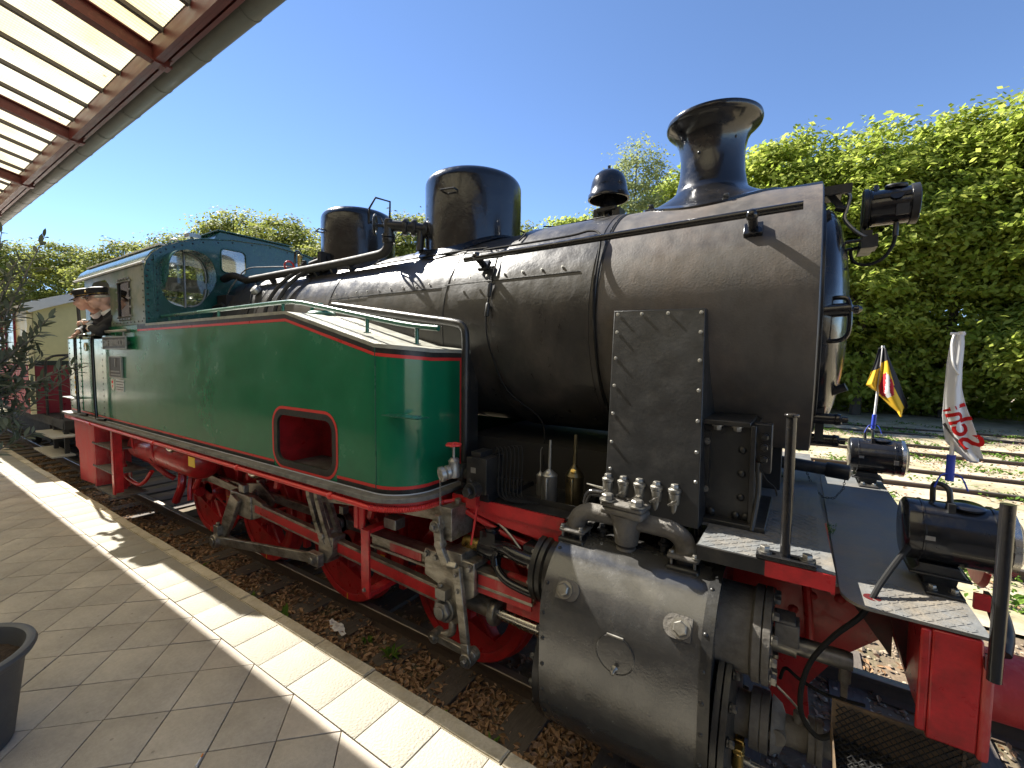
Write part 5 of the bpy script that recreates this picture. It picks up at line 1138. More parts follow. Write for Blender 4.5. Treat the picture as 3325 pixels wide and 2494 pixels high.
for r0_, r1_, dz in ((.405, .45, .014),):
    A = []; B_ = []; D = []
    for i in range(nn+1):
        a = 2*PI*i/nn
        for L_, r_, z_ in ((A, r0_-.01, dz), (B_, r1_, dz), (D, r1_, -.004)): y = r_*math.sin(a); L_.append((C0[0]+r_*math.cos(a), y, BZ+math.sqrt(.818**2-y*y)+z_))
    b.strip(A, B_); b.strip(B_, D)
part('chimney_flange', b, 'gloss_black', ch)
for a in (-2.45, -1.2, .3, 1.6): y = .43*math.sin(a); put('bolt', B_blkhex, (C0[0]+.43*math.cos(a), y, BZ+math.sqrt(.818**2-y*y)+.012), (0, y, .75), ch)
for a, z in ((-1.8, 3.72), (-.7, 3.80), (-2.9, 3.93)): put('rivet', B_riv, (C0[0]+.21*math.cos(a), .21*math.sin(a), z), (math.cos(a), math.sin(a), 0), ch)
# bell
b = MB(); b.lathe([(.155, 0), (.162, .006), (.160, .035), (.148, .05), (.142, .09), (.132, .14), (.112, .185), (.08, .212), (.04, .222), (.0, .224)], (-1.326, 0, 3.60), (0, 0, 1), 48, False); b.lathe([(.155, 0), (.148, .0), (.132, .09), (.11, .15), (.05, .2), (0, .205)], (-1.326, 0, 3.60), (0, 0, 1), 48, False); bl = part('bell', b, 'gloss_black', LO)
b = MB(); b.hexn((-1.326, 0, 3.82), (0, 0, 1), .022, .02); b.cyl((-1.326, 0, 3.84), (-1.326, 0, 3.865), .012); b.cyl((-1.326, 0, 3.43), (-1.326, 0, 3.78), .03); b.lathe([(.07, 0), (.06, .05), (.03, .1)], (-1.326, 0, 3.53), (0, 0, 1), 20); part('bell_striker', b, 'gloss_black', bl)
b = MB(); b.box(-1.46, -1.19, -.10, .10, 3.425, 3.45); b.box(-1.43, -1.39, -.06, .06, 3.45, 3.53); b.box(-1.27, -1.21, -.06, .06, 3.45, 3.52); b.box(-1.40, -1.24, -.07, .07, 3.50, 3.53); part('bell_stand', b, 'paint_black', LO, bevel=.004)
cable('bell_cable', [(-1.46, -.08, 3.45), (-1.55, -.12, 3.43), (-1.7, -.16, 3.415), (-1.8, -.2, 3.42)], .006)
# smokebox front, door and fittings
b = MB(); b.lathe([(.806, 0), (.80, .006), (.70, .008), (.70, .02), (.66, .024)], (.060, 0, BZ), (1, 0, 0), 80, False); part('front_ring', b, 'paint_black', smb)
b = MB(); pr_ = [(.66, 0), (.655, .02)]+[(.655*math.cos(a), .02+.13*math.sin(a)) for a in np.linspace(.15, PI/2, 10)]; b.lathe(pr_, (.075, 0, BZ), (1, 0, 0), 64, False); part('smokebox_door', b, 'gloss_black', smb)
b = MB(); b.cyl((.06, -.63, 2.60), (.17, -.63, 2.605), .034, n=18); b.lathe([(.034, 0), (.036, .01), (.036, .03), (.02, .04), (.02, .06), (.008, .075)], (.165, -.63, 2.605), (1, 0, 0), 16); b.tube([(.09, -.62, 2.66), (.15, -.64, 2.665), (.185, -.65, 2.64), (.19, -.65, 2.5), (.16, -.64, 2.455), (.09, -.62, 2.45)], .011, 8, smooth=4); part('door_clamp', b, 'gloss_black', smb)
for z, y in ((2.03, -.40), (1.90, -.32)):
    b = MB(); b.cyl((.05, y, z), (.17, y, z), .03, n=16); b.lathe([(.03, 0), (.034, .01), (.03, .03), (.018, .035), (.018, .06)], (.165, y, z), (1, 0, 0), 14); part('door_clamp', b, 'gloss_black', smb)
b = MB(); b.box(.08, .12, -.40, -.36, 1.9, 2.12); b.tube([(.09, -.38, 2.08), (.12, -.38, 2.16), (.21, -.40, 2.21)], .022, 10, smooth=3); b.prism([(.06, 2.37), (.15, 2.37), (.08, 2.27), (.06, 2.25)], 'y', -.46, -.44); part('door_catch', b, 'paint_black', smb)
b = MB(); b.cyl((.06, -.1, 3.14), (.11, -.1, 3.14), .03); b.tube([(.06, -.38, 3.14), (.1, -.38, 3.15)], .03, 8); part('door_bolt', b, 'paint_black', smb)
# headlamp on its bracket above the door
YL = -.08
lampb = MB(); lampb.box(.06, .16, YL-.12, YL+.12, 3.335, 3.352); lampb.box(.06, .20, YL-.15, YL-.13, 3.30, 3.35); lampb.bar((.10, YL-.06, 3.33), (.16, YL-.06, 3.24), .03, .03); lampb.cyl((.13, YL-.06, 3.245), (.19, YL-.06, 3.225), .018); part('top_bracket', lampb, 'paint_black', smb)
lampb = MB(); lampb.cyl((.12, YL-.1, 3.03), (.28, YL-.1, 3.035), .009, n=10); lampb.cyl((.12, YL+.12, 3.03), (.28, YL+.12, 3.035), .009, n=10); lampb.box(.255, .315, YL-.12, YL+.12, 2.985, 3.05); lampb.box(.315, .33, YL-.11, YL+.03, 2.99, 3.06); lampb.box(.262, .31, YL-.05, YL+.05, 3.05, 3.10); part('lamp_bracket', lampb, 'paint_black', smb)
hl = MB(); hl.cyl((.285, YL, 3.225), (.485, YL, 3.225), .098, n=40); hd = part('headlamp', hl, 'gloss_black', LO)
hl = MB(); hl.lathe([(.112, 0), (.114, .006), (.114, .02), (.106, .024), (.106, .03), (.112, .032)], (.262, YL, 3.225), (1, 0, 0), 40); hl.box(.258, .272, YL-.03, YL+.03, 3.085, 3.33); part('lamp_back', hl, 'paint_black', hd)
hl = MB(); hl.lathe([(.10, 0), (.108, .003), (.108, .035), (.10, .038), (.095, .03), (.0, .034)], (.465, YL, 3.225), (1, 0, 0), 40); part('lens_rim', hl, 'paint_black', hd)
hl = MB(); hl.lathe([(.05, 0), (.052, .012), (.046, .02), (0, .026)], (.405, YL-.01, 3.322), (.05, -.1, 1), 28); hl.tube([(.315, YL-.03, 3.31), (.315, YL-.02, 3.345), (.325, YL+.02, 3.345), (.325, YL+.03, 3.315)], .010, 8); part('lamp_chimney', hl, 'paint_black', hd)
hl = MB(); hl.lathe([(.0, 0), (.02, .006), (.03, .012)], (.40, YL-.09, 3.26), (0, -.9, .4), 12); hl.box(.40, .455, YL-.101, YL-.094, 3.15, 3.21); hl.box(.30, .46, YL-.1, YL-.092, 3.255, 3.275); hl.cyl((.412, YL-.03, 3.125), (.410, YL-.04, 3.05), .013); part('lamp_fittings', hl, 'paint_black', hd)
cable('lamp_cable', [(.41, YL-.04, 3.06), (.40, YL-.05, 3.0), (.36, YL-.06, 2.93), (.29, YL-.06, 2.90), (.23, YL-.06, 2.925), (.215, YL-.05, 2.99), (.25, YL-.03, 3.01)], .009)
cable('lamp_cable', [(.165, YL-.06, 3.33), (.195, YL-.07, 3.30), (.185, YL-.08, 3.23), (.175, YL-.09, 3.17), (.21, YL-.1, 3.11), (.26, YL-.1, 3.06), (.33, YL-.1, 3.015)], .010, 'nut_steel')
# deck headlamps with flag holders
def deck_lamp(x, y, ry):
    hb = MB(); zc = 1.637; R = .128; L_ = .30
    hb.lathe([(.0, 0), (.115, .0), (.126, .008), (R, .012), (R, .05), (R+.003, .052), (R+.003, .058), (R, .06), (R, L_-.04), (R+.004, L_-.038), (R+.004, L_-.028), (R, L_-.025), (R, L_)], (x, y, zc), (1, 0, 0), 48); o = part('deck_headlamp', hb, 'gloss_black', LO)
    q = MB(); q.lathe([(R-.004, 0), (R+.008, .004), (R+.008, .024), (R-.008, .03)], (x+L_-.002, y, zc), (1, 0, 0), 44, False); part('lens_rim', q, 'bright_steel', o)
    q = MB(); q.lathe([(R-.008, 0), (.09, .018), (.05, .026), (0, .03)], (x+L_+.026, y, zc), (1, 0, 0), 40, False); q.lathe([(R-.008, 0), (0, 0)], (x+L_, y, zc), (1, 0, 0), 40, False); part('lens', q, 'lens_dark', o)
    q = MB(); q.lathe([(.055, 0), (.058, .008), (.05, .014), (0, .018)], (x+.19, y-.02, zc+R-.005), (.0, -.12, 1), 30); part('lamp_lid', q, 'gloss_black', o)
    q = MB(); q.tube([(x+.10, y+.03, zc+R-.01), (x+.10, y+.03, zc+R+.06), (x+.115, y+.0, zc+R+.075), (x+.135, y-.03, zc+R+.06), (x+.14, y-.04, zc+R-.0)], .010, 10, smooth=4); q.box(x+.128, x+.150, y-.075, y-.03, zc+R-.03, zc+R+.012); q.obox((x+.14, y-.085, zc+R-.055), (.011, 0, 0), (0, .02, .034), (0, .004, -.003)); part('carrying_handle', q, 'paint_black', o)
    q = MB(); q.box(x+.055, x+.085, y-R-.003, y-R*.95, zc-.005, zc+.012); part('maker_plate', q, 'silver_plate', o)
    q = MB(); q.box(x+.255, x+.28, y-R-.012, y-R*.9, zc-.03, zc+.0); part('lid_clip', q, 'nut_steel', o)
    q = MB()
    q.prism([(x+.05, zc-.12), (x+.05, 1.50), (x+.025, 1.475), (x+.06, 1.475), (x+.07, 1.425), (x+.165, 1.425), (x+.175, 1.475), (x+.215, 1.462), (x+.185, 1.50), (x+.175, zc-.12)], 'y', y-.075, y+.075); q.box(x+.06, x+.175, y-.17, y+.14, 1.425, 1.437); q.box(x+.02, x+.21, y-.09, y+.09, 1.470, 1.48)
    part('lamp_stand', q, 'paint_black', o, bevel=.004)
    for dx in (.085, .15): put('bolt', B_hexs, (x+dx, y-.13, 1.437), (0, 0, 1), o)
deck_lamp(.395, -.875, 0); deck_lamp(.335, .87, 0)
b = MB(); b.tube([(.66, -.98, 1.43), (.68, -1.02, 1.34), (.66, -1.08, 1.28)], .03, 10, smooth=3); b.box(.64, .655, -1.0, -.94, 1.40, 1.45); part('brake_hose', b, 'rubber', LO); b = MB(); b.box(.60, .645, -1.01, -.99, 1.395, 1.455); part('hose_cock', b, 'frame_red', LO)

# ---- pipes and fittings on the boiler top
b = MB(); b.tube([(-5.9, -.55, 3.285), (-5.2, -.55, 3.288), (-4.14, -.55, 3.292), (-3.5, -.55, 3.305), (-3.32, -.55, 3.32), (-3.255, -.55, 3.38), (-3.25, -.55, 3.43)], .042, 14, smooth=5); b.tube([(-6.33, -.62, 3.33), (-6.15, -.60, 3.36), (-6.02, -.57, 3.33), (-5.9, -.55, 3.285)], .045, 12, smooth=4); part('steam_pipe', b, 'dark_iron', LO)
b = MB(); b.lathe([(.055, 0), (.06, .01), (.06, .04), (.045, .045), (.06, .05), (.06, .08), (.045, .085)], (-3.25, -.55, 3.40), (0, 0, 1), 20); b.cyl((-3.25, -.55, 3.46), (-3.25, -.55, 3.60), .045); b.hexn((-3.25, -.55, 3.60), (0, 0, 1), .04, .02); b.tube([(-3.25, -.55, 3.56), (-3.1, -.45, 3.55), (-2.98, -.36, 3.53), (-2.85, -.25, 3.50)], .05, 14, smooth=3)
for p, d in (((-3.12, -.46, 3.55), (.8, .55, -.08)), ((-2.97, -.35, 3.53), (.8, .6, -.1)), ((-3.06, -.41, 3.545), (.8, .58, -.1))): b.lathe([(.075, -.02), (.08, 0), (.075, .02)], p, d, 18)
b.cyl((-3.0, -.38, 3.53), (-3.0, -.40, 3.33), .035); b.tube([(-3.25, -.55, 3.56), (-3.34, -.60, 3.565)], .015, 8); part('stop_valve', b, 'paint_black', LO)
b = MB(); c = Vector((-3.36, -.615, 3.57)); d = Vector((-.75, -.65, .05)).normalized(); _, u, v = frame_of(d)
b.tube([c+(u*math.cos(a)+v*math.sin(a))*.085 for a in np.linspace(0, 2*PI, 28)[:-1]], .011, 8, closed=True)
for a in np.linspace(0, 2*PI, 6)[:-1]: b.bar(c, c+(u*math.cos(a)+v*math.sin(a))*.085, .01, .008, up=d)
b.sphere(c, .02); part('hand_wheel', b, 'paint_black', LO)
b = MB(); 
for x, d0 in ((-5.35, 52), (-4.45, 52), (-4.2, 54), (-3.9, 54)): p, n_ = on(x, d0, .80); b.obox(p+n_*.03, (.018, 0, 0), n_*.035, n_.cross(Vector((1, 0, 0)))*.03)
part('pipe_clip', b, 'paint_black', LO)
b = MB(); rr = random.Random(4)      # safety-valve and injector cluster
for i in range(14): x = -4.98+rr.random()*.62; y = -.46+rr.random()*.25; h_ = .05+rr.random()*.10; b.cyl((x, y, 3.26), (x, y, 3.30+h_), .018+rr.random()*.018, n=10); b.hexn((x, y, 3.30+h_), (0, 0, 1), .022, .02)
b.box(-4.75, -4.35, -.5, -.3, 3.28, 3.36); b.box(-4.42, -4.36, -.52, -.40, 3.30, 3.47); b.cyl((-4.7, -.42, 3.38), (-4.35, -.42, 3.42), .035); part('feed_valves', b, 'dark_iron', LO)
for x in (-4.95, -4.75): cable('sand_pipe', [(x+.25, -.50, 3.33), (x+.1, -.62, 3.2), (x+.02, -.72, 3.05), (x-.02, -.80, 2.85), (x-.02, -.82, 2.6)], .022, 'dark_iron')
b = MB(); p, n_ = on(-5.45, 38, .80); b.lathe([(.02, 0), (.055, .01), (.06, .05), (.05, .07), (.0, .075)], p, n_, 20); part('washout_cover', b, 'zinc', LO)
rtube('thin_tube', [(-5.85, 60, .9), (-5.6, 48, .86), (-5.5, 36, .84), (-5.42, 25, .82), (-5.4, 10, .82)], .006)
b = MB(); b.tube([(-6.33, -.3, 3.25), (-6.05, -.45, 3.25), (-5.9, -.62, 3.05)], .025, 8, smooth=4); b.tube([(-6.33, -.75, 2.95), (-6.1, -.75, 2.98), (-5.95, -.78, 2.9)], .02, 8, smooth=3); b.box(-6.3, -6.05, -.72, -.60, 2.95, 3.1); part('backhead_pipes', b, 'dark_iron', LO)
cable('cab_conduit', [(-6.2, -.66, 3.06), (-6.1, -.64, 3.2), (-5.9, -.55, 3.42), (-5.6, -.45, 3.44), (-5.3, -.35, 3.43)], .008, 'zinc')
b = MB(); c = Vector((-5.3, -.33, 3.44)); b.tube([c+Vector((0, math.cos(a)*.06, math.sin(a)*.06)) for a in np.linspace(0, 2*PI, 20)[:-1]], .01, 8, closed=True); b.bar(c-Vector((0, .06, 0)), c+Vector((0, .06, 0)), .008, .008); part('red_hand_wheel', b, 'lining_red', LO)
b = MB(); b.cyl((-5.25, -.22, 3.42), (-5.25, -.22, 3.56), .028, n=14); b.sphere((-5.25, -.22, 3.57), .03); w_ = part('whistle', b, 'brass', LO); b = MB(); b.tube([(-5.25, -.22, 3.6), (-5.28, -.22, 3.64), (-5.35, -.22, 3.63), (-5.37, -.22, 3.45), (-5.37, -.22, 3.35)], .012, 8, smooth=3); part('whistle_pipe', b, 'gloss_black', w_)
# rails along the tank top
def rail_tube(nm, pts, r_, m_, posts, zt=None):
    b = MB(); b.tube(pts, r_, 12, smooth=4)
    for x, y, z in posts: b.cyl((x, y, z-.115), (x, y, z), .013, n=10); b.lathe([(.026, 0), (.026, .006)], (x, y, z-.115), (0, 0, 1), 10)
    return part(nm, b, m_, LO)
rail_tube('tank_rail', [(-6.32, -1.30, 2.79), (-5.0, -1.30, 2.795), (-3.75, -1.30, 2.80), (-3.5, -1.30, 2.785), (-3.3, -1.30, 2.755), (-2.3, -1.30, 2.575), (-1.98+.05, -1.30, 2.53)], .018, 'rail_green', [(-6.1, -1.3, 2.79), (-4.9, -1.3, 2.79), (-3.72, -1.3, 2.80), (-2.62, -1.3, 2.63), (-2.12, -1.30, 2.545)])
rail_tube('vent_pipe', [(-3.45, -1.0, 2.79), (-3.2, -1.0, 2.755), (-2.4, -1.0, 2.64), (-2.06, -1.0, 2.592), (-1.98, -1.0, 2.56), (-1.955, -1.0, 2.48), (-1.955, -1.0, 2.2), (-1.955, -1.0, 1.45)], .028, 'paint_black', [])
b = MB(); b.lathe([(.115, 0), (.12, .02), (.10, .035), (0, .04)], (-3.55, -1.05, 2.70), (0, 0, 1), 28); b.tube([(-3.62, -1.1, 2.70), (-3.60, -1.1, 2.78), (-3.5, -1.08, 2.79), (-3.46, -1.06, 2.72)], .014, 8, smooth=3); part('tank_filler', b, 'rail_green', LO)
# lubricator with its bundle of tubes, sight-glass tap
b = MB(); b.box(-1.80, -1.64, -1.17, -.98, 1.47, 1.70); b.box(-1.78, -1.70, -1.15, -1.02, 1.70, 1.735); b.cyl((-1.72, -1.24, 1.50), (-1.72, -1.16, 1.50), .05, n=20); b.hexn((-1.72, -1.25, 1.50), (0, -1, 0), .035, .03); b.cyl((-1.76, -1.19, 1.56), (-1.68, -1.19, 1.46), .008); b.box(-1.79, -1.66, -1.12, -1.0, 1.405, 1.47); lb = part('lubricator', b, 'paint_black', LO, bevel=.006)
b = MB(); b.box(-1.765, -1.725, -1.172, -1.169, 1.60, 1.635); part('maker_plate', b, 'silver_plate', lb)
for i in range(7):
    x = -1.64+i*.022; b = MB(); b.tube([(-1.66, -1.05+i*.012, 1.71), (x-.005, -1.06+i*.012, 1.76+i*.003), (x+.03, -1.07+i*.012, 1.72), (x+.03, -1.08+i*.012, 1.52), (x+.06, -1.09+i*.01, 1.45), (x+.16, -1.06+i*.01, 1.425)], .0038, 6, smooth=4); b.lathe([(.007, 0), (.009, .02)], (x+.03, -1.078+i*.012, 1.555), (0, 0, 1), 6); part('oil_tube', b, 'cable', lb)
b = MB(); b.cyl((-1.98, -1.08, 1.56), (-1.80, -1.08, 1.56), .045, n=18); b.lathe([(.045, 0), (.062, .01), (.062, .05), (.05, .06)], (-1.93, -1.08, 1.56), (1, 0, 0), 20); part('water_pipe', b, 'rubber', LO)
# brass-and-steel filling valve with red wheel
b = MB(); vx, vy = -1.80, -1.30; b.cyl((vx-.0, vy+.02, 1.65), (-1.90, -1.16, 1.66), .022, n=16); b.lathe([(.036, -.06), (.04, -.05), (.034, 0), (.030, .03), (.036, .045), (.030, .05), (.02, .06)], (vx, vy, 1.655), (0, 0, 1), 20); b.cyl((vx, vy, 1.71), (vx, vy, 1.79), .009); b.lathe([(.03, 0), (.034, .02), (.044, .03), (.044, .05), (.036, .055), (.048, .065), (.048, .09), (.036, .095), (.03, .088), (.012, .085), (.0, .092)], Vector((vx, vy, 1.635)), Vector((-.42, -.86, -.16)), 24); fv = part('filling_valve', b, 'zinc', LO)
b = MB(); c = Vector((vx, vy, 1.80)); b.tube([c+Vector((math.cos(a), math.sin(a), 0))*(.042+.004*math.cos(a*6)) for a in np.linspace(0, 2*PI, 37)[:-1]], .008, 7, closed=True)
for a in np.linspace(0, 2*PI, 6)[:-1]: b.bar(c, c+Vector((math.cos(a), math.sin(a), 0))*.04, .008, .007)
b.sphere(c, .013); part('valve_wheel', b, 'lining_red', fv)
b = MB(); pE = Vector((vx, vy, 1.635))+Vector((-.42, -.86, -.16)).normalized()*.09
for i in range(13):
    z = pE.z-.03-i*.0155; w_ = (1, 0) if i % 2 else (0, 1); b.tube([(pE.x+w_[0]*.006*math.cos(a), pE.y+w_[1]*.006*math.cos(a), z+.011*math.sin(a)) for a in np.linspace(0, 2*PI, 9)[:-1]], .0018, 5, closed=True)
part('cap_chain', b, 'nut_steel', fv)

# ---- cab
XC = -6.35
arch = [(-1.45, 2.69), (-1.45, 3.28), (-1.425, 3.42), (-1.36, 3.53), (-1.25, 3.625), (-1.08, 3.71), (-.85, 3.79), (-.5, 3.86), (0, 3.90)]
arch = arch+[(-y, z) for y, z in arch[::-1][1:]]
def oval(cy_, cz_, a_, b_, n=36, e=2.6): return [(cy_+a_*abs(math.cos(t))**(2/e)*(1 if math.cos(t) >= 0 else -1), cz_+b_*abs(math.sin(t))**(2/e)*(1 if math.sin(t) >= 0 else -1)) for t in np.linspace(0, 2*PI, n+1)[:-1]]
def holed_plate(nm, outline, holes, fx, t, m_, par):
    # plate with holes through a triangulated fill; fx maps (u, v) to 3-D, t is the thickness vector
    bm = bmesh.new(); es = []
    for lp in [outline]+holes:
        vs = [bm.verts.new(fx(*p)) for p in lp]
        for i in range(len(vs)): es.append(bm.edges.new((vs[i], vs[(i+1) % len(vs)])))
    r_ = bmesh.ops.triangle_fill(bm, edges=es, use_beauty=True)
    ex = bmesh.ops.extrude_face_region(bm, geom=bm.faces[:]); bmesh.ops.translate(bm, verts=[e for e in ex['geom'] if isinstance(e, bmesh.types.BMVert)], vec=t)
    bmesh.ops.recalc_face_normals(bm, faces=bm.faces[:])
    me = bpy.data.meshes.new(nm); bm.to_mesh(me); bm.free(); me.materials.append(M[m_]); me.shade_smooth(); me.set_sharp_from_angle(angle=math.radians(30)); return link(nm, me, par)
ov1 = oval(-1.055, 3.255, .245, .325); ov1b = oval(1.055, 3.255, .245, .325)
w1 = rrect(-.64, -.33, 3.42, 3.73, .06, 4); w1b = rrect(.33, .64, 3.42, 3.73, .06, 4)
cf = holed_plate('cab_front', arch+[(1.45, 2.69)][:0], [ov1, ov1b, w1, w1b], lambda y, z: (XC, y, z), (-.012, 0, 0), 'cab_green', LO)
for side_, ov in ((-1, ov1), (1, ov1b)):
    b = MB(); P0 = [Vector((XC+.001, y, z)) for y, z in ov]
    idx = [i for i, p in enumerate(ov)]; c_y = -1.055*(-side_)
    top = sorted([p for p in ov if p[1] > 3.02], key=lambda p: -math.atan2(p[1]-3.1, (p[0]-(side_*1.055))))
    A = [Vector((XC-.002, y, z)) for y, z in top]; B_ = [Vector((XC+.26*min(1, max(0, (z-3.02)/.22)), y, z)) for y, z in top]; b.strip(A, B_)
    b.strip(B_, [p+Vector((0, (p.y-side_*1.055)*.03, .008)) for p in B_]); b.strip([p+Vector((0, (p.y-side_*1.055)*.03, .008)) for p in B_], [p+Vector((0, (p.y-side_*1.055)*.03, .008)) for p in A]); part('window_hood', b, 'cab_green', cf, sharp=50)
    g_ = MB(); g_.prism([(y, z) for y, z in oval(side_*1.055, 3.255, .24, .32)], 'x', XC-.010, XC-.006); part('spectacle_glass', g_, 'glass', cf)
    b = MB(); b.cyl((XC+.005, side_*1.055, 2.92), (XC+.005, side_*1.055, 3.58), .013, n=10); b.tube([(XC+.01, side_*1.055+(y-side_*1.055)*.96, z) for y, z in oval(side_*1.055, 3.255, .24, .32) if (y-side_*1.055) > -.02], .012, 6); part('window_pivot', b, 'zinc', cf)
for w_ in (w1, w1b):
    g_ = MB(); g_.prism(w_, 'x', XC-.010, XC-.006); part('window_pane', g_, 'glass', cf)
    b = MB(); b.tube([(XC+.004, y, z) for y, z in w_], .010, 6, closed=True); part('window_rim', b, 'cab_green', cf)
for i in range(1, len(arch)-1):
    for t_ in (0, .5):
        y = arch[i][0]*(1-t_)+arch[min(i+1, len(arch)-1)][0]*t_; z = arch[i][1]*(1-t_)+arch[min(i+1, len(arch)-1)][1]*t_
        if y < .9: put('rivet', B_riv, (XC+.0, y*.985, z-.035), (1, 0, 0), cf)
for i in range(8): put('rivet', B_riv, (XC, -1.42, 2.76+i*.07), (1, 0, 0), cf); put('rivet', B_riv, (XC, -1.335, 2.86+i*.07), (1, 0, 0), cf)
b = MB(); b.box(XC, XC+.03, -1.36, -1.345, 2.86, 3.5); part('corner_strip', b, 'cab_green', cf)
# roof sheet
b = MB(); ro = [(y*1.02, z+.006) for y, z in arch if z > 3.35]; ri = [(y, z-.012) for y, z in ro]
RX0 = -9.05
b.prism(ro+ri[::-1], 'x', RX0, XC+.035); rf = part('cab_roof', b, 'cab_green', LO)
b = MB(); b.tube([(RX0, -1.462, 3.40), (-7.5, -1.462, 3.40), (XC+.03, -1.462, 3.40)], .016, 6); b.bar((RX0, -1.30, 3.62), (XC+.1, -1.30, 3.62), .05, .02); part('roof_gutter', b, 'white_trim', rf)
for i in range(10): put('rivet', B_riv, (-6.45-i*.06, -1.42, 3.46), (0, -.8, .6), rf); put('rivet', B_riv, (-6.45-i*.06, -1.30, 3.60), (0, -.6, .8), rf)
b = MB(); b.prism([(-.66, 3.82), (-.56, 3.985), (.40, 3.985), (.50, 3.82)], 'x', -8.1, -6.55); b.box(-8.15, -6.5, -.60, .44, 3.985, 4.0); part('roof_lantern', b, 'cab_green', rf, bevel=.006)
b = MB(); b.cyl((-6.9, -.75, 3.80), (-6.9, -.75, 3.93), .02); b.box(-6.95, -6.8, -.82, -.68, 3.90, 3.95); b.tube([(-6.6, -1.1, 3.69), (-6.6, -1.1, 3.75), (-6.55, -1.05, 3.77), (-6.5, -1.02, 3.71)], .015, 8, smooth=3); part('roof_fittings', b, 'zinc', rf)
# side sheet with its small meshed window and the tall opening behind it
sw = rrect(-7.22, -6.82, 2.80, 3.23, .03, 3)
side_out = [(-7.545, 2.69), (XC-.006, 2.69), (XC-.006, 3.40), (-8.62, 3.40), (-8.62, 2.56), (-8.42, 2.56), (-8.42, 3.12), (-8.36, 3.24), (-8.22, 3.32), (-7.72, 3.32), (-7.58, 3.25), (-7.545, 3.15)]
cs_ = holed_plate('cab_side', side_out, [sw], lambda x, z: (x, TY, z), (0, .012, 0), 'cab_side_glare', LO)
b = MB(); b.tube([(x, TY-.004, z) for x, z in sw], .009, 6, closed=True); part('window_rim', b, 'paint_black', cs_)
g_ = MB(); g_.prism(sw, 'y', TY+.004, TY+.008); part('window_pane', g_, 'glass', cs_)
for i in range(5):
    put('bolt', B_hexs, (-7.25, TY-.002, 2.80+i*.105), (0, -1, 0), cs_); put('bolt', B_hexs, (-6.79, TY-.002, 2.81+i*.105), (0, -1, 0), cs_)
    put('bolt', B_hexs, (-7.2+i*.09, TY-.002, 2.77), (0, -1, 0), cs_); put('bolt', B_hexs, (-7.2+i*.09, TY-.002, 3.262), (0, -1, 0), cs_)
for i in range(9): put('rivet', B_riv, (-7.45+i*.125, TY, 2.73), (0, -1, 0), cs_)
for i in range(8): put('rivet', B_riv, (-6.40, TY, 2.76+i*.08), (0, -1, 0), cs_)
cs2 = holed_plate('cab_side', [(-7.545, 2.69), (XC-.006, 2.69), (XC-.006, 3.40), (-8.62, 3.40), (-8.62, 2.56), (-8.42, 2.56), (-8.42, 3.12), (-8.22, 3.32), (-7.72, 3.32), (-7.545, 3.15)], [sw], lambda x, z: (x, 1.44, z), (0, .012, 0), 'cab_green', LO)
b = MB(); b.box(-8.64, -8.62, -1.44, -.6, 2.5, 3.4); b.box(-8.64, -8.62, .6, 1.44, 2.5, 3.4); b.box(-8.64, -8.62, -1.44, 1.44, 2.4, 2.9); b.box(-8.64, -8.62, -1.2, 1.2, 3.38, 3.6); part('cab_rear', b, 'cab_inside', LO)
b = MB(); b.box(-8.6, XC-.02, -1.38, 1.38, 1.5, 1.53); b.box(-6.44, -6.42, -1.0, 1.0, 1.53, 2.9); part('cab_floor', b, 'cab_inside', LO)
b = MB(); rr = random.Random(9)
for i in range(16): y = -.8+rr.random()*1.6; z = 2.6+rr.random()*.8; b.tube([(-6.45, y, z), (-6.6-rr.random()*.2, y, z+.1), (-6.6, y+rr.uniform(-.3, .3), z+rr.uniform(-.3, .3))], .016+.012*rr.random(), 8, smooth=2)
part('cab_pipework', b, 'dark_iron', LO)
for (z, zt) in ((3.00, 2.6),): b = MB(); b.cyl((-9.25, -1.38, 2.55), (-9.35, -1.38, 3.30), .022, n=10); part('rear_pole', b, 'paint_black', LO)
# ---- steps, air tank and pipes under the cab
b = MB(); b.prism([(-9.45, 1.39), (-8.50, 1.39), (-8.49, .44), (-9.24, .40), (-9.26, .85), (-9.42, .90)], 'y', -1.46, -1.44); b.box(-8.52, -8.46, -1.46, -1.05, .42, 1.39); part('step_plate', b, 'worn_red', LO, bevel=.004)
b = MB(); b.box(-7.72, -7.64, -1.47, -1.45, .44, 1.40); b.box(-7.66, -7.64, -1.45, -1.37, .46, 1.39); part('step_stile', b, 'frame_red', LO, bevel=.004)
for z in (1.05, .72, .40):
    b = MB(); b.box(-8.55, -7.66, -1.47, -1.10, z-.006, z+.006)
    for i in range(10): b.prism([(-8.5+i*.08, z+.006), (-8.47+i*.08, z+.006), (-8.485+i*.08, z+.03)], 'y', -1.478, -1.468)
    part('cab_step', b, 'board_grey', LO)
b = MB(); b.lathe([(0, 0), (.12, .01), (.19, .05), (.21, .10), (.21, 1.95), (.19, 2.0), (.12, 2.05), (0, 2.06)], (-7.95, -1.05, 1.05), (1, 0, 0), 36); at = part('air_tank', b, 'frame_red', LO)
for x in (-7.6, -6.9): b = MB(); b.tube([(x, -1.28, 1.4), (x, -1.27, 1.1), (x, -1.22, .95), (x, -1.1, .835), (x, -1.0, .835)], .014, 8, smooth=3); part('tank_strap', b, 'frame_red', at)
def rp(nm, pts, r_, m_='frame_red'): b = MB(); b.tube(pts, r_, 10, smooth=4); return part(nm, b, m_, LO)
rp('brake_pipe', [(-7.95, -1.2, 1.38), (-7.9, -1.2, 1.2), (-7.8, -1.15, 1.0), (-7.4, -1.0, .7), (-7.3, -.9, .6)], .035, 'worn_red')
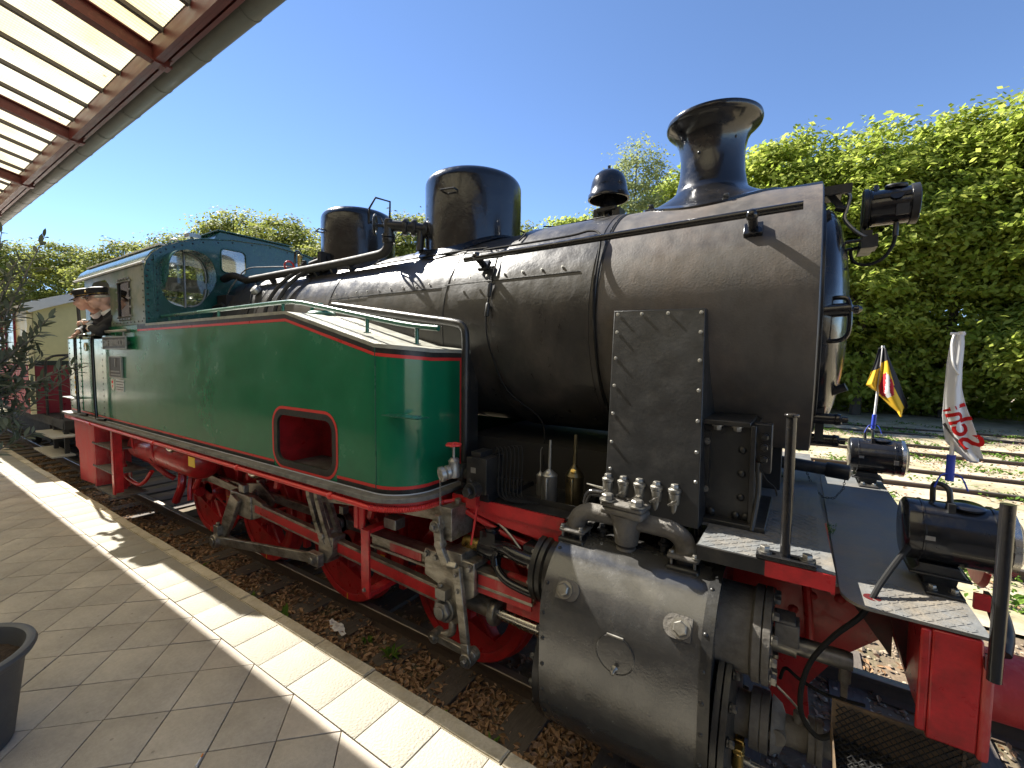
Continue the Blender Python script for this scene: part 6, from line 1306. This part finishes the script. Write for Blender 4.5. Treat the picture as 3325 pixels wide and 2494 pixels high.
rp('brake_pipe', [(-8.05, -1.25, .95), (-8.05, -1.25, .68)], .02); rp('brake_pipe', [(-8.25, -1.22, .70), (-8.32, -1.24, .66), (-8.25, -1.28, .63), (-8.1, -1.25, .62), (-7.9, -1.25, .58), (-7.5, -1.25, .56), (-7.25, -1.25, .65), (-7.1, -1.22, .80)], .026)
b = MB(); b.lathe([(.06, 0), (.065, .01), (.065, .2), (.05, .21), (.035, .25), (.035, .32)], (-8.05, -1.25, .44), (0, 0, 1), 18); b.cyl((-8.05, -1.25, .36), (-8.05, -1.25, .44), .03); part('drip_cup', b, 'frame_red', LO)
b = MB(); b.tube([(-6.9, -.95, .8), (-6.85, -.98, .6), (-6.95, -1.0, .42), (-7.0, -1.0, .36)], .05, 8, smooth=3); b.tube([(-6.6, -.95, .82), (-6.6, -.98, .6), (-6.55, -1.0, .45)], .03, 8, smooth=3); b.cyl((-6.75, -.9, .55), (-6.5, -.9, .55), .06); part('brake_cylinder', b, 'frame_red', LO)
b = MB(); b.prism([(-7.1, .85), (-5.6, .85), (-5.7, .75), (-7.0, .75)], 'y', -.95, -.9); b.tube([(-6.1, -.98, 1.05), (-6.2, -1.0, .85), (-6.33, -1.02, .66)], .035, 8, smooth=3); b.cyl((-6.08, -1.03, 1.02), (-6.08, -.95, 1.02), .05); part('brake_lever', b, 'frame_red', LO)
for x in (-5.0, -4.4, -2.9): b = MB(); b.tube([(x+.2, -.9, 1.36), (x, -.92, 1.28), (x-.12, -.92, 1.1), (x-.18, -.92, .95)], .04, 8, smooth=4); part('red_bracket', b, 'frame_red', LO)
rp('brake_pipe', [(-1.95, -1.1, 1.33), (-1.6, -1.05, 1.2), (-1.3, -1.0, 1.13), (-1.1, -.98, 1.12)], .02)
b = MB(); b.bar((-1.70, -1.18, 1.40), (-1.735, -1.2, 1.14), .03, .012); b.box(-1.78, -1.70, -1.2, -1.16, 1.38, 1.47); part('hanger_rod', b, 'frame_red', LO)
rp('oil_pipe', [(-1.95, -1.0, 1.32), (-1.75, -1.05, 1.31), (-1.55, -1.08, 1.24), (-1.42, -1.1, 1.15)], .009, 'zinc')
# ================================================================== THINGS ON AND AROUND THE ENGINE
# ---- oil cans in their tray
tr = thing('oil_can_tray', 'black sheet steel drip tray on the deck under the oil cans', 'tray', (-1.34, -.82, 1.412))
b = MB(); b.box(-1.60, -1.08, -.97, -.64, 1.412, 1.416); b.box(-1.60, -1.08, -.975, -.97, 1.412, 1.45); b.box(-1.605, -1.60, -.975, -.64, 1.412, 1.45); b.box(-1.08, -1.075, -.975, -.64, 1.412, 1.45); part('tray', b, 'paint_black', tr)
def oil_can(name, label, x, y, R, hb, hc, hs, m_, handle=True, bent=False):
    z = 1.416; t = thing(name, label, 'oil can', (x, y, z), 'oil cans on the running deck')
    b = MB(); b.lathe([(R*.96, 0), (R, .006), (R, hb), (R*1.03, hb+.003), (R, hb+.008), (R*.16, hb+hc), (R*.14, hb+hc+.01)], (x, y, z), (0, 0, 1), 32); part('can_body', b, m_, t)
    b = MB(); top = z+hb+hc
    if bent: b.tube([(x, y, top), (x, y, top+hs*.75), (x+.005, y-.004, top+hs*.9), (x+.018, y-.01, top+hs)], R*.13, 8, smooth=4)
    else: b.cyl((x, y, top-.01), (x+.004, y, top+hs), R*.21, R*.17, n=14, caps=False); b.cyl((x, y, top-.01), (x+.004, y, top+hs), R*.17, R*.13, n=14, caps=False)
    part('spout', b, m_, t)
    if handle:
        b = MB(); d = Vector((.25, -.97, 0)); a0 = Vector((x, y, 0))+d*R
        b.tube([a0+Vector((0, 0, z+hb-.01)), a0+d*.022+Vector((0, 0, z+hb-.012)), a0+d*.026+Vector((0, 0, z+hb*.5)), a0+d*.020+Vector((0, 0, z+.02)), a0+Vector((0, 0, z+.018))], .007, 8, smooth=4); part('handle', b, m_, t)
        b = MB(); q = a0-d*R*.42+Vector((0, 0, z+hb+hc*.45)); b.lathe([(.018, 0), (.018, .010), (.012, .013)], q, d+Vector((0, 0, .6)), 18); part('filler_cap', b, 'brass' if 'brown' in label else 'zinc', t)
oil_can('oil_can', 'silver oil can with straight spout, in front of the small bent-spout can', -1.345, -.875, .052, .165, .045, .19, 'zinc')
oil_can('oil_can', 'tarnished brown oil can with brass cap, nearest the valve pipes', -1.175, -.855, .058, .185, .08, .185, 'bronze_can')
oil_can('oil_can', 'small oil can with thin bent spout, half hidden behind the silver can', -1.455, -.80, .027, .13, .03, .17, 'zinc', False, True)
# ---- flags tied to the lamp handles
def flag(nm, label, yb, pole, Lc, Rc, matfn, mats, wav, ny=26, nx=14):
    t = thing(nm, label, 'flag', pole[0], 'flags tied to the lamp handles')
    b = MB(); b.cyl(pole[0], pole[1], .0075, n=12); b.cyl(Vector(pole[1])-Vector((0, 0, .002)), Vector(pole[1])+Vector((0, 0, .012)), .010, n=12); part('flag_pole', b, 'shirt_white', t)
    b = MB(); p0 = Vector(pole[0]); d = (Vector(pole[1])-p0)
    b.tube([p0+d*.0, p0+d*.02, p0+d*.18], .014, 10); 
    for k_ in range(2): b.tube([p0+d*.05, p0+d*.04+Vector((.03*(1-2*k_), -.02, .0)), p0+d*-.03+Vector((.05*(1-2*k_), -.03, -.01))], .003, 6, smooth=3)
    part('blue_tie', b, 'tape_blue', t)
    return t
def lerp_poly(P, t):
    q = t*(len(P)-1); i = min(int(q), len(P)-2); u = q-i; return tuple(P[i][k]*(1-u)+P[i+1][k]*u for k in range(len(P[0])))
def cloth(nm, t, L_, R_, yf, fn, mats, ny=40, nx=26, both=.0012):
    b = MB(); g_ = []
    for j in range(ny+1):
        for i in range(nx+1):
            a = lerp_poly(L_, j/ny); c = lerp_poly(R_, j/ny); u = i/nx; x = a[0]*(1-u)+c[0]*u; z = a[1]*(1-u)+c[1]*u; g_.append((x, yf(x, z, u, j/ny), z))
    o = len(b.v); b.v += g_
    for j in range(ny):
        for i in range(nx): b.f.append((j*(nx+1)+i, j*(nx+1)+i+1, (j+1)*(nx+1)+i+1, (j+1)*(nx+1)+i)); b.m.append(fn((i+.5)/nx, (j+.5)/ny))
    ob = part(nm, b, mats, t, sharp=0); ob.data.shade_smooth(); s = ob.modifiers.new('thickness', 'SOLIDIFY'); s.thickness = both; return ob
ft = flag('flag', 'white flag with red lettering, drooping above the near lamp', -.885, [(.533, -.885, 1.86), (.538, -.885, 2.462)], None, None, None, None, None)
yfw = lambda x, z, u, v: -.90+.022*math.sin(u*7.5+v*2.2)*(.35+.65*v)+.012*math.sin(v*9+u*3)
WL = [(.513, 2.463), (.507, 2.44), (.500, 2.34), (.497, 2.22), (.495, 2.13), (.503, 2.07), (.515, 2.02), (.548, 1.985), (.592, 1.944)]
WRt = [(.545, 2.460), (.546, 2.42), (.544, 2.33), (.549, 2.25), (.566, 2.18), (.585, 2.12), (.602, 2.055), (.611, 2.00), (.620, 1.970)]
cloth('flag_cloth', ft, WL, WRt, yfw, lambda u, v: 0, ['flag_white'])
b = MB(); b.tube([(.512, -.905, 2.46), (.506, -.915, 2.42), (.512, -.925, 2.34), (.53, -.925, 2.30)], .004, 6, smooth=4); b.cyl((.505, -.885, 2.466), (.55, -.885, 2.464), .006, n=8); part('flag_hem', b, 'shirt_white', ft)
me = text_mesh('Schl', .102, 0, 'lettering', bold=.002, align='LEFT'); bm_ = bmesh.new(); bm_.from_mesh(me); bmesh.ops.triangulate(bm_, faces=bm_.faces[:])
for _ in range(2): bmesh.ops.subdivide_edges(bm_, edges=[e for e in bm_.edges if e.calc_length() > .012], cuts=1); bmesh.ops.triangulate(bm_, faces=bm_.faces[:])
e1 = (-.36, .933); e2 = (.933, .36); o0 = (.588, 2.004)
def uv_of(x, z):
    best = None
    for j in range(81):
        v = j/80; a = lerp_poly(WL, v); c = lerp_poly(WRt, v); du = max(1e-6, c[0]-a[0]); u = (x-a[0])/du; zz_ = a[1]*(1-u)+c[1]*u; e = abs(zz_-z)+(0 if -.03 <= u <= 1.03 else .5)
        if best is None or e < best[0]: best = (e, u, v)
    return best
kill = []
for v in bm_.verts:
    tx, ty = v.co.x*1.12, v.co.y; x = o0[0]+e1[0]*tx+e2[0]*ty; z = o0[1]+e1[1]*tx+e2[1]*ty; e, u, vv = uv_of(x, z); v.co = Vector((x, yfw(x, z, min(1, max(0, u)), vv)-.0035, z))
    if u < -.02 or u > 1.03 or e > .06: kill.append(v)
bmesh.ops.delete(bm_, geom=kill, context='VERTS'); bm_.to_mesh(me); bm_.free(); me.materials.append(M['flag_ink']); link('lettering', me, ft)
b = MB(); lp = []
for i in range(18):
    t_ = i/17; x, z = .570-.068*t_, 1.990+.108*t_; e, u, vv = uv_of(x, z); lp.append(Vector((x, yfw(x, z, min(1, max(0, u)), vv)-.0035, z)))
b.strip([p+Vector((.004, 0, .0035)) for p in lp], [p-Vector((.004, 0, .0035)) for p in lp]); part('underline', b, 'plate_face', ft)
ft2 = flag('flag', 'black and gold flag with red and white shield above the far lamp', .87, [(.474, .865, 1.84), (.503, .865, 2.455)], None, None, None, None, None)
yg1 = lambda x, z, u, v: .855+.02*math.sin(u*6+v*3)*v
GL = [(.478, 2.452), (.46, 2.34), (.438, 2.25), (.419, 2.17), (.452, 2.145), (.487, 2.122)]; GR_ = [(.495, 2.452), (.492, 2.36), (.490, 2.28), (.488, 2.20), (.488, 2.16), (.488, 2.123)]
cloth('flag_cloth', ft2, GL, GR_, yg1, lambda u, v: 0 if v < .36 else 1, ['flag_black', 'flag_gold'])
HL = [(.500, 2.452), (.498, 2.36), (.494, 2.26), (.489, 2.17), (.496, 2.10), (.53, 2.06), (.565, 2.02), (.60, 1.985), (.620, 1.945)]; HR2 = [(.514, 2.45), (.535, 2.38), (.562, 2.31), (.588, 2.25), (.61, 2.19), (.63, 2.13), (.65, 2.07), (.663, 2.03), (.64, 1.985)]
def gcol(u, v):
    su, sv = (u-.36)/.33, (v-.44)/.17
    if su*su+sv*sv < 1 and v < .62: return 3 if (abs(su-.2+sv*.5) < .33) else 2
    return 0 if u > .74-.06*v or v < .15 else 1
cloth('flag_cloth', ft2, HL, HR2, lambda x, z, u, v: .835+.025*math.sin(u*5.5+v*4)*(.3+v), gcol, ['flag_black', 'flag_gold', 'flag_red', 'shirt_white'])
# ---- two enginemen leaning out of the cab
def voxel(name, mb, m_, parent, vox=.0075, sm=6):
    me = mb.mesh(name, m_, 0); o = bpy.data.objects.new(name, me); COL.objects.link(o); r_ = o.modifiers.new('r', 'REMESH'); r_.mode = 'VOXEL'; r_.voxel_size = vox; s = o.modifiers.new('s', 'SMOOTH'); s.iterations = sm; s.factor = .5
    bpy.context.view_layer.update(); m2 = bpy.data.meshes.new_from_object(o.evaluated_get(bpy.context.evaluated_depsgraph_get())); bpy.data.objects.remove(o); m2.name = name; m2.shade_smooth()
    if not m2.materials: m2.materials.append(M[m_])
    return link(name, m2, parent)
def cone_chain(b, pts, rs, n=14):
    for (p, q, r0, r1) in zip(pts[:-1], pts[1:], rs[:-1], rs[1:]): b.cyl(p, q, r0, r1, n=n); b.sphere(q, r1, 12, 8)
    b.sphere(pts[0], rs[0], 12, 8)
def hand(b, w, d, side, droop=.5, sc=1.0):
    d = Vector(d).normalized(); s = Vector(side).normalized(); n_ = d.cross(s).normalized(); w = Vector(w)
    for k_ in range(5): b.sphere(w+d*(.02+.016*k_)*sc+s*0, .022*sc, 10, 6); b.sphere(w+d*.065*sc+s*(-.03+.015*k_)*sc, .017*sc, 10, 6)
    for k_, (of, ln) in enumerate(((-.033, .062), (-.011, .078), (.011, .074), (.032, .058))):
        p = w+d*.085*sc+s*of*sc; q = p+(d*.8-n_*droop*.5)*ln*.5*sc; r_ = q+(d*.45-n_*droop*1.2)*ln*.5*sc; cone_chain(b, [w+d*.05*sc+s*of*sc*.8, p, q, r_], [.012*sc, .0105*sc, .0095*sc, .008*sc], 8)
    p = w+d*.03*sc-s*.03*sc; cone_chain(b, [w+d*.015*sc, p, p+(d*.6-s*.5-n_*.3)*.04*sc, p+(d*1.2-s*.5-n_*.5)*.05*sc], [.014*sc, .013*sc, .011*sc, .009*sc], 8)
def engineman(label, head, fd, arms, chest, hips, glasses=False, cap_tilt=0):
    t = thing('person', label, 'person', (head[0], hips[1], 1.53), 'enginemen leaning out of the cab'); H = Vector(head); fd = Vector(fd).normalized(); rt = fd.cross(Vector((0, 0, 1))).normalized(); up = rt.cross(fd).normalized()
    b = MB(); Fp = lambda f, r_, u: H+fd*f+rt*r_+up*u
    b.sphere(Fp(-.012, 0, .02), .092, 20, 12); b.sphere(Fp(.015, 0, -.035), .075, 18, 10); b.sphere(Fp(.05, 0, -.085), .038, 14, 8); b.sphere(Fp(-.045, 0, .0), .085, 16, 10)
    b.sphere(Fp(.072, .033, -.03), .030, 12, 8); b.sphere(Fp(.072, -.033, -.03), .030, 12, 8); b.sphere(Fp(.080, 0, .025), .030, 12, 8)
    cone_chain(b, [Fp(.088, 0, .012), Fp(.108, 0, -.022), Fp(.098, 0, -.034)], [.011, .017, .014], 10)      # nose
    for s in (-1, 1): b.sphere(Fp(.082, s*.03, .028), .016, 10, 6); b.sphere(Fp(-.012, s*.088, -.005), .020, 10, 8, ); b.sphere(Fp(-.012, s*.092, -.022), .013, 8, 6)
    cone_chain(b, [Fp(.088, -.022, -.062), Fp(.094, 0, -.060), Fp(.088, .022, -.062)], [.008, .010, .008], 8); cone_chain(b, [Fp(.084, -.018, -.074), Fp(.090, 0, -.074), Fp(.084, .018, -.074)], [.008, .010, .008], 8)
    C_ = Vector(chest); P_ = Vector(hips); nb = C_.lerp(H, .55)
    cone_chain(b, [P_, P_.lerp(C_, .5), C_, C_.lerp(nb, .5), nb, H+up*-.06-fd*.02], [.14, .135, .14, .10, .058, .055])
    sw_ = .17
    for s, (el, wr, hd_, dr) in zip((-1, 1), arms):
        sh = C_+rt*s*sw_+Vector((0, 0, .07)); cone_chain(b, [C_+rt*s*.06+Vector((0, 0, .06)), sh, el, wr], [.07, .055, .042, .028]); hand(b, wr, hd_, rt if dr else -rt, .6)
    for s in (-1, 1): hp_ = P_+rt*s*.09; cone_chain(b, [hp_, hp_*.5+Vector((hp_.x, hp_.y+.05, 1.98))*.5+Vector((0, 0, -.05)), Vector((hp_.x, hp_.y+.06, 1.60))], [.09, .075, .05]); cone_chain(b, [Vector((hp_.x, hp_.y+.06, 1.58)), Vector((hp_.x, hp_.y-.1, 1.57))], [.045, .035])
    body = voxel('body', b, 'skin', t)
    j = MB(); cone_chain(j, [P_+Vector((0, 0, -.05)), P_.lerp(C_, .5), C_, C_.lerp(nb, .55)], [.16, .155, .158, .108])
    for s, (el, wr, hd_, dr) in zip((-1, 1), arms):
        sh = C_+rt*s*sw_+Vector((0, 0, .07)); el, wr = Vector(el), Vector(wr); cone_chain(j, [C_+rt*s*.06+Vector((0, 0, .06)), sh, el, el.lerp(wr, .86)], [.088, .070, .056, .043])
    for s in (-1, 1): hp_ = P_+rt*s*.09; cone_chain(j, [hp_, Vector((hp_.x, hp_.y+.06, 1.66))], [.105, .07])
    voxel('jacket', j, 'cloth_dark', t, .011, 3)
    b = MB(); b.lathe([(.072, -.03), (.075, .02), (.067, .035)], nb+Vector((0, 0, -.03)), H-nb, 20, False); part('collar', b, 'shirt_white', t)
    for s, (el, wr, hd_, dr) in zip((-1, 1), arms): el, wr = Vector(el), Vector(wr); b = MB(); b.lathe([(.041, 0), (.043, .02), (.036, .035)], el.lerp(wr, .84), wr-el, 16, False); part('cuff', b, 'shirt_white', t)
    b = MB(); cu = (up+fd*cap_tilt).normalized(); c0 = Fp(-.015, 0, .062); b.lathe([(.100, -.01), (.102, .03), (.116, .066), (.110, .082), (.06, .095), (0, .098)], c0, cu, 28); cp = part('cap', b, 'cap_black', t)
    b = MB(); A = [c0+(fd*math.cos(a)*.10+rt*math.sin(a)*.098) for a in np.linspace(-1.05, 1.05, 12)]; B_ = [c0+(fd*(math.cos(a)*.165)+rt*math.sin(a)*.115)-up*.032*math.cos(a) for a in np.linspace(-1.05, 1.05, 12)]; b.strip(A, B_); b.strip([p-up*.004 for p in A], [p-up*.004 for p in B_]); b.strip(B_, [p-up*.004 for p in B_]); part('cap_visor', b, 'gloss_black', cp)
    b = MB(); b.lathe([(.104, 0), (.105, .006)], c0+cu*.004, cu, 28, False); b.sphere(c0+fd*.115+cu*.04, .013, 10, 6); part('cap_badge', b, 'brass', cp)
    b = MB(); 
    for s in (-1, 1): b.sphere(Fp(.094, s*.031, .018), .0085, 8, 6)
    part('eyes', b, 'cloth_dark', t)
    b = MB()
    for s in (-1, 1): b.tube([Fp(.085, s*.046, .038), Fp(.098, s*.03, .042), Fp(.102, s*.014, .036)], .006, 6)
    b.lathe([(.093, -.02), (.097, .0), (.099, .03)], Fp(-.02, 0, .01), (up-fd*.35), 20, False, a0=0, a1=2*PI) if 0 else None
    for a in np.linspace(1.3, 5.0, 26): b.sphere(Fp(-.015+.093*math.cos(a), .091*math.sin(a), .028), .019, 10, 6)
    voxel('hair', b, 'coach_roof', t, .006, 3)
    if glasses:
        b = MB()
        for s in (-1, 1): b.tube([Fp(.112, s*.033+.023*math.cos(a), .014+.018*math.sin(a)) for a in np.linspace(0, 2*PI, 15)[:-1]], .0022, 5, closed=True); b.tube([Fp(.11, s*.056, .018), Fp(.0, s*.096, .018)], .002, 5)
        b.tube([Fp(.112, -.01, .016), Fp(.112, .01, .016)], .002, 5); part('glasses', b, 'nut_steel', t)
engineman('man with glasses and dark peaked cap leaning out nearer the front of the cab', (-7.69, -1.535, 3.05), (-.30, -.93, -.16), [((-7.86, -1.52, 2.66), (-7.84, -1.60, 2.75), (-.9, -.3, -.1), 1), ((-7.62, -1.55, 2.62), (-7.80, -1.60, 2.69), (-1, -.05, -.2), 0)], (-7.66, -1.33, 2.76), (-7.62, -.98, 2.35), True)
engineman('man without glasses at the rear of the cab window, one hand hanging outside', (-8.05, -1.585, 3.05), (-.22, -.93, -.26), [((-8.36, -1.50, 2.70), (-8.24, -1.62, 2.64), (-.3, -.45, -.75), 1), ((-8.02, -1.50, 2.70), (-8.10, -1.60, 2.77), (-.9, -.3, -.15), 0)], (-8.13, -1.30, 2.75), (-8.13, -.95, 2.35))
# ---- passenger coach behind
co = thing('passenger_coach', 'cream and maroon open-platform coach coupled behind the locomotive', 'railway coach', (-22, 0, 0))
CXE = -12.45; CXB = -31
b = MB(); b.box(CXB, CXE, -1.44, 1.44, 1.15, 2.12); part('lower_body', b, 'maroon', co)
b = MB(); b.box(CXB, CXE-.01, -1.42, 1.42, 2.12, 3.30); part('upper_body', b, 'cream', co)
b = MB(); b.box(CXE-.005, CXE+.02, -1.36, 1.36, 2.19, 3.22); pts = [(y, 3.20+.36*math.cos(y/1.42*PI/2)) for y in np.linspace(-1.38, 1.38, 17)]; b.prism(pts+[(1.38, 3.2), (-1.38, 3.2)], 'x', CXE-.01, CXE+.018); part('end_wall', b, 'olive_cream', co)
b = MB(); b.box(CXE, CXE+.035, -1.45, 1.45, 2.10, 2.19); part('end_band', b, 'paint_black', co)
b = MB(); arc_ = [(y, 3.24+.42*math.cos(y/1.55*PI/2)) for y in np.linspace(-1.55, 1.55, 25)]; b.prism(arc_+[(y, z-.05) for y, z in arc_[::-1]], 'x', CXB, CXE+.30); part('roof', b, 'coach_roof', co)
b = MB(); o_ = [(y, 3.25+.43*math.cos(y/1.56*PI/2)) for y in np.linspace(-1.56, 1.56, 25)]; i_ = [(y*.93, z-.15) for y, z in o_]; b.prism(o_+i_[::-1], 'x', CXE+.30, CXE+.33); part('roof_end', b, 'white_trim', co)
b = MB(); b.box(CXE-.02, CXE+.06, -1.45, -1.38, 1.15, 3.25); b.box(CXE-.02, CXE+.06, 1.38, 1.45, 1.15, 3.25); part('corner_post', b, 'cream', co)
for i in range(7):
    x0 = CXE-1.15-i*1.35; f_ = MB()
    for a_ in ((x0-.95, x0, 3.10, 3.15), (x0-.95, x0, 2.26, 2.31), (x0-.95, x0-.9, 2.31, 3.10), (x0-.05, x0, 2.31, 3.10)): f_.box(a_[0], a_[1], -1.455, -1.42, a_[2], a_[3])
    w_ = part('window', f_, 'maroon', co); p_ = MB(); p_.box(x0-.9, x0-.05, -1.432, -1.425, 2.31, 3.10); part('pane', p_, 'lens_dark', w_)
for i in range(60):
    x = CXE-.05-i*.16; b = MB(); b.box(x-.14, x, -1.456, -1.44, 1.17, 2.10); part('board', b, 'wagon_red', co)
b = MB(); b.box(CXB, CXE+1.6, -1.3, 1.3, .98, 1.14); b.box(CXE, CXE+1.6, -1.0, 1.0, 1.13, 1.16); part('underframe', b, 'dark_iron', co)
for z, x0, x1, y1 in ((.55, -12.08, -10.72, -1.20), (.90, -11.85, -10.62, -1.18)):
    b = MB(); b.box(x0, x1, -1.50, y1, z-.03, z); part('step', b, 'oak_step', co, bevel=.004)
b = MB(); b.box(-11.7, -11.64, -1.3, -1.24, .5, 1.1); part('step_hanger', b, 'dark_iron', co); b = MB(); b.box(-10.95, -10.89, -1.3, -1.24, .5, 1.1); part('step_hanger', b, 'dark_iron', co)
for x in (-12.0, -11.0):
    b = MB(); b.tube([(x, -1.30, 1.16), (x, -1.30, 2.1), (x, -1.24, 2.25), (x, -1.1, 2.30), (x, -.75, 2.30), (x, -.65, 2.2), (x, -.65, 1.16)], .022, 8, smooth=4); part('platform_rail', b, 'paint_black', co)
for x in (-14.5, -16.6, -27, -29):
    for s in (-1, 1): b = MB(); b.lathe([(.0, -.05), (.44, -.05), (.46, .02), (.48, .06), (.1, .07)], (x, s*.75, .46), (0, -s, 0), 32); part('wheel', b, 'dark_iron', co)
b = MB(); b.box(-17.2, -13.9, -.95, .95, .35, .95); part('bogie', b, 'dark_iron', co); b = MB(); b.tube([(-12.45, .2, .95), (-11.5, .2, .45), (-10.5, .15, .5), (-9.65, .1, .9)], .03, 8, smooth=5); part('heating_hose', b, 'rubber', co)
# ---- planter and olive tree
PC = (-3.30, -3.215)
pt_ = thing('plant_pot', 'round dark grey plastic plant pot with a thick rim at the left edge', 'plant pot', (PC[0], PC[1], PZ+.003))
b = MB(); zt = .905; z0 = PZ+.003
b.lathe([(.225, z0), (.232, z0+.01), (.285, zt-.07), (.30, zt-.055), (.318, zt-.04), (.328, zt-.02), (.322, zt-.004), (.305, zt), (.288, zt-.006), (.278, zt-.03), (.26, zt-.16), (.255, zt-.17)], (PC[0], PC[1], 0), (0, 0, 1), 72); part('pot', b, 'pot_grey', pt_)
b = MB(); nn_ = 40
vs = [(PC[0], PC[1], zt-.075)]; fs = []
for j in range(1, 9):
    for i in range(nn_): a = 2*PI*i/nn_; r_ = .272*j/8; vs.append((PC[0]+r_*math.cos(a), PC[1]+r_*math.sin(a), zt-.085+.02*mnoise.noise((r_*math.cos(a)*16, r_*math.sin(a)*16, 1))))
for i in range(nn_): fs.append((0, 1+i, 1+(i+1) % nn_))
for j in range(7):
    for i in range(nn_): fs.append((1+j*nn_+i, 1+(j+1)*nn_+i, 1+(j+1)*nn_+(i+1) % nn_, 1+j*nn_+(i+1) % nn_))
b._add(vs, fs); part('soil', b, 'soil', pt_, sharp=0)
ov = thing('olive_tree', 'potted olive tree whose grey green twigs reach in at the left edge', 'tree', (PC[0], PC[1], zt-.1))
tips = [(-3.4, -2.766, 2.962), (-3.45, -2.84, 2.87), (-3.5, -2.80, 2.78), (-3.3, -2.93, 2.93), (-3.45, -2.74, 2.56), (-3.4, -2.80, 2.45), (-3.5, -2.83, 2.66), (-3.55, -2.82, 2.36), (-3.4, -2.755, 2.19), (-3.35, -2.665, 2.26), (-3.42, -2.83, 2.13), (-3.3, -2.93, 2.02), (-3.4, -2.85, 1.92), (-3.45, -2.79, 2.32), (-3.3, -2.95, 2.5), (-3.55, -2.95, 2.75), (-3.6, -2.88, 2.55), (-3.25, -2.97, 2.25), (-3.6, -2.86, 2.2), (-3.35, -2.90, 2.72), (-3.2, -3.2, 2.9), (-3.0, -3.4, 2.6), (-3.5, -3.5, 2.7), (-3.7, -3.2, 2.8), (-3.1, -3.1, 2.4), (-3.52, -2.79, 2.48), (-3.48, -2.86, 2.55), (-3.62, -2.90, 2.40), (-3.42, -2.92, 2.33)]
tips += [(x+.05*math.sin(i*7.3), y-.035+.045*math.sin(i*3.1), z+.06*math.cos(i*5.7)) for i, (x, y, z) in enumerate(tips[:20]) if z < 2.8]
b = MB(); b.tube([(PC[0], PC[1], zt-.12), (PC[0]+.02, PC[1]-.01, 1.35), (PC[0]-.02, PC[1]+.01, 1.75)], lambda t: .028-.008*t, 10, smooth=5); rr = random.Random(12); npr = np.random.RandomState(5); LV = []
hub = [Vector((PC[0]-.01, PC[1]+.0, 1.62)), Vector((PC[0]-.02, PC[1]+.01, 1.75)), Vector((PC[0]-.05, PC[1]+.05, 2.0))]
b.tube([hub[1], hub[2], (PC[0]-.1, PC[1]+.1, 2.4)], lambda t: .016-.008*t, 8, smooth=4)
for ti, tp in enumerate(tips):
    tp = Vector(tp); hb_ = hub[ti % 3]; mid = hb_.lerp(tp, .55)+Vector((rr.uniform(-.05, .05), rr.uniform(-.05, .03), rr.uniform(.0, .08))); pts = [hb_, mid, tp]
    b.tube(pts, lambda t: .007-.0052*t, 6, smooth=5)
    for s in range(17):
        t = .42+.58*s/16; p = (hb_.lerp(mid, t/.55) if t < .55 else mid.lerp(tp, (t-.55)/.45)); d = (tp-mid).normalized(); sd = d.cross(Vector((rr.uniform(-1, 1), rr.uniform(-1, 1), rr.uniform(-.4, 1)))).normalized()
        for sg in (-1, 1):
            ld = (d*rr.uniform(.5, 1.1)+sd*sg+Vector((0, 0, rr.uniform(-.25, .15)))).normalized(); ln = rr.uniform(.040, .082); wv = ld.cross(Vector((rr.uniform(-.6, .6), rr.uniform(-.6, .6), 1))).normalized()*ln*.13; up_ = wv.cross(ld).normalized()*ln*.06; a = p; c1 = p+ld*ln*.35; c2 = p+ld*ln*.7; e = p+ld*ln
            LV.append([a, c1+wv+up_, c1-wv+up_, a]); LV.append([c1+wv+up_, c2+wv*.85+up_, c2-wv*.85+up_, c1-wv+up_]); LV.append([c2+wv*.85+up_, e, e, c2-wv*.85+up_])
part('branches', b, 'olive_bark', ov)
bmx = bpy.data.meshes.new('foliage'); vs = []; fs = []
for i in range(0, len(LV), 3):
    o = len(vs); a, c1p, c1m, _ = LV[i]; _, c2p, c2m, _ = LV[i+1]; e = LV[i+2][1]; vs += [a, c1p, c1m, c2p, c2m, e]; fs += [(o, o+1, o+2), (o+1, o+3, o+4, o+2), (o+3, o+5, o+4)]
bmx.from_pydata([tuple(v) for v in vs], [], fs); bmx.materials.append(M['leaf_olive']); link('foliage', bmx, ov)
# ---- litter: tissue on the track bed, cigarette end on the paving
b = sheet(-3.56, -3.26, -1.075, -1.0, 22, 8, lambda x, y: 0); r = np.random.RandomState(3)
for i, v in enumerate(b.v):
    x, y = v[0], v[1]; cx_ = (x+3.41)/.15; b.v[i] = (x+.012*mnoise.noise((x*22, y*22, 4)), y*1+(.012*mnoise.noise((x*25, y*20, 1)))-.03*cx_+.03*mnoise.noise((x*9, 2, 2))+(y+1.037)*(.35*math.cos(cx_*3.2)), bedz(x, y)+.045+.016*mnoise.noise((x*22, y*22, 9))+.006*mnoise.noise((x*70, y*70, 3)))
o = part('paper_tissue', b, 'tissue', None, sharp=0, cat='litter', label='crumpled white paper tissue lying on the leaves beside the rail'); s = o.modifiers.new('thickness', 'SOLIDIFY'); s.thickness = .001
ct = thing('cigarette_end', 'cigarette end with orange filter in a paving joint', 'litter', (-2.30, -2.54, PZ)); d = Vector((-2.323+2.277, -2.517+2.565, 0)).normalized(); p = Vector((-2.30, -2.54, PZ+.006))
b = MB(); b.cyl(p-d*.03, p+d*.012, .004, n=8); part('paper', b, 'shirt_white', ct); b = MB(); b.cyl(p+d*.012, p+d*.032, .004, n=8); part('filter', b, 'orange_paper', ct)
